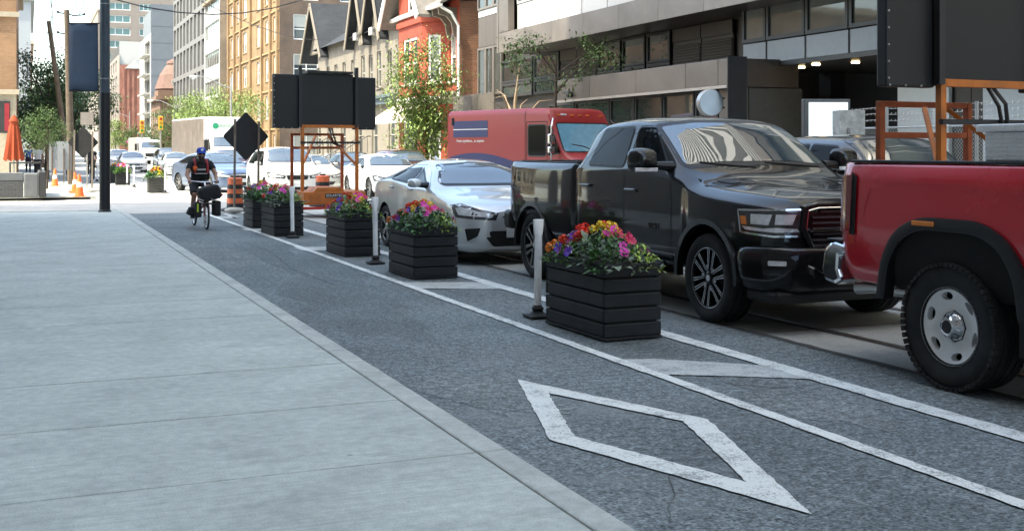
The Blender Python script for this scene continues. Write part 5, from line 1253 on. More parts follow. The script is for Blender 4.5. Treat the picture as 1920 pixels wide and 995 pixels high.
# ---- silver hatchback behind the graphite pickup
T, SV = sedan(dict(name='parked_car', label='silver hatchback with sweeping roof waiting behind the graphite pickup', loc=(6.27, 15.33, 0), f=.93, wb=2.694, r=.96, hw=.905, H=1.435, zb=.17, hood=(.84, 1.0), cowl=.40, rf=1.45, rr=2.35, deck=3.15, dz=1.12, tz=1.05, belt=(.97, 1.08), rw=.62, bp=1.55, wend=2.55, paint=PT_SIL, tr=.335, rim='s5', step=.05, grille=(.34, .60, .66), lz=.70))
q = rounded([(-.52, .47), (-.44, .27), (.44, .27), (.52, .47)], .05); SV.patch('F', q, .008, .05).build('lower_grille', M_TRIM, T, smooth=50)
both(T, SV.patch('FL', rounded([(-.02, .50), (.20, .515), (.16, .40), (.02, .33)], .02), .006, .04, .03), 'fog_recess', M_TRIM)
both(T, SV.seam('F', [(-.62, .31), (-.40, .235), (0, .23)], .02, .006), 'bumper_crease', PT_SIL)
both(T, SV.seam('T', [(-.62, -.55), (-.50, .1), (-.52, .35)], .012, .003), 'hood_crease', PT_SIL)
both(T, SV.seam('L', [(.2, .80), (1.2, .83), (2.6, .90), (3.4, .93)], .014, .004), 'body_crease', PT_SIL)
both(T, SV.seam('L', [(.62, 1.02), (1.0, 1.23), (1.5, 1.345), (2.1, 1.345), (2.5, 1.25), (2.66, 1.13)], .016, .009), 'window_chrome', M_CHRM)
b_ = MB(); b_.prism([(2.55, 1.375), (2.78, 1.335), (2.75, 1.47)], -.02, .02, 'x'); b_.build('roof_antenna', PT_SIL, T, bevel=.008)
# ---- the rest of the traffic
cars = [
 dict(name='parked_car', label='black off-road wagon with chrome mirrors beyond the orange message board frame', loc=(10.75, 11.2, 0), f=.9, wb=2.95, r=1.0, hw=.99, H=1.79, zb=.28, hood=(1.08, 1.22), cowl=.45, rf=1.15, rr=3.2, deck=3.75, dz=1.45, tz=1.35, belt=(1.2, 1.26), rw=.76, bp=1.75, wend=3.3, paint=PT_BLK, tr=.40, rim='s7', grille=(.55, .75, 1.0), lz=.92),
 dict(name='parked_car', label='blue-grey hatchback turning across the sunlit crossing behind the cyclist', loc=(6.96, 43.3, 0), rot=R(16.5), f=.92, wb=2.7, r=.85, hw=.875, H=1.49, zb=.18, hood=(.84, 1.02), cowl=.3, rf=1.35, rr=2.4, deck=3.2, dz=1.15, tz=1.08, belt=(.95, 1.06), rw=.66, wend=2.75, paint=PT_BLU, rim='s7'),
 dict(name='parked_car', label='tall white minivan behind the back of the diamond sign', loc=(7.95, 37.2, 0), f=.9, wb=2.75, r=.8, hw=.90, H=1.68, zb=.18, hood=(.95, 1.12), cowl=.15, rf=1.0, rr=2.9, deck=3.35, dz=1.35, tz=1.2, belt=(1.02, 1.1), rw=.74, wend=3.0, paint=PT_WHT, rim='s5'),
 dict(name='parked_car', label='pale champagne saloon seen through the orange frame of the message trailer', loc=(10.0, 42.6, 0), f=.9, wb=2.7, r=1.0, hw=.9, H=1.42, zb=.18, hood=(.82, .98), cowl=.45, rf=1.3, rr=2.2, deck=2.95, dz=1.05, belt=(.92, 1.0), rw=.66, paint=PT_CHP, rim='s5'),
 dict(name='parked_car', label='dark compact car half hidden between the champagne and white saloons', loc=(12.9, 46.5, 0), f=.85, wb=2.6, r=.8, hw=.88, H=1.5, zb=.18, hood=(.86, 1.02), cowl=.35, rf=1.2, rr=2.4, deck=3.0, dz=1.1, belt=(.95, 1.03), rw=.68, paint=PT_BLK, rim='s5'),
 dict(name='parked_car', label='white saloon standing in the sun behind the silver hatchback', loc=(11.1, 36.0, 0), f=.92, wb=2.75, r=1.0, hw=.92, H=1.45, zb=.18, hood=(.84, 1.0), cowl=.45, rf=1.35, rr=2.3, deck=3.05, dz=1.08, belt=(.93, 1.02), rw=.66, paint=PT_WHT, rim='s7'),
 dict(name='parked_car', label='dark estate car behind the white saloon near the young tree', loc=(13.4, 41.2, 0), f=.9, wb=2.75, r=1.0, hw=.92, H=1.6, zb=.2, hood=(.95, 1.08), cowl=.4, rf=1.2, rr=2.8, deck=3.4, dz=1.25, belt=(1.0, 1.08), rw=.7, paint=PT_DRK, rim='s5'),
 dict(name='parked_car', label='maroon car between the blue-grey hatchback and the white minivan', loc=(9.2, 56, 0), f=.9, wb=2.7, r=.9, hw=.9, H=1.6, zb=.2, hood=(.95, 1.08), cowl=.4, rf=1.2, rr=2.6, deck=3.3, dz=1.2, belt=(1.0, 1.08), rw=.7, paint=PT_DRK, rim='s5'),
 dict(name='parked_car', label='silver saloon beside the green-lettered box truck', loc=(8.6, 73, 0), f=.9, wb=2.7, r=.95, hw=.9, H=1.45, zb=.18, hood=(.82, .98), cowl=.45, rf=1.3, rr=2.2, deck=3.0, dz=1.05, belt=(.92, 1.0), rw=.66, paint=PT_SIL, rim='s5'),
 dict(name='parked_car', label='dark off-road wagon following the silver saloon', loc=(9.6, 86, 0), f=.9, wb=2.8, r=.9, hw=.94, H=1.75, zb=.25, hood=(1.0, 1.12), cowl=.4, rf=1.1, rr=3.0, deck=3.5, dz=1.4, belt=(1.1, 1.15), rw=.74, paint=PT_BLK, rim='s5'),
 dict(name='parked_car', label='white saloon leading the queue past the far flower tubs', loc=(6.75, 82.5, 0), f=.9, wb=2.7, r=1.0, hw=.9, H=1.45, zb=.18, hood=(.82, .98), cowl=.45, rf=1.3, rr=2.2, deck=3.0, dz=1.05, belt=(.92, 1.0), rw=.66, paint=PT_WHT, rim='s5'),
 dict(name='parked_car', label='white off-road wagon second in the queue past the far flower tubs', loc=(6.55, 92, 0), f=.9, wb=2.7, r=.9, hw=.9, H=1.62, zb=.2, hood=(.95, 1.08), cowl=.4, rf=1.2, rr=2.7, deck=3.3, dz=1.25, belt=(1.0, 1.08), rw=.7, paint=PT_WHT, rim='s5'),
 dict(name='parked_car', label='grey car third in the queue past the far flower tubs', loc=(6.3, 104, 0), f=.9, wb=2.7, r=.9, hw=.9, H=1.5, zb=.2, hood=(.9, 1.0), cowl=.4, rf=1.2, rr=2.4, deck=3.1, dz=1.1, belt=(.95, 1.02), rw=.7, paint=PT_SIL, rim='s5'),
]
for c in cars: c.setdefault('step', .09); c['group'] = 'cars in the traffic queue'; sedan(c)

# ---- red parcel van
PV = mat('van_red', (.235, .012, .013), .45, 0, var=.07, vscale=2, coat=.15); NAVY = mat('van_navy', (.007, .012, .085), .4, var=.08)
def boxy(T, st, m, rr, name='body', step=.12, cut=None):
    me = loft(st, rr, step, 2, 4).mesh(name, m); S = Shell(me)
    if cut: me = boolean(me, cut)
    smooth_mesh(me, 34); obj(name, me, T); return S
def V8(x, zb_, sh, e, t, ex): return [(0, zb_), (x * .97, zb_), (x, zb_ + .08), (x, (zb_ + sh) / 2), (x, sh), (ex, e), (ex * .6, t), (0, t)]
T = thing('delivery_van', 'red parcel delivery van with navy panels and a big windscreen', 'van', (14.15, 28.45, 0), R(17))
st = [(-1.0, V8(.8, .55, 1.0, 1.08, 1.12, .7)), (-.92, V8(.98, .48, 1.15, 1.26, 1.3, .88)), (-.55, V8(1.06, .45, 1.30, 1.40, 1.43, .97)), (-.42, V8(1.08, .45, 1.38, 1.48, 1.50, 1.0)), (.02, V8(1.1, .45, 2.16, 2.30, 2.33, 1.02)), (.16, V8(1.1, .45, 2.46, 2.60, 2.64, 1.0)), (.34, V8(1.1, .45, 2.58, 2.70, 2.72, 1.0)), (2, V8(1.1, .45, 2.62, 2.73, 2.75, 1.0)), (4.72, V8(1.1, .45, 2.62, 2.73, 2.75, 1.0)), (4.78, V8(1.07, .47, 2.58, 2.69, 2.71, .97))]
S = boxy(T, st, PV, [0, .04, .04, .1, .09, .12, .1, 0], cut=[well(-1.3, -.7, -.15, .40, .47, 24), well(.7, 1.3, -.15, .40, .47, 24), well(-1.3, -.7, 3.3, .40, .47, 24), well(.7, 1.3, 3.3, .40, .47, 24)])
wheels(T, 's7', .40, .24, .23, 1.06, (-.15, 3.3), 24)
b_ = MB(); b_.box(-.7, .7, -.7, 3.9, .4, .9); b_.build('wheel_liner', M_WELL, T)
BLUG = mat('sky_reflection_glass', (.15, .32, .43), .03, var=.15, ior=2.0)  # sky reflection put into the glass colour
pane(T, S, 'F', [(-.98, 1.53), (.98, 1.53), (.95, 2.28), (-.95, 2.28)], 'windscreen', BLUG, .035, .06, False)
pane(T, S, 'L', [(.28, 1.42), (1.0, 1.42), (1.0, 2.24), (.28, 2.24)], 'door_window', M_CARGL, .04, .07); pane(T, S, 'L', [(-.30, 1.50), (.16, 1.42), (.16, 2.22), (.08, 2.2)], 'quarter_window', M_CARGL, .03, .03)
for ln in ([(.22, .5), (.22, 2.34), (1.08, 2.34), (1.08, .5)], [(1.14, .5), (1.14, 2.66)]): both(T, S.seam('L', ln, .02), 'door_seam', M_WELL)
both(T, S.patch('L', [(2.8, 1.94), (4.45, 1.94), (4.45, 2.16), (2.8, 2.16)], .006, .2, .2), 'navy_panel', NAVY); both(T, S.patch('L', [(2.8, 2.18), (4.45, 2.18), (4.45, 2.42), (2.8, 2.42)], .006, .2, .2), 'navy_panel', NAVY)
both(T, S.patch('L', [(2.8, 2.16), (4.45, 2.16), (4.45, 2.18), (2.8, 2.18)], .006, .2, .2), 'white_stripe', PT_WHT)
sw = [(1.55, 1.05)] + [(1.55 + 3.05 * k / 12, 1.18 + .30 * math.sin(math.pi * (.05 + .75 * k / 12))) for k in range(13)] + [(4.6, 1.05)]
both(T, S.patch('L', sw, .006, .2, .15), 'navy_swoosh', NAVY)
lettering('From anywhere... to anyone', .115, PT_WHT, T, frameM((-1.108, 3.62, 1.83), (0, -1, 0), (0, 0, 1)))
for x in (-.8, -.3, 0, .3, .8):
    h, nr = S.hit('F', x, 2.52); b_ = MB(); b_.box(x - .05, x + .05, h.y - .03, h.y + .02, 2.5, 2.535); b_.build('marker_lamp', M_AMB, T, bevel=.008)
h, nr = S.hit('F', -.58, 2.54); b_ = MB(); b_.box(-.70, -.50, h.y - .02, h.y + .02, 2.515, 2.56); b_.build('number_panel', PT_WHT, T)
for s in (-1, 1):
    b_ = MB(); b_.tube([(s * 1.08, .0, 2.42), (s * 1.25, -.12, 2.2), (s * 1.28, -.14, 1.1), (s * 1.08, -.1, 1.05)], .022, 6); mo = b_.build('mirror_bracket', M_CHRM, T)
    b_ = MB(); b_.box(min(s * 1.20, s * 1.40), max(s * 1.20, s * 1.40), -.24, -.10, 1.72, 2.0); b_.build('mirror', M_CHRM, mo, bevel=.04)
    b_ = MB(); b_.box(min(s * 1.20, s * 1.40), max(s * 1.20, s * 1.40), -.24, -.10, 1.48, 1.66); b_.build('mirror', M_CHRM, mo, bevel=.04)
b_ = MB(); b_.tube([(-.1, -.50, 1.56), (-.35, -.44, 1.66), (-.75, -.40, 1.72)], .016, 6); b_.build('wiper', M_TRIM, T)
S.patch('F', rounded([(-.5, .72), (.5, .72), (.55, 1.05), (-.55, 1.05)], .04), .006).build('grille', M_TRIM, T)
both(T, S.patch('F', rounded([(-.86, .80), (-.62, .80), (-.62, 1.02), (-.84, 1.02)], .05), .008), 'headlamp', M_LAMP)
b_ = MB(); b_.box(-1.0, 1.0, -1.12, -.95, .45, .66); b_.build('front_bumper', M_TRIM, T, bevel=.04)
b_ = MB(); b_.box(-1.12, -1.101, 4.42, 4.52, 2.3, 2.52); b_.build('side_vent', M_WELL, T)

# ---- box trucks
def box_truck(loc, rotz, label, L_, H_, hwid, body, text=None, hood=True):
    T = thing('box_truck', label, 'truck', loc, rotz)
    st = [(-1.3, V8(.75, .6, 1.2, 1.3, 1.34, .65)), (-1.2, V8(.95, .5, 1.35, 1.45, 1.5, .8)), (-.5, V8(1.08, .5, 1.5, 1.6, 1.66, .9)), (-.3, V8(1.1, .5, 1.6, 1.7, 1.74, .95)), (.25, V8(1.1, .5, 2.2, 2.42, 2.5, .92)), (.45, V8(1.1, .5, 2.3, 2.5, 2.56, .92)), (.9, V8(1.1, .5, 2.3, 2.5, 2.56, .92))] if hood else \
         [(-1.0, V8(1.0, .5, 1.3, 1.5, 1.6, .95)), (-.9, V8(1.1, .45, 1.5, 1.72, 1.76, 1.0)), (-.6, V8(1.12, .45, 2.3, 2.5, 2.55, 1.0)), (-.5, V8(1.12, .45, 2.4, 2.6, 2.62, 1.0)), (.9, V8(1.12, .45, 2.4, 2.6, 2.62, 1.0))]
    S = boxy(T, st, PT_WHT, [0, .04, .04, .1, .09, .12, .1, 0], 'cab', .1, [well(-1.4, -.7, -.35, .45, .52, 20), well(.7, 1.4, -.35, .45, .52, 20)])
    wheels(T, 's7', .45, .28, .26, 1.06, (-.35, L_ - 1.2), 20)
    pane(T, S, 'F', [(-.95, 1.80), (.95, 1.80), (.84, 2.34), (-.84, 2.34)], 'windscreen', M_WSGL, .04, .06, False)
    pane(T, S, 'L', [(.05, 1.6), (.75, 1.6), (.75, 2.2), (.35, 2.2)], 'door_window', M_CARGL, .03, .05)
    S.patch('F', rounded([(-.55, .85), (.55, .85), (.6, 1.2), (-.6, 1.2)], .04), .01).build('grille', M_TRIM, T)
    both(T, S.patch('F', rounded([(-.9, .85), (-.66, .85), (-.66, 1.1), (-.88, 1.1)], .04), .01), 'headlamp', M_LAMP)
    b_ = MB(); b_.box(-1.1, 1.1, -1.42, -1.2, .45, .75); b_.build('front_bumper', PT_WHT if not hood else M_TRIM, T, bevel=.04)
    bx = MB(); bx.box(-hwid, hwid, .95, L_, .95, H_); bo = bx.build('cargo_box', body, T, bevel=.06)
    b_ = MB(); b_.box(-.5, .5, .9, L_, .55, .94); b_.build('chassis', M_WELL, T)
    for k in range(5):
        x = -.8 + .4 * k; h, nr = S.hit('F', x, 2.46); b_ = MB(); b_.box(x - .05, x + .05, h.y - .02, h.y + .03, 2.44, 2.48); b_.build('marker_lamp', M_AMB, T)
    for s in (-1, 1):
        b_ = MB(); b_.tube([(s * 1.1, .1, 2.25), (s * 1.42, -.1, 2.25), (s * 1.42, -.1, 1.5), (s * 1.1, .1, 1.5)], .025, 6); mo = b_.build('mirror_bracket', M_TRIM, T)
        b_ = MB(); b_.box(min(s * 1.3, s * 1.54), max(s * 1.3, s * 1.54), -.18, -.06, 1.5, 2.2); b_.build('mirror', M_TRIM, mo, bevel=.03)
    return T, bo
T, bo = box_truck((11.65, 73.2, 0), R(6), 'white box truck with green lettering above the cab', 10, 3.65, 1.28, mat('truck_box_white', (.66, .67, .66), .45, var=.04))
b_ = MB(); b_.box(-1.288, -1.281, 1.0, 9.95, 1.0, 3.55); b_.build('side_panel', mat('ribbed_aluminium', (.42, .36, .32), .35, .6, var=.25, vscale=1.2), bo)
for k in range(20): b_ = MB(); b_.box(-1.305, -1.289, 1.2 + .45 * k, 1.25 + .45 * k, 1.02, 3.5); b_.build('side_rib', mat('ribbed_aluminium', (.42, .36, .32)), bo)
GRN = mat('logo_green', (.02, .26, .13), .5)
b_ = MB(); b_.lathe([(.19, 0), (.19, -.012)], 20, 'y', (-.55, .949, 3.08)); b_.build('logo_disc', GRN, bo)
lettering('GRAND&TOY', .26, GRN, bo, frameM((.36, .944, 3.08), (1, 0, 0), (0, 0, 1)), ext=.003)
box_truck((12.1, 128, 0), R(4), 'white step van far up the road behind the white queue', 7, 2.9, 1.15, PT_WHT, hood=False)
# ---------------------------------------------------------------- planters and flowers
M_BRD = mat('planter_board', (.0095, .0105, .012), .62, var=.25, vscale=5, bump=.5, bscale=220, rand=.22, dirt=((.06, .06, .06), .3, 5))
M_SOIL = mat('soil', (.03, .022, .016), .95, bump=.6, bscale=40)
def planter(label, c, w, l, h, rotz, group='black planter boxes along the bicycle lane', m=M_BRD):
    T = thing('planter_box', label, 'planter', (c[0], c[1], .0), rotz, group)
    n = 5; base = .035; bh = (h - base) / n
    b_ = MB(); b_.box(-w / 2 - .004, w / 2 + .004, -l / 2 - .004, l / 2 + .004, .010, base - .002); b_.build('plinth', m, T, bevel=.006)
    b_ = MB(); b_.box(-w / 2 + .03, w / 2 - .03, -l / 2 + .03, l / 2 - .03, .02, h - .05); b_.build('soil', M_SOIL, T)
    fm = MB(); fm.box(-w / 2, w / 2, 0, .03, 0, bh - .011); fm = fm.mesh('board', m); sm = MB(); sm.box(0, .03, -l / 2 + .0305, l / 2 - .0305, 0, bh - .011); sm = sm.mesh('board', m)
    for k in range(n):
        z = base + bh * k; j = lambda: rnd.uniform(-.002, .002)
        obj('board', fm, T, (j(), -l / 2 + j(), z), 0, .011); obj('board', fm, T, (j(), l / 2 - .03 + j(), z), 0, .011)
        obj('board', sm, T, (-w / 2 + j(), 0, z), 0, .011); obj('board', sm, T, (w / 2 - .03 + j(), 0, z), 0, .011)
        if k: q = MB(); q.box(-w / 2 + .012, w / 2 - .012, -l / 2 + .012, l / 2 - .012, z - .012, z - .002)
    return T
G1 = mat('leaf_dark', (.06, .15, .035), .55, var=.4, vscale=25); G2 = mat('leaf_mid', (.11, .22, .04), .55, var=.4, vscale=25); G3 = mat('leaf_lime', (.42, .56, .08), .5, var=.25, vscale=25); G4 = mat('leaf_grey', (.16, .20, .13), .6, var=.3, vscale=25)
FC = {k: mat('petal_' + k, c, .5, var=.22, vscale=60) for k, c in dict(red=(.78, .04, .02), magenta=(.80, .05, .46), violet=(.10, .03, .36), plum=(.22, .01, .12), yellow=(.85, .58, .04), crimson=(.58, .015, .09), orange=(.75, .22, .03)).items()}
def leaf(mb, p, d, s, w=.5, up=None):
    "one bent leaf of four triangles"
    d = Vector(d).normalized(); u = d.cross(Vector((0, 0, 1))); u = u.normalized() if u.length > .05 else Vector((1, 0, 0)); n = u.cross(d).normalized()
    p = Vector(p); m = p + d * s * .5 + n * s * .10; t = p + d * s - n * s * .12
    mb.add([p, m - u * s * w * .5, m - n * s * .06, m + u * s * w * .5, t], [(0, 2, 1), (0, 3, 2), (1, 2, 4), (2, 3, 4)])
PB = {}
def petals(kind, k):
    if (kind, k) in PB: return PB[kind, k]
    b_ = MB(); r_ = random.Random(k)
    if kind == 'petunia':
        for i in range(5):
            a = 2 * math.pi * i / 5 + r_.uniform(-.1, .1); c, s = math.cos(a), math.sin(a); q = lambda r, t, z: (r * (c - s * t), r * (s + c * t), z)
            b_.add([(0, 0, -.25), q(.55, -.55, .02), q(1, -.42, .10 + r_.uniform(-.06, .06)), q(1.02, .42, .06), q(.55, .55, .02)], [(0, 1, 4), (1, 2, 3, 4)])
        b_.add([(0, 0, -.9), (.15, 0, -.2), (-.07, .13, -.2), (-.07, -.13, -.2)], [(0, 1, 2), (0, 2, 3), (0, 3, 1)])
    else:
        for i in range(14):
            a = 2.4 * i; z = 1 - i / 8; r = math.sqrt(max(0, 1 - z * z)); n = Vector((r * math.cos(a), r * math.sin(a), z * .8)); t = n.orthogonal().normalized(); u = n.cross(t); o = n * .75
            b_.add([o, o + t * .42 + n * .12, o + n * .3 + u * .1, o + u * .42 + n * .1, o - t * .40 + n * .1, o - u * .4 + n * .14], [(0, 1, 3), (0, 3, 4), (0, 4, 5), (0, 5, 1)])
    me = b_.mesh('blossom', FC['red']); PB[kind, k] = me; return me
FM = {}
def flowers(label, c, w, l, z0, seed, bright=False, scale=1.0, nb=40, group='flowers growing in the planter boxes', rotz=0):
    r_ = random.Random(seed); T = thing('flower_arrangement', label, 'flowers', (c[0], c[1], z0), rotz, group)
    fol = [MB(), MB(), MB(), MB()]
    hh = .28 * scale
    def dome(x, y): return hh * (1 - (2 * x / w) ** 2 * .55) * (1 - (2 * y / l) ** 2 * .55)
    pl = [(r_.uniform(-.46, .46) * w, r_.uniform(-.46, .46) * l, r_.random()) for _ in range(11)]
    for i in range(1150):
        x, y = r_.uniform(-.55, .55) * w, r_.uniform(-.53, .53) * l
        k = min(range(11), key=lambda j: (x - pl[j][0]) ** 2 + (y - pl[j][1]) ** 2); q = pl[k][2]
        lime = (x > .05 * w and y < -.28 * l) or (bright and q > .35); gi = 2 if lime and r_.random() < .8 else (0 if q < .45 else 1 if q < .85 else 3)
        z = dome(x, y) * r_.uniform(.1, 1.05) - (.05 if abs(x) > .46 * w or abs(y) > .47 * l else 0)
        a = r_.uniform(0, 6.283); d = Vector((math.cos(a) + 2.2 * x / w, math.sin(a) + 1.2 * y / l, r_.uniform(-.3, 1.1)))
        big = gi in (0, 3) and r_.random() < .13
        leaf(fol[gi], (x, y, z), d, (r_.uniform(.10, .17) if big else r_.uniform(.035, .08)) * scale, .30 if gi == 2 else .5)
    for gi, (f, m) in enumerate(zip(fol, (G1, G2, G3, G4))):
        if f.f: o = f.build('foliage', m, T); o['kind'] = 'stuff'
    cl = [('geranium', 'red', -.22, .18), ('geranium', 'red', -.05, .3), ('petunia', 'magenta', .0, -.30), ('geranium', 'yellow', -.1, -.15), ('petunia', 'violet', -.36, .05), ('petunia', 'plum', -.45, .22), ('geranium', 'yellow', .2, .1), ('petunia', 'crimson', .3, .05), ('petunia', 'crimson', .12, -.12), ('geranium', 'red', -.32, .1), ('petunia', 'plum', .47, -.1), ('geranium', 'orange', -.3, .4)]
    if bright: cl = [('geranium', 'orange', -.2, -.2), ('geranium', 'yellow', .1, -.3), ('petunia', 'crimson', .4, 0), ('geranium', 'red', .1, .2)]
    for i in range(nb):
        kind, colr, fx, fy = cl[i % len(cl)]; x = (fx + r_.gauss(0, .13)) * w; y = (fy + r_.gauss(0, .12)) * l; x = max(-.56 * w, min(.56 * w, x)); y = max(-.54 * l, min(.52 * l, y))
        z = dome(x, y) * r_.uniform(.85, 1.15) + .02; s = (.040 if kind == 'petunia' else .042) * r_.uniform(.75, 1.2) * scale
        key = (kind, colr, r_.randrange(3))
        if key not in FM: m2 = petals(kind, key[2]).copy(); m2.materials.clear(); m2.materials.append(FC[colr]); FM[key] = m2
        o = obj('blossom', FM[key], T, (x, y, z)); o.scale = (s, s, s)
        n = Vector((x / w * 2 + r_.uniform(-.5, .3), y / l * 1.6 - .55 + r_.uniform(-.3, .3), .75)); o.rotation_euler = n.to_track_quat('Z', 'Y').to_euler()
    return T
def flex_post(c, label, h=.92, sleeve=True, group='white flexible lane posts'):
    T = thing('lane_post', label, 'post', (c[0], c[1], .0), 0, group); m = mat('white_plastic', (.90, .90, .89), .5, var=.03, vscale=9, dirt=((.5, .49, .47), .2, 7))
    b_ = MB(); b_.box(-.11, .11, -.11, .11, .010, .032); b_.lathe([(.10, .032), (.05, .06), (.048, .075), (.06, .09), (.045, .11), (.034, .125), (.001, .125)], 14, 'z', cap=False); b_.build('base', mat('black_rubber', (.02, .02, .02), .75, var=.2), T, bevel=.008)
    lean = rnd.uniform(-.012, .012)
    b_ = MB(); b_.tube([(0, 0, .12), (lean * .6, 0, .62), (lean, 0, h - .15)], .034, 16); po = b_.build('tube', m, T, smooth=50)
    b_ = MB(); o = []
    for k, (z, wx, wy) in enumerate(((h - .152, .036, .036), (h - .10, .046, .034), (h - .05, .052, .030), (h, .054, .028))):
        for q in range(16): a = 2 * math.pi * q / 16; o.append((lean + wx * math.cos(a), wy * math.sin(a), z))
    b_.add(o, [(k * 16 + q, k * 16 + (q + 1) % 16, k * 16 + 16 + (q + 1) % 16, k * 16 + 16 + q) for k in range(3) for q in range(16)] + [tuple(range(48, 64))]); b_.build('flared_top', m, T, smooth=50)
    b_ = MB(); b_.lathe([(.0355, h - .36), (.0355, h - .20)], 16, 'z', (lean * .8, 0, 0), cap=False); b_.build('reflective_band', mat('reflective_white', (.80, .81, .82), .3, .1, var=.05), T, smooth=50)
    return T
PL = [((4.595, 8.87), .535, 1.12, 1.0, 'box nearest the painted diamond, beside the graphite pickup'), ((4.57, 13.68), .56, 1.02, 1, 'box beside the nose of the silver hatchback'), ((4.54, 16.92), .53, 1.1, 1, 'box beside the tail of the silver hatchback'), ((4.37, 21.3), .54, 1.08, 2, 'box in front of the orange message trailer'), ((4.42, 23.6), .54, 1.08, 0, 'box closest to the orange barrel, behind another box')]
for i, (c, w_, l_, a, lab) in enumerate(PL):
    planter('black slatted planter ' + lab, c, w_, l_, .645, R(a))
    flowers(['mixed bright flowers by the graphite pickup with red geraniums and lime leaves', 'magenta and red flowers by the nose of the silver hatchback', 'red and purple flowers by the tail of the silver hatchback', 'pink and violet flowers before the orange message trailer', 'red and violet flowers closest to the orange barrel'][i], c, w_, l_, .60, 40 + i, nb=[62, 48, 44, 40, 36][i], rotz=R(a))
for c, lab in (((4.40, 9.78), 'white lane post beside the planter by the graphite pickup'), ((4.42, 15.26), 'white lane post between the two planters by the silver hatchback'), ((4.36, 20.33), 'white lane post before the planter at the message trailer')): flex_post(c, lab)
# trailing plum petunias hanging out over the lane post
# the tubs across the side street
for i, (c, w_, l_) in enumerate((((4.35, 43.6), .60, .60), ((3.95, 54.0), .6, .6), ((3.9, 57.5), .6, .6))):
    lab = ('grey planter standing in the sun across the crossing', 'dark planter in tree shade across the crossing', 'dark planter behind another one in tree shade')[i]
    planter(lab, c, w_, l_, .58, 0, 'planters beyond the crossing', mat('planter_board_far', (.055, .055, .05), .7, var=.3) if i == 0 else M_BRD)  # first planter gets paler boards than the other two
    flowers(('lime and orange flowers in the sunlit planter', 'purple flowers in the shaded planter across the crossing', 'red flowers in the hindmost shaded planter')[i], c, w_, l_, .55, 60 + i, bright=i == 0, nb=26, group='flowers beyond the crossing', scale=1.25)
for c, lab in (((4.62, 43.15), 'white lane post against the sunlit planter'), ((4.15, 50.5), 'white lane post alone between the far planters'), ((4.1, 53.4), 'white lane post against the shaded planter'), ((3.55, 56.8), 'white lane post by the hindmost shaded planter'), ((3.2, 60), 'white lane post farthest along the lane')): flex_post(c, lab, group='white lane posts beyond the crossing')

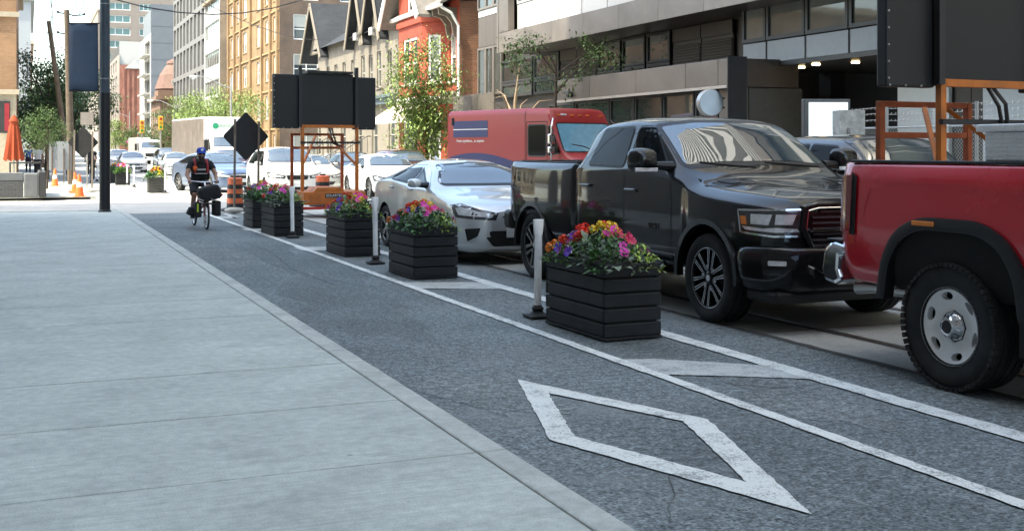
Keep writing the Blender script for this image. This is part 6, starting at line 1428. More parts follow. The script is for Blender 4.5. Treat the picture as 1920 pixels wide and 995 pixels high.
# ---------------------------------------------------------------- construction gear
ORG = mat('safety_orange_steel', (.50, .15, .025), .5, .1, var=.22, vscale=5, dirt=((.16, .07, .03), .5, 4)); ORD = mat('rusty_orange_steel', (.36, .09, .03), .6, .1, var=.3, vscale=6)
BOARD = mat('matt_black_board', (.013, .014, .016), .55, var=.35, vscale=2.2, rough=.5) if False else mat('matt_black_board', (.009, .0095, .011), .5, 0, .35, 2.2)
STEELB = mat('black_steel', (.02, .02, .022), .5, var=.2)
def message_trailer(loc, label, rotz=0, text=True):
    T = thing('message_trailer', label, 'sign trailer', loc, rotz, 'solar message sign trailers')
    b_ = MB(); b_.box(-1.28, -.66, .02, .16, 2.07, 3.33); b_.build('board_wing', BOARD, T, bevel=.02)
    b_ = MB(); b_.box(.64, 1.20, .02, .16, 2.05, 3.30); b_.build('board_wing', BOARD, T, bevel=.02)
    b_ = MB(); b_.box(-.655, .635, .0, .20, 2.10, 3.36); bo = b_.build('board', BOARD, T, bevel=.02)
    for x in (-.66, .70): b_ = MB(); b_.bar((x, -.04, 2.1), (x, -.04, 3.52), .075); b_.build('board_post', STEELB, T)
    b_ = MB(); b_.box(-.5, .6, -.10, .3, 3.37, 3.42); b_.build('solar_panel', STEELB, T)
    b_ = MB()
    for k in range(13):
        b_.ball((-1.24 + .2 * k, .0 if -.66 < -1.24 + .2 * k < .64 else .018, 2.105 if -.66 < -1.24 + .2 * k < .64 else 2.085), .011, 6, 4)
    for k in range(8): b_.ball((-1.255, .018, 2.15 + .16 * k), .011, 6, 4)
    q = b_.build('rivet_row', mat('rivet', (.5, .5, .5), .4, .6), T); q['kind'] = 'stuff'
    for s, x in ((-1, -.60), (1, .72)): b_ = MB(); b_.bar((x, 0.0, .5), (x, 0.0, 2.16), .075); b_.build('mast_post', ORG, T, bevel=.006)
    b_ = MB(); b_.bar((-.56, 0, 2.12), (.68, 0, 2.12), .075); b_.build('mast_rail', ORG, T, bevel=.006)
    b_ = MB(); b_.bar((-.66, -.06, 1.74), (.78, -.06, 1.74), .05); b_.build('mast_rail', STEELB, T)
    for x in (-.60, .72): b_ = MB(); b_.bar((x, .0, 1.2), (x + (.5 if x < 0 else -.5), 0.7, 1.9), .045); b_.build('brace', ORG, T)
    for x in (-.66, .58): b_ = MB(); b_.bar((x, .75, .5), (x, .75, 1.97), .07); b_.build('frame_post', ORD, T, bevel=.006)
    for z in (1.94, 1.62): b_ = MB(); b_.bar((-.62, .75, z), (.54, .75, z), .06); b_.build('frame_rail', ORD, T, bevel=.006)
    b_ = MB(); b_.box(-.68, .80, -.45, .95, .30, .60); tb = b_.build('battery_box', ORG, T, bevel=.02)
    b_ = MB(); b_.prism([(-.45, .601), (.30, .601), (.22, .70), (-.36, .70)][::-1], -.42, .3, 'y'); b_.build('box_lid', ORG, tb, bevel=.01)
    b_ = MB(); b_.box(-.18, .30, -.458, -.452, .46, .555); b_.build('name_plate', STEELB, tb)
    lettering('SOLARTECH', .083, PT_WHT, tb, frameM((.075, -.462, .508), (1, 0, 0), (0, 0, 1)), ext=.002)
    b_ = MB(); b_.box(-.8, .95, -.62, -.46, .20, .26); b_.build('tail_bar', mat('red_light_bar', (.45, .04, .03), .5), T)
    b_ = MB(); b_.bar((.0, -.6, .18), (-.1, -1.6, .10), .08); b_.bar((.4, -.6, .18), (-.1, -1.6, .10), .08); b_.build('tow_bar', STEELB, T)
    b_ = MB(); b_.tube([(.05, .02, 2.1), (.05, -.12, 1.9), (.12, -.1, 1.72), (.3, 0, 1.66)], .02, 6); b_.tube([(.12, .02, 2.1), (.1, -.16, 1.92), (.2, -.1, 1.7), (.34, 0, 1.66)], .02, 6); b_.build('cable', STEELB, T)
    for s in (-.9, 1.0):
        b_ = MB(); b_.bar((s, .2, .02), (s, .2, .62), .06); b_.box(s - .1, s + .1, .1, .3, .012, .03); b_.build('jack', STEELB, T)
        w_ = obj('wheel', wheel_meshes('s5', .30, .17, .18, 20)[0], T, (s * .93, .45, .30), 0 if s < 0 else math.pi); obj('rim', wheel_meshes('s5', .30, .17, .18, 20)[2], w_)
    b_ = MB(); b_.box(.82, 1.02, -.58, -.42, .01, .1); b_.build('timber_chock', mat('timber', (.2, .12, .06), .8), T)
    return T
mt = message_trailer((6.53, 26.6, 0), 'orange message sign trailer, black board back, behind the silver hatchback', R(2))
m2 = dup(mt, (9.42, 9.3, 0), R(3), 'orange message sign trailer with black board beside the red pickup'); m2.scale = (1.07, 1.07, 1.07)
def diamond_sign(loc, label, s=.6, zc=1.9, rotz=0, wood=True, dx=.29):
    T = thing('road_work_sign', label, 'sign', loc, rotz, 'backs of diamond road work signs'); m = mat('sign_back', (.02, .02, .021), .6, var=.3)
    b_ = MB(); b_.prism(rounded([(-s, zc), (0, zc - s * 1.08), (s, zc), (0, zc + s * 1.08)], .06), 0, .02, 'y'); b_.build('panel', m, T)
    wd = mat('grey_timber', (.20, .165, .13), .85, var=.25, vscale=8)
    for x, h in ((-dx, zc + .42), (dx, zc + .36)):
        b_ = MB(); b_.bar((x, -.03, .012), (x + .02, -.03, h), .055, .05); b_.build('post', wd, T)
        b_ = MB(); b_.ball((x, 0, .09), (.24, .16, .075), 12, 6); b_.build('sandbag', mat('sandbag_cloth', (.45, .44, .40), .9, var=.2, bump=.4, bscale=14), T, smooth=60)
    return T
diamond_sign((4.98, 28.6, 0), 'back of a black diamond sign on two timber posts by the barrel', .565, 1.9, 0)
diamond_sign((1.75, 41.2, KZ), 'back of a black diamond sign with pale posts by the traffic cones', .50, 1.70, R(-12))
def barrel(loc, label):
    T = thing('traffic_barrel', label, 'barrel', loc, 0, 'orange and black traffic barrels'); mo = mat('barrel_orange', (.72, .16, .06), .5, var=.2, vscale=7, dirt=((.2, .1, .07), .4, 6)); mk = mat('barrel_black', (.02, .02, .021), .6, var=.2)
    b_ = MB(); b_.lathe([(.36, .012), (.37, .04), (.33, .075), (.22, .09)], 20); b_.build('base', mk, T, smooth=50)
    zs = [.09, .20, .335, .45, .57, .68, .80]
    for k in range(6): r0, r1 = .215 - .03 * k / 6, .215 - .03 * (k + 1) / 6; b_ = MB(); b_.lathe([(r0, zs[k]), (r1, zs[k + 1] - .001)], 22, cap=False); b_.build('band', mk if k % 2 == 0 else mo, T, smooth=50)
    b_ = MB(); b_.lathe([(.186, .80), (.19, .83), (.15, .86), (.001, .86)], 22); b_.build('cap', mo, T, smooth=40)
    b_ = MB(); b_.box(-.09, .09, -.02, .02, .86, .90); b_.build('handle', mk, T, bevel=.01)
    return T
br_ = barrel((4.93, 29.9, 0), 'orange and black barrel beside the cyclist')
dup(br_, (7.6, 31.5, 0), .4, 'orange and black barrel behind the message trailer')
def cone(loc, label, h=.70, rotz=0):
    T = thing('traffic_cone', label, 'cone', loc, rotz, 'orange traffic cones'); mo = mat('cone_orange', (.85, .17, .04), .5, var=.12)
    b_ = MB(); b_.box(-.2, .2, -.2, .2, .005, .03); b_.build('base', mo, T, bevel=.01)
    for (r0, z0, r1, z1, m) in ((.14, .03, .095, .30, mo), (.095, .30, .068, .46, PT_WHT), (.068, .46, .03, h, mo)): b_ = MB(); b_.lathe([(r0, z0), (r1, z1)], 18, cap=(m is mo and z1 == h)); b_.build('band', m, T, smooth=50)
    return T
p = G(149, 369, KZ); cn = cone((p.x, p.y, KZ), 'orange cone with a white collar, in front of the other cone'); p = G(141, 362, KZ); dup(cn, (p.x, p.y, KZ), .3, 'orange cone half hidden behind another cone')
p = G(103, 349, KZ); dup(cn, (p.x, p.y, KZ), .1, 'orange cone alone by the grey board in tree shade')

# ---------------------------------------------------------------- poles, banner, wires, lamps
PB_ = mat('pole_blue_grey', (.055, .075, .095), .55, .3, var=.3, vscale=3); PK = mat('pole_black', (.012, .013, .016), .5, .2, var=.3, vscale=4); WOOD = mat('pole_wood', (.10, .075, .055), .9, var=.3, vscale=5)
p = G(196.5, 397, KZ)
T = thing('utility_pole', 'dark blue-grey metal pole at the kerb, painted black below', 'pole', (p.x, p.y, KZ))
b_ = MB(); b_.lathe([(.150, 0), (.150, .02), (.122, .05), (.122, 2.75), (.118, 2.78)], 24, cap=False); b_.build('sleeve', PK, T, smooth=40)
b_ = MB(); b_.lathe([(.116, 2.75), (.100, 11)], 24); b_.build('shaft', PB_, T, smooth=40)
for z in (4.85, 5.05, 5.12, 3.1): b_ = MB(); b_.lathe([(.119, z), (.121, z + .012), (.119, z + .025)], 20, cap=False); b_.build('steel_band', mat('band_steel', (.3, .31, .32), .4, .7), T, smooth=40)
b_ = MB(); b_.box(.10, .22, -.05, .05, 5.42, 5.55); b_.build('insulator', PK, T, bevel=.02)
zp = CT * p.y + ST * p.x
T = thing('banner', 'plain navy banner hanging from the blue-grey pole', 'banner', (p.x, p.y, hz(170, zp)))
b_ = MB(); hb = 125 * zp / FPX; xl, xr = -(197 - 130) * zp / FPX, -(197 - 184) * zp / FPX
n = 8; o = []
for k in range(n + 1):
    z = hb * k / n
    for j in range(7): x = xl + (xr - xl) * j / 6; o.append((x * CT + (.02 * (1 - k / n)) * (1 if j == 6 else 0), x * -ST + .02 * math.sin(j * 1.1 + k * .3), z))
b_.add(o, [(k * 7 + j, k * 7 + j + 1, k * 7 + j + 8, k * 7 + j + 7) for k in range(n) for j in range(6)]); q = b_.build('cloth', mat('banner_navy', (.075, .105, .160), .75, var=.12, vscale=2), T, smooth=60)
sm = q.modifiers.new('thick', 'SOLIDIFY'); sm.thickness = .006
for z in (-.01, hb + .01): b_ = MB(); b_.tube([(xl * CT, -xl * ST, z), (-.09, .04, z)], .014, 8); b_.build('arm', PK, T)
def wood_pole(label, base, top, r0, r1, arms=()):
    T = thing('utility_pole', label, 'pole', base); b_ = MB(); d = Vector(top) - Vector(base); b_.tube([(0, 0, 0), d], [r0, r1], 12); b_.build('shaft', WOOD, T, smooth=50)
    for z, s in arms: b_ = MB(); b_.tube([(0, 0, z), (s, 0, z + .06)], .03, 6); b_.ball((s, 0, z + .09), .06, 8, 5); b_.build('insulator_arm', PK, T)
    return T
wood_pole('straight wooden utility pole behind the diamond sign', (1.75, 51.8, KZ), (1.55, 51.8, 7.45), .17, .11, ((7.15, -.55), (6.3, -.55), (7.1, .5)))
wood_pole('leaning grey wooden pole beside the straight one', (1.9, 58, KZ), (.95, 58, 7.6), .15, .10)
def wire(label, pts, r=.016, n=14):
    a, b, sag = Vector(pts[0]), Vector(pts[1]), pts[2]; P = [a.lerp(b, k / n) - Vector((0, 0, sag * 4 * (k / n) * (1 - k / n))) for k in range(n + 1)]
    T = MB(); T.tube(P, r, 5); tag(T.build('overhead_wire', M_DKF), label, 'wire', 'overhead wires')
for i, (a, b, s) in enumerate((((1.0, 51.8, 7.35), (-.5, 8, 8.6), .9), ((1.02, 51.8, 6.5), (.0, 8, 8.2), .7), ((2.05, 51.8, 7.3), (1.2, 8, 9.2), 1.2), ((1.75, 51.8, 7.3), (p.x, p.y, 8.2), .5), ((1.0, 51.8, 7.3), (.1, 96, 7.5), .8), ((1.02, 51.8, 6.45), (.2, 96, 6.8), .8))):
    wire(('thin wire from the wooden pole insulator', 'thin wire from the lower insulator of the wooden pole', 'thin wire from the outer arm of the wooden pole', 'thin wire joining the wooden and the blue-grey pole', 'thin wire running on past the leaning pole', 'lower thin wire running on past the leaning pole')[i], (a, b, s))
wire('thick dark cable looping from the blue-grey pole over the street', ((p.x, p.y, 5.15), (14.9, 40, 12), 2.2), .016); wire('thin cable from the blue-grey pole to the terrace roof', ((p.x, p.y, 6.3), (19, 75, 9), .8), .014)
LAMP = mat('lamp_pole_grey', (.32, .31, .30), .5, .4)
for i, (X_, px, ht, arm) in enumerate(((14.9, 433, 7.2, 2.7), (14.9, 339.5, 6.6, 2.9), (14.9, 243, 7.5, 3.0))):
    Y_, z_ = onX(px, X_); T = thing('street_lamp', ('grey street lamp with curved arm before the ochre warehouse', 'grey street lamp with curved arm before the domed bank', 'grey street lamp with curved arm by the distant red brick block')[i], 'street lamp', (X_, Y_, KZ), 0, 'street lamps on the far pavement')
    b_ = MB(); b_.tube([(0, 0, 0), (0, 0, ht)], [.11, .07], 10); b_.build('shaft', LAMP, T, smooth=50)
    b_ = MB(); b_.tube([(0, 0, ht - .9), (-arm * .35, 0, ht - .55), (-arm * .7, 0, ht - .05), (-arm, 0, ht + .02)], .045, 8); b_.build('arm', LAMP, T, smooth=50)
    b_ = MB(); b_.ball((-arm - .2, 0, ht - .05), (.34, .17, .13), 10, 6); b_.lathe([(.14, -.25), (.16, -.1), (.08, -.05)], 10, 'z', (-arm - .2, 0, ht)); b_.build('lamp_head', mat('lamp_head', (.6, .6, .58), .4), T, smooth=50)
    b_ = MB(); b_.ball((-.35, 0, 2.6), (.3, .3, .26), 8, 6); b_.build('flower_basket', FC['magenta'], T); 
for i, (px, py, z_) in enumerate(((301, 233, 118), (266, 240, 122))):
    u = (px - 960) / FPX; T = thing('traffic_signal', ('yellow traffic signal nearer the street trees', 'yellow traffic signal by the distant brick block')[i], 'traffic light', (z_ * (u * CT + ST), z_ * (CT - u * ST), KZ))
    b_ = MB(); b_.tube([(0, 0, 0), (0, 0, hz(py, z_) + .8)], .08, 8); b_.build('post', LAMP, T)
    b_ = MB(); b_.box(-.22, .22, -.38, -.1, hz(py, z_) - .7, hz(py, z_) + .7); hd = b_.build('signal_head', mat('signal_yellow', (.6, .33, .03), .5), T, bevel=.04)
    for k, c in enumerate(((.3, .02, .02), (.3, .2, .02), (.02, .2, .05))): b_ = MB(); b_.lathe([(.14, -.385), (.14, -.40)], 12, 'y', (0, 0, hz(py, z_) + .42 - .42 * k)); b_.build('lens', mat('signal_lens%d' % k, c, .3), hd)

# ---------------------------------------------------------------- trees
BARK = mat('bark', (.075, .055, .042), .9, var=.35, vscale=7, bump=.6, bscale=25)
LV = {'dark': mat('foliage_dark', (.040, .082, .024), .6, var=.55, vscale=3), 'mid': mat('foliage_mid', (.065, .115, .025), .6, var=.5, vscale=3), 'light': mat('foliage_light', (.17, .235, .06), .6, var=.45, vscale=3)}
for m in LV.values(): m.node_tree.nodes['Principled BSDF'].inputs['Subsurface Weight'].default_value = 0
def tree(label, base, h, rx, ry, z0, leafm, n, ls, seed, trunk=.1, group=None, clumps=34, lop=None, w=.45, spread=.32, name='street_tree'):
    r_ = random.Random(seed); T = thing(name, label, 'tree', base, 0, group); zc = (h + z0) / 2; rz = (h - z0) / 2
    C = []
    while len(C) < clumps:
        v = Vector((r_.uniform(-1, 1), r_.uniform(-1, 1), r_.uniform(-1, 1)))
        if v.length > 1 or v.length < .25: continue
        q = Vector((v.x * rx, v.y * ry, zc + v.z * rz))
        if lop and not lop(q): continue
        C.append(q)
    tb = MB(); tb.tube([(0, 0, 0), (r_.uniform(-.05, .05), 0, z0 * .6), (r_.uniform(-.1, .1), r_.uniform(-.1, .1), zc)], [trunk, trunk * .75, trunk * .4], 9)
    for c in C[:max(8, clumps // 2)]:
        s = Vector((0, 0, z0 * .7 + r_.uniform(0, .9) * (zc - z0 * .7))); m = s.lerp(c, .5) + Vector((0, 0, .08 * h * r_.random())); tb.tube([s, m, c], [trunk * .35, trunk * .2, trunk * .06], 5)
    tb.build('trunk', BARK, T, smooth=60)
    lb = MB(); sr = max(rx, rz) * spread
    for i in range(n):
        c = C[i % clumps]; d = Vector((r_.gauss(0, 1), r_.gauss(0, 1), r_.gauss(0, .8))); p_ = c + d * sr * .55
        dr = Vector((r_.uniform(-1, 1), r_.uniform(-1, 1), r_.uniform(-.9, .5)))
        leaf(lb, p_, dr, ls * r_.uniform(.6, 1.3), w)
    lb.build('crown', leafm, T); return T
def at(px, X_): Y_, z_ = onX(px, X_); return (X_, Y_, KZ)
tree('feathery young tree in full sun by the red house', at(801, 15.3), 6.1, 1.4, 1.4, 1.1, LV['light'], 10500, .18, 1, .06, clumps=64, w=.42, spread=.27)
tree('sparse dark-twigged tree behind the parcel van', at(1042, 15.4), 5.4, 2.0, 2.0, 3.3, LV['mid'], 1500, .15, 5, .07, clumps=16, spread=.2, w=.4, lop=lambda q: abs(q.x + q.y * -.4) > .7 or q.z < 3.8)
tree('light green street tree above the box truck cab', (15.2, 97, KZ), 6.6, 3.6, 3.6, 2.4, LV['light'], 6000, .26, 2, .14, 'street trees along the far pavement', clumps=60, w=.4, spread=.22)
tree('light green street tree past the box truck', (15.0, 112, KZ), 6.8, 3.4, 3.4, 2.2, LV['light'], 5000, .26, 3, .14, 'street trees along the far pavement', clumps=50, w=.4, spread=.22)
tree('mid green street tree before the domed bank', (14.6, 128, KZ), 6.2, 2.6, 2.8, 1.4, LV['mid'], 4200, .26, 4, .12, 'street trees along the far pavement', clumps=40, w=.4, spread=.24)
tree('small street tree by the distant brick block', (15, 175, KZ), 5.5, 2.2, 2.2, 1.6, LV['mid'], 2200, .3, 14, .12, 'street trees along the far pavement', clumps=26)
tree('small green tree at the far end of the street', (14.6, 215, KZ), 6.5, 2.6, 2.6, 1.6, LV['light'], 2000, .4, 15, .12, 'street trees along the far pavement', clumps=26)
tree('dense dark tree behind the leaning pole', (.9, 61, KZ), 6.4, 2.0, 2.3, 2.0, LV['dark'], 6500, .18, 6, .14, 'trees on the pavement across the crossing', clumps=46, w=.55, spread=.25)
tree('dense dark tree behind the navy banner', (2.2, 67, KZ), 6.2, 2.2, 2.3, 2.2, LV['dark'], 6500, .18, 7, .14, 'trees on the pavement across the crossing', clumps=46, w=.55, spread=.25)
tree('small feathery tree in front of the dense dark trees', (.70, 46, KZ), 2.95, .95, .95, 1.35, LV['mid'], 2600, .11, 8, .045, 'trees on the pavement across the crossing', clumps=30, w=.35)
for i, (x_, y_) in enumerate(((.6, 84), (1.2, 100), (1.3, 122), (2.5, 150), (4, 185), (6, 240))): tree(('dark tree past the dense trees', 'dark tree farther along the same pavement', 'dark tree by the tan brick block', 'dark tree before the far tan brick block', 'dark tree in the hazy distance', 'dark tree closing the view of the street')[i], (x_, y_, KZ), 6.0 + i * .9, 2.6 + i * .4, 2.8 + i * .4, 1.8, LV['dark'] if i % 2 == 0 else LV['mid'], 2600, .28 + .05 * i, 20 + i, .14, 'trees on the pavement across the crossing', clumps=34, w=.5)
T = thing('shrub', 'low yellow-green shrub beside the parcel van roof', 'shrub', (17.0, 43, KZ)); r_ = random.Random(3); lb = MB(); tb = MB()
for i in range(900): a = r_.uniform(0, 6.28); q = r_.random() ** .5; leaf(lb, (1.3 * q * math.cos(a), 1.3 * q * math.sin(a), r_.uniform(.6, 2.9 - q)), (r_.uniform(-1, 1), r_.uniform(-1, 1), r_.uniform(-.4, .8)), r_.uniform(.08, .16), .45)
for i in range(14): a = r_.uniform(0, 6.28); tb.tube([(0, 0, 0), (.4 * math.cos(a), .4 * math.sin(a), 1.2), (1.1 * math.cos(a), 1.1 * math.sin(a), 2.4 + r_.uniform(-.4, .8))], [.04, .025, .008], 5)
lb.build('crown', LV['light'], T); tb.build('stems', mat('dry_twig', (.28, .2, .13), .9), T)
T = thing('bare_tree', 'bare pale twiggy tree between the red house and the bronze building', 'tree', (16.4, 38.5, KZ)); tb = MB(); r_ = random.Random(9)
for i in range(26):
    a = r_.uniform(0, 6.28); z = r_.uniform(1.6, 3.2); e = Vector((math.cos(a) * r_.uniform(.8, 2.4), math.sin(a) * 1.3, z + r_.uniform(.1, .9))); tb.tube([(0, 0, z - .6), Vector((0, 0, z)).lerp(e, .5) + Vector((0, 0, .15)), e], [.035, .02, .006], 5)
tb.tube([(0, 0, 0), (0, 0, 3.2), (.2, 0, 4.6)], [.07, .045, .01], 8); tb.build('branches', mat('dry_twig', (.28, .2, .13), .9), T)
# ---------------------------------------------------------------- people
def fused(parts, voxel, name, m, parent, smooth=True):
    "limbs and masses melted into one continuous surface"
    b_ = MB()
    for p in parts:
        if p[0] == 't': b_.tube(p[1], p[2], 10)
        else: b_.ball(p[1], p[2], 14, 10)
    me = b_.mesh(name, m); o = bpy.data.objects.new('tmp', me); COL.objects.link(o)
    r_ = o.modifiers.new('r', 'REMESH'); r_.mode = 'VOXEL'; r_.voxel_size = voxel
    s_ = o.modifiers.new('s', 'SMOOTH'); s_.factor = .5; s_.iterations = 4
    me2 = bpy.data.meshes.new_from_object(o.evaluated_get(bpy.context.evaluated_depsgraph_get())); bpy.data.objects.remove(o)
    me2.materials.clear(); me2.materials.append(m); smooth_mesh(me2, 180)
    return obj(name, me2, parent)
SKIN = mat('skin', (.36, .20, .14), .55, var=.1); BLKC = mat('black_cloth', (.016, .016, .018), .9, var=.3, vscale=9, bump=.5, bscale=12)
def hand(parts, w_, d, s, r=.011):
    "palm and five bent fingers closing round a grip"
    w_ = Vector(w_); d = Vector(d).normalized(); sd = Vector((1, 0, 0)); parts.append(('b', w_ + d * .035, (.042, .045, .026)))
    for k in range(4):
        o = w_ + d * .065 + sd * (k - 1.5) * .021; L_ = (.055, .065, .06, .048)[k]; parts.append(('t', [w_ + d * .03 + sd * (k - 1.5) * .018, o, o + d * .02 + Vector((0, 0, -.028)) * L_ / .06, o + Vector((0, .008, -.05))], [r, r, r * .9, r * .75]))
    parts.append(('t', [w_ + d * .02 + sd * s * .03, w_ + d * .05 + sd * s * .05 + Vector((0, 0, -.015)), w_ + d * .07 + sd * s * .035 + Vector((0, 0, -.035))], [r * 1.15, r, r * .8]))
def person(T, J, cl, voxel=.016, cap=None, beard=False, hair=(.03, .02, .015), pack=None, bare_legs=True, sleeves=.5):
    V = {k: Vector(v) for k, v in J.items()}
    h = V['head']; ch, pe, nk = V['chest'], V['pelvis'], V['neck']; f = V.get('face', Vector((0, -1, 0)))
    P = [('b', h, (.076, .092, .112)), ('b', h + Vector((0, -.015, -.055)), (.058, .07, .065)), ('t', [nk, h + Vector((0, .02, -.06))], [.060, .052]), ('b', ch, (.165, .11, .14)), ('b', ch.lerp(pe, .5), (.145, .10, .16)), ('b', pe, (.155, .115, .12)),
         ('t', [h + f * .085 + Vector((0, 0, .02)), h + f * .108 + Vector((0, 0, -.022))], [.012, .017])]
    for s in 'lr':
        P.append(('b', h + Vector(((.077 if s == 'l' else -.077), .012, -.005)), (.014, .024, .034)))
        P.append(('t', [V['sh' + s], V['el' + s], V['wr' + s]], [.058, .045, .030])); P.append(('t', [ch, V['sh' + s]], [.08, .062]))
        P.append(('t', [pe + Vector(((.085 if s == 'l' else -.085), 0, -.02)), V['kn' + s], V['an' + s]], [.088, .058, .040]))
        hand(P, V['wr' + s], V.get('hd', Vector((0, -1, -.3))), -1 if s == 'l' else 1)
    fused(P, voxel, 'body', SKIN, T)
    S = [('b', ch, (.185, .125, .155)), ('b', ch.lerp(pe, .5), (.165, .118, .17)), ('b', pe + Vector((0, 0, .04)), (.17, .125, .10)), ('t', [nk + Vector((0, 0, -.02)), ch], [.075, .12])]
    for s in 'lr': S.append(('t', [ch + Vector((0, 0, .06)), V['sh' + s], V['sh' + s].lerp(V['el' + s], sleeves)], [.09, .075, .068]))
    fused(S, voxel, 'shirt', cl[0], T)
    S = [('b', pe, (.172, .13, .125))]
    for s in 'lr':
        a = pe + Vector(((.085 if s == 'l' else -.085), 0, -.02)); S.append(('t', [a, V['kn' + s]] if bare_legs else [a, V['kn' + s], V['an' + s]], [.105, .085] if bare_legs else [.105, .075, .06]))
    fused(S, voxel, 'trousers', cl[1], T)
    for s in 'lr':
        a = V['an' + s]; S = [('b', a + Vector((0, -.07, -.055)), (.048, .13, .042)), ('b', a + Vector((0, .0, -.03)), (.05, .06, .05))]; fused(S, voxel * .8, 'shoe', cl[2], T)
    fh = [('b', h + Vector((0, .012, .03)), (.088, .100, .095))] if cap is None else [('b', h + Vector((0, .02, -.005)), (.084, .092, .075))]
    fused(fh, voxel * .8, 'hair', mat('hair_dark', hair, .8), T)
    if cap:
        b_ = MB(); b_.M = Matrix.Translation(h); b_.lathe([(.094, .025), (.096, .06), (.088, .10), (.06, .128), (.001, .135)], 20, cap=False); b_.M = None
        co = b_.build('cap', cap, T, smooth=60)
        b_ = MB(); o = []
        for k in range(9): a = math.pi + math.pi * k / 8; o += [(h.x + .09 * math.cos(a), h.y + .09 * math.sin(a), h.z + .032), (h.x + .095 * math.cos(a), h.y + .165 * math.sin(a), h.z + .018)]
        b_.add(o + [(x, y, z + .008) for x, y, z in o], [(2 * k, 2 * k + 1, 2 * k + 3, 2 * k + 2) for k in range(8)] + [(18 + 2 * k + 2, 18 + 2 * k + 3, 18 + 2 * k + 1, 18 + 2 * k) for k in range(8)] + [(2 * k + 1, 2 * k + 19, 2 * k + 21, 2 * k + 3) for k in range(8)]); b_.build('brim', cap, co, smooth=60)
        b_ = MB(); b_.lathe([(.026, -.102), (.026, -.098)], 12, 'y', (h.x, h.y, h.z + .085)); b_.build('badge', PT_WHT, co)
    if beard:
        fused([('b', h + Vector((0, -.045, -.085)), (.062, .058, .058)), ('b', h + Vector((0, -.03, -.05)), (.072, .062, .03))], voxel * .7, 'beard', mat('hair_dark', hair, .8), T)
        b_ = MB(); 
        for s in (-1, 1): b_.box(h.x + s * .036 - .028, h.x + s * .036 + .028, h.y - .098, h.y - .088, h.z - .012, h.z + .022)
        b_.box(h.x - .012, h.x + .012, h.y - .099, h.y - .092, h.z + .006, h.z + .014); b_.build('sunglasses', M_CARGL, T, bevel=.006)
        b_ = MB(); b_.box(h.x - .024, h.x + .024, h.y - .104, h.y - .098, h.z - .066, h.z - .058); b_.build('mouth', mat('lips', (.25, .09, .07), .5), T)
    else:
        for s in (-1, 1): b_ = MB(); b_.ball(h + Vector((s * .032, 0, .012)) + f * .084, .011, 8, 6); b_.build('eye', mat('eye_dark', (.03, .025, .02), .3), T)
    return V
def bike_wheel(T, y, r, name='wheel'):
    b_ = MB(); b_.lathe([(r + .0, 0), (r - .006, .017), (r - .022, .02), (r - .034, .014), (r - .036, -.014), (r - .022, -.02), (r - .006, -.017)], 32, 'x', close=True); w_ = b_.build(name, M_TYRE, T, (0, y, r), smooth=50)
    b_ = MB(); b_.lathe([(r - .034, .013), (r - .05, .01), (r - .05, -.01), (r - .034, -.013)], 32, 'x', close=True)
    for k in range(18): a = 2 * math.pi * k / 18; b_.tube([(.02 * (-1) ** k, 0, 0), (0, (r - .045) * math.cos(a), (r - .045) * math.sin(a))], .0022, 4)
    b_.lathe([(.02, -.04), (.02, .04)], 10, 'x'); b_.build('rim', M_ALLOY, w_)
    return w_
def bag(T, c, s, name='cargo_bag', m=None, rot_=None):
    b_ = MB(); b_.M = Matrix.Translation(c) @ (rot_ or Matrix.Identity(4)); b_.box(-s[0] / 2, s[0] / 2, -s[1] / 2, s[1] / 2, -s[2] / 2, s[2] / 2); b_.M = None
    o = b_.build(name, m or BLKC, T, bevel=min(s) * .22); return o
CRD = mat('frame_red', (.45, .03, .04), .35, coat=.6); cy = G(391, 432)
T = thing('cargo_bicycle', 'red-forked cargo bicycle loaded with black bags', 'bicycle', (cy.x, cy.y + .25, 0), R(2))
BK = T
bike_wheel(T, 0, .255); bike_wheel(T, 1.42, .255)
b_ = MB()
for s in (-1, 1): b_.tube([(s * .045, 0, .255), (s * .048, .02, .42), (s * .035, .05, .55), (0, .06, .58)], .014, 8)
b_.tube([(0, .06, .56), (0, .13, .86)], .02, 8); b_.build('fork', CRD, T, smooth=50)
b_ = MB(); b_.tube([(0, .08, .60), (0, .5, .42), (0, .95, .34), (0, 1.42, .255)], .022, 8); b_.tube([(0, .10, .72), (0, .92, .60), (0, 1.42, .255)], .02, 8); b_.tube([(0, .92, .34), (0, 1.02, .84)], .02, 8); b_.build('frame', CRD, T, smooth=50)
b_ = MB(); b_.tube([(-.29, .36, .93), (-.22, .33, .945), (-.08, .26, .93), (.08, .26, .93), (.22, .33, .945), (.29, .36, .93)], .014, 8); b_.tube([(0, .13, .84), (0, .24, .93)], .018, 8); hb_ = b_.build('handlebar', M_ALLOY, T, smooth=50)
for s in (-1, 1): b_ = MB(); b_.tube([(s * .20, .335, .945), (s * .30, .365, .93)], .019, 8); b_.build('grip', BLKC, hb_)
b_ = MB(); b_.ball((0, 1.04, .87), (.085, .14, .04), 12, 8); b_.build('saddle', BLKC, T, smooth=60)
b_ = MB(); b_.box(-.2, .2, -.16, .30, .50, .52); b_.build('front_rack', M_DKF, T, bevel=.006)
b_ = MB(); b_.tube([(-.1, .9, .30), (.1, .9, .30)], .02, 8); b_.tube([(-.16, .93, .20), (-.08, .93, .20)], .03, 6); b_.tube([(.16, .87, .42), (.08, .87, .42)], .03, 6); b_.build('pedals', M_DKF, T)
for k in (-1, 1): b_ = MB(); b_.tube([(k * .2, -.165, .62), (k * .1, -.175, .58), (0, -.18, .66)], .010, 6); b_.build('strap', mat('pale_strap', (.5, .5, .5), .7), T)
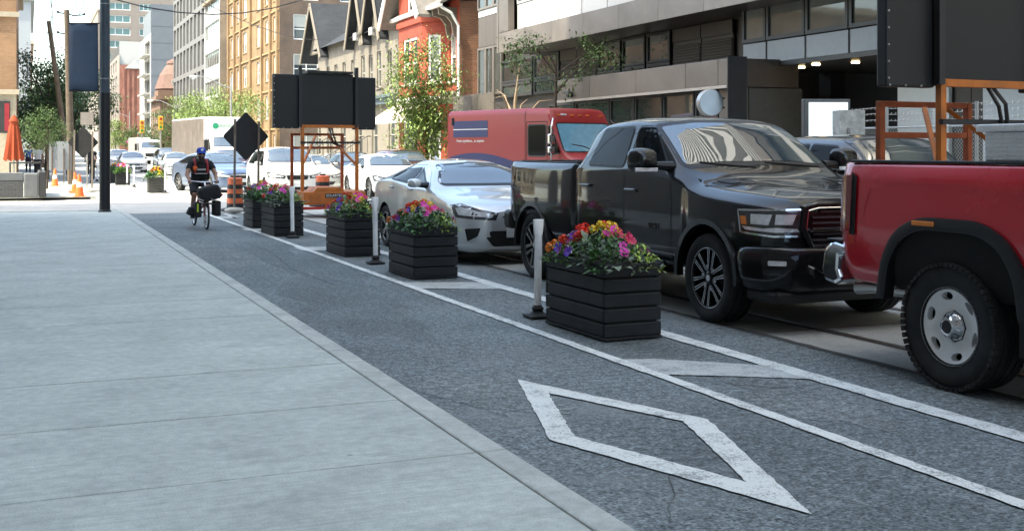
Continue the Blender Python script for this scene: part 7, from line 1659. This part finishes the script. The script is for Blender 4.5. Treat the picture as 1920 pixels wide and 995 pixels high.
# the load
for nm, lab, c, s, rm in (('cargo_bag', 'big slack black bag strapped over the bicycle front rack', (.04, -.02, .715), (.42, .34, .29), Matrix.Rotation(R(-14), 4, 'Y')), ('pannier_bag', 'black pannier hanging by the front wheel on the lime strap side', (-.185, -.0, .40), (.13, .34, .30), None), ('pannier_bag', 'black pannier hanging by the front wheel under the red tipped bag', (.185, -.0, .42), (.13, .34, .30), None)):
    L_ = thing(nm, lab, 'bag', (cy.x, cy.y + .25, 0), R(2)); bag(L_, c, s, 'bag_body', None, rm)
    if 'big' in lab: bag(L_, (.27, -.06, .68), (.05, .08, .05), 'red_tip', CRD, Matrix.Rotation(R(45), 4, 'Y'))
    if 'lime' in lab: bag(L_, (-.20, -.175, .44), (.03, .01, .16), 'lime_strap', mat('hi_vis', (.45, .6, .05), .6), None); bag(L_, (-.29, .05, .36), (.14, .2, .16), 'flap', None, Matrix.Rotation(R(24), 4, 'Y'))
T = thing('person', 'cyclist in black shirt, blue cap and backpack riding the loaded bicycle', 'person', (cy.x, cy.y + .25, 0), R(2))
V = person(T, dict(head=(0, .60, 1.485), neck=(0, .66, 1.36), chest=(0, .73, 1.20), pelvis=(0, .98, .93), shl=(.20, .70, 1.285), shr=(-.20, .70, 1.285), ell=(.285, .58, 1.07), elr=(-.285, .58, 1.07), wrl=(.265, .42, .965), wrr=(-.265, .42, .965), knl=(.13, .60, .84), knr=(-.13, .66, .68), anl=(.13, .82, .50), anr=(-.13, .90, .29), hd=(0, -1, -.35)),
           (mat('black_tshirt', (.02, .02, .022), .9, var=.25), mat('dark_shorts', (.03, .03, .034), .9), mat('dark_shoe', (.03, .03, .03), .7)), .013, mat('blue_cap', (.015, .06, .42), .7), True)
b_ = MB(); b_.box(-.10, .09, .605, .61, 1.155, 1.19); b_.build('shirt_print', mat('faded_print', (.4, .4, .4), .9), T)
b_ = MB(); b_.box(-.12, .12, .598, .605, 1.085, 1.10); b_.build('chest_strap', mat('pale_strap', (.5, .5, .5), .7), T)
T = thing('backpack', 'black backpack with red straps on the cyclist', 'backpack', (cy.x, cy.y + .25, 0), R(2)); bag(T, (.04, .95, 1.17), (.36, .18, .44), 'pack_body')
for s in (-1, 1): b_ = MB(); b_.tube([(s * .11, .90, 1.36), (s * .115, .72, 1.375), (s * .12, .60, 1.28), (s * .13, .61, 1.10)], .024, 6); b_.build('strap', mat('red_strap', (.30, .03, .035), .8), T, smooth=60)
b_ = MB(); b_.ball((-.125, .575, 1.20), (.05, .03, .05), 10, 6); b_.build('orange_tassel', mat('orange_cloth', (.7, .13, .03), .8), T, smooth=60)
# far rider seen from behind and two walkers
fx = G(168, 342)
T = thing('bicycle', 'plain dark bicycle of the far rider beyond the cones', 'bicycle', (fx.x, fx.y - .6, 0), R(180))
bike_wheel(T, 0, .33); bike_wheel(T, 1.02, .33)
b_ = MB(); b_.tube([(0, 0, .33), (0, .1, .9), (0, .68, .85), (0, .5, .32), (0, 1.02, .33), (0, .68, .85)], .018, 6); b_.tube([(-.26, .12, 1.0), (0, .06, .98), (.26, .12, 1.0)], .015, 6); b_.tube([(0, .1, .9), (0, .06, .98)], .015, 6); b_.tube([(0, .68, .85), (0, .7, .95)], .015, 6); b_.ball((0, .74, .97), (.07, .12, .035), 8, 6); b_.build('frame', M_DKF, T)
T = thing('person', 'far rider in dark clothes seen from behind', 'person', (fx.x, fx.y - .6, 0), R(180))
person(T, dict(head=(0, .40, 1.66), neck=(0, .46, 1.52), chest=(0, .53, 1.36), pelvis=(0, .74, 1.07), shl=(.19, .5, 1.44), shr=(-.19, .5, 1.44), ell=(.25, .34, 1.22), elr=(-.25, .34, 1.22), wrl=(.24, .18, 1.05), wrr=(-.24, .18, 1.05), knl=(.12, .36, .86), knr=(-.12, .42, .72), anl=(.12, .56, .50), anr=(-.12, .60, .26)), (BLKC, BLKC, BLKC), .022, bare_legs=False)
for i, (px, py, c, lab) in enumerate(((71, 338, (.62, .60, .58), 'walker in a pale top and dark trousers past the patio'), (53, 324, (.05, .10, .35), 'walker in a blue top farther along the pavement'))):
    q = G(px, py, KZ); T = thing('person', lab, 'person', (q.x, q.y, KZ), R(180 if i == 0 else 0))
    person(T, dict(head=(0, .0, 1.62), neck=(0, .02, 1.48), chest=(0, .02, 1.30), pelvis=(0, .02, .96), shl=(.20, .02, 1.40), shr=(-.20, .02, 1.40), ell=(.24, .10, 1.12), elr=(-.24, -.06, 1.12), wrl=(.23, .0, .88), wrr=(-.23, -.16, .90), knl=(.10, -.10, .52), knr=(-.10, .08, .50), anl=(.10, -.16, .10), anr=(-.10, .28, .12), hd=(0, -.1, -1)), (mat('walker_top%d' % i, c, .8), mat('dark_shorts', (.03, .03, .034)), BLKC), .022, bare_legs=False)

# ---------------------------------------------------------------- patio, boards and signs across the crossing
PGR = mat('grey_planter_wall', (.17, .175, .18), .7, var=.15, vscale=4); BRK2 = brick_mat('grey_brick', (.10, .10, .105), (.13, .13, .135), (.07, .07, .07), .2, .07)
q0 = G(2, 371, KZ); q1 = G(52, 371, KZ)
T = thing('patio_wall', 'low grey brick patio wall with smooth corner piers', 'wall', (q0.x, q0.y, KZ))
W_ = q1.x - q0.x
b_ = MB(); b_.box(-1.4, W_ - .12, 0, .30, 0, .50); b_.build('wall_base', BRK2, T)
b_ = MB(); b_.box(W_ - .11, W_ + .30, -.02, .36, 0, .74); b_.build('pier', PGR, T, bevel=.04)
b_ = MB(); b_.box(W_ + .31, W_ + .52, 0, 3.6, 0, .78); b_.build('side_wall', mat('dark_planter_wall', (.05, .05, .052), .7), T, bevel=.02)
b_ = MB(); b_.box(-1.4, W_ - .12, .02, .28, .505, .76); b_.build('planter_trough', PGR, T, bevel=.02)
b_ = MB(); b_.tube([(W_ - .5, .5, 0), (W_ - .5, .5, 1.05), (W_ + .38, .5, 1.05), (W_ + .38, .5, .7)], .03, 6); b_.build('barrier_frame', M_DKF, T)
q = G(26, 356.5, KZ)
T = thing('patio_umbrella', 'closed burnt-orange patio umbrella', 'umbrella', (q.x, q.y, KZ))
b_ = MB(); b_.tube([(0, 0, 0), (0, 0, 2.75)], .025, 8); b_.lathe([(.28, 0), (.28, .05), (.05, .08)], 16); b_.build('pole', LAMP, T)
b_ = MB(); nseg = 20; prof = [(.31, 1.03), (.29, 1.2), (.24, 1.6), (.20, 2.0), (.16, 2.3), (.13, 2.4), (.17, 2.48), (.10, 2.62), (.03, 2.7)]; o = []
for r__, z in prof:
    for k in range(nseg): a = 2 * math.pi * k / nseg; rr_ = r__ * (1 + (.22 if k % 2 else -.10) * min(1, (2.75 - z))); o.append((rr_ * math.cos(a), rr_ * math.sin(a), z + (.09 if k % 2 and z < 1.1 else 0)))
b_.add(o, [(i * nseg + k, i * nseg + (k + 1) % nseg, (i + 1) * nseg + (k + 1) % nseg, (i + 1) * nseg + k) for i in range(len(prof) - 1) for k in range(nseg)]); b_.build('canopy', mat('burnt_orange_canvas', (.27, .045, .014), .85, var=.15), T, smooth=50)
q = G(110, 347, KZ)
T = thing('sign_board', 'blank grey board backs on thin posts before the dense trees', 'sign', (q.x, q.y, KZ))
for x0, x1, z0, z1 in ((-.42, -.1, .62, 1.78), (-.09, .50, .62, 1.80)): b_ = MB(); b_.box(x0, x1, 0, .02, z0, z1); b_.build('panel', mat('board_grey', (.24, .25, .27), .6, var=.08), T)
for x in (-.25, .2, .42): b_ = MB(); b_.bar((x, -.03, 0), (x, -.03, 1.9 if x != .2 else 1.5), .045); b_.build('post', WOOD, T)
q = G(161, 357, KZ); zq = q.y * CT + q.x * ST
T = thing('sign_board', 'small square beige sign back above the black diamond', 'sign', (q.x + .05, q.y + .25, KZ))
b_ = MB(); b_.box(-.22, .22, 0, .015, 2.35, 2.80); b_.build('panel', mat('beige_sign_back', (.30, .26, .23), .7), T); b_ = MB(); b_.bar((0, .03, 0), (0, .03, 2.8), .05); b_.build('post', LAMP, T)
b_ = MB(); b_.prism([(-.50, 1.58), (-.28, 1.58), (-.28, 1.80), (-.39, 1.92), (-.50, 1.80)], -.05, -.035, 'y'); b_.build('route_shield', PT_WHT, T); b_ = MB(); b_.bar((-.39, -.02, 1.75), (0, .03, 1.75), .02); b_.build('bracket', LAMP, T)

# ---------------------------------------------------------------- opposite pavement: advert panel, cabinet, fence, round sign
p = onX(1545, 14.9)
T = thing('advert_panel', 'tall lit advert panel in a dark frame before the car-park mouth', 'advert panel', (14.95, p[0], KZ), R(-20))
h1, h0 = hz(186, p[1]) - KZ, .25
b_ = MB(); b_.box(-.48, .48, -.08, .10, h0, h1); b_.box(-.40, .40, -.06, .08, 0, h0); b_.build('casing', mat('casing_grey', (.10, .105, .11), .4, .5), T, bevel=.015)
b_ = MB(); b_.box(-.38, .42, -.088, -.081, h0 + .1, h1 - .07); b_.build('lit_face', mat('lit_white', (.80, .90, 1.0), .4, emit=.30, var=0), T)
p2 = onX(1566, 14.3)
T = thing('cable_cabinet', 'weathered white cabinet with a teal foot beside the advert panel', 'cabinet', (14.75, onX(1566, 14.75)[0] - .4, KZ), R(-14))
wz = hz(206, p2[1]) - KZ
b_ = MB(); b_.box(-.25, .25, -.2, .2, 1.32, wz); b_.build('body', mat('weathered_white', (.42, .43, .42), .8, var=.5, vscale=5, bump=.4, bscale=14), T, bevel=.01)
b_ = MB(); b_.box(-.25, .25, -.2, .2, 0, 1.318); b_.build('foot', mat('teal_paint', (.03, .20, .19), .7, var=.2), T, bevel=.01)
b_ = MB(); b_.tube([(-.1, -.23, 1.2), (-.1, -.23, wz - .35)], .03, 6); b_.build('conduit', mat('conduit', (.3, .3, .3), .5, .6), T)
FN = mat('galvanised', (.42, .42, .42), .45, .7, var=.15)
Ya, Yb = onX(1590, 16.2)[0], onX(1930, 16.2)[0]
T = thing('chain_link_fence', 'chain-link fence topped with barbed wire behind the message board', 'fence', (16.2, Yb, KZ)); Lf = Ya - Yb
for k in range(5): y = Lf * k / 4; b_ = MB(); b_.tube([(0, y, 0), (0, y, 2.35)], .035, 8); b_.build('post', FN, T)
b_ = MB(); b_.tube([(0, 0, 1.9), (0, Lf, 1.9)], .022, 6); b_.build('top_rail', FN, T)
for z in (2.05, 2.18, 2.3): 
    b_ = MB(); b_.tube([(0, Lf * k / 12, z - .02 * math.sin(k * 1.7)) for k in range(13)], .006, 4); 
    for k in range(int(Lf / .12)): b_.bar((-.02, .12 * k, z - .02), (.02, .12 * k + .02, z + .03), .005)
    b_.build('barbed_wire', FN, T)
b_ = MB(); st_ = .075; k = -int(1.9 / st_)
while k * st_ < Lf:
    for s in (1, -1):
        y0 = k * st_; z0, z1 = .05, 1.88; ya, yb = (y0, y0 + 1.83) if s > 0 else (y0 + 1.83, y0)
        P0, P1 = Vector((.004 * s, ya, z0)), Vector((.004 * s, yb, z1))
        def clip(A, B_):
            lo, hi = 0.0, 1.0; d = B_.y - A.y
            for lim, sg in ((0, 1), (Lf, -1)):
                t = (lim - A.y) / d; inside_a = sg * (A.y - lim) >= 0; inside_b = sg * (B_.y - lim) >= 0
                if not inside_a and not inside_b: return None
                if not inside_a: lo = max(lo, t)
                if not inside_b: hi = min(hi, t)
            return (A.lerp(B_, lo), A.lerp(B_, hi)) if hi > lo else None
        c = clip(P0, P1)
        if c: b_.bar(c[0], c[1], .005)
    k += 1
q = b_.build('mesh_wires', FN, T); q['kind'] = 'stuff'
Yr, zr_ = onX(1331, 16.15)
T = thing('round_sign', 'round pale blue projecting sign on the black end wall', 'sign', (16.15, Yr, hz(193, zr_)), R(-4))
b_ = MB(); b_.lathe([(.33, -.10), (.345, -.09), (.345, .09), (.33, .10)], 40, 'y', cap=False); b_.build('rim', mat('sign_rim', (.42, .42, .41), .35, .6), T, smooth=40)
for y in (-.095, .095): b_ = MB(); b_.lathe([(.334, y), (.334, y * 1.03)], 40, 'y'); b_.build('face', mat('sign_face_blue', (.58, .70, .80), .45, var=.1, vscale=3), T)
b_ = MB(); b_.bar((.3, 0, .12), (.42, 0, .12), .04); b_.bar((.3, 0, -.12), (.42, 0, -.12), .04); b_.build('bracket', M_DKF, T)
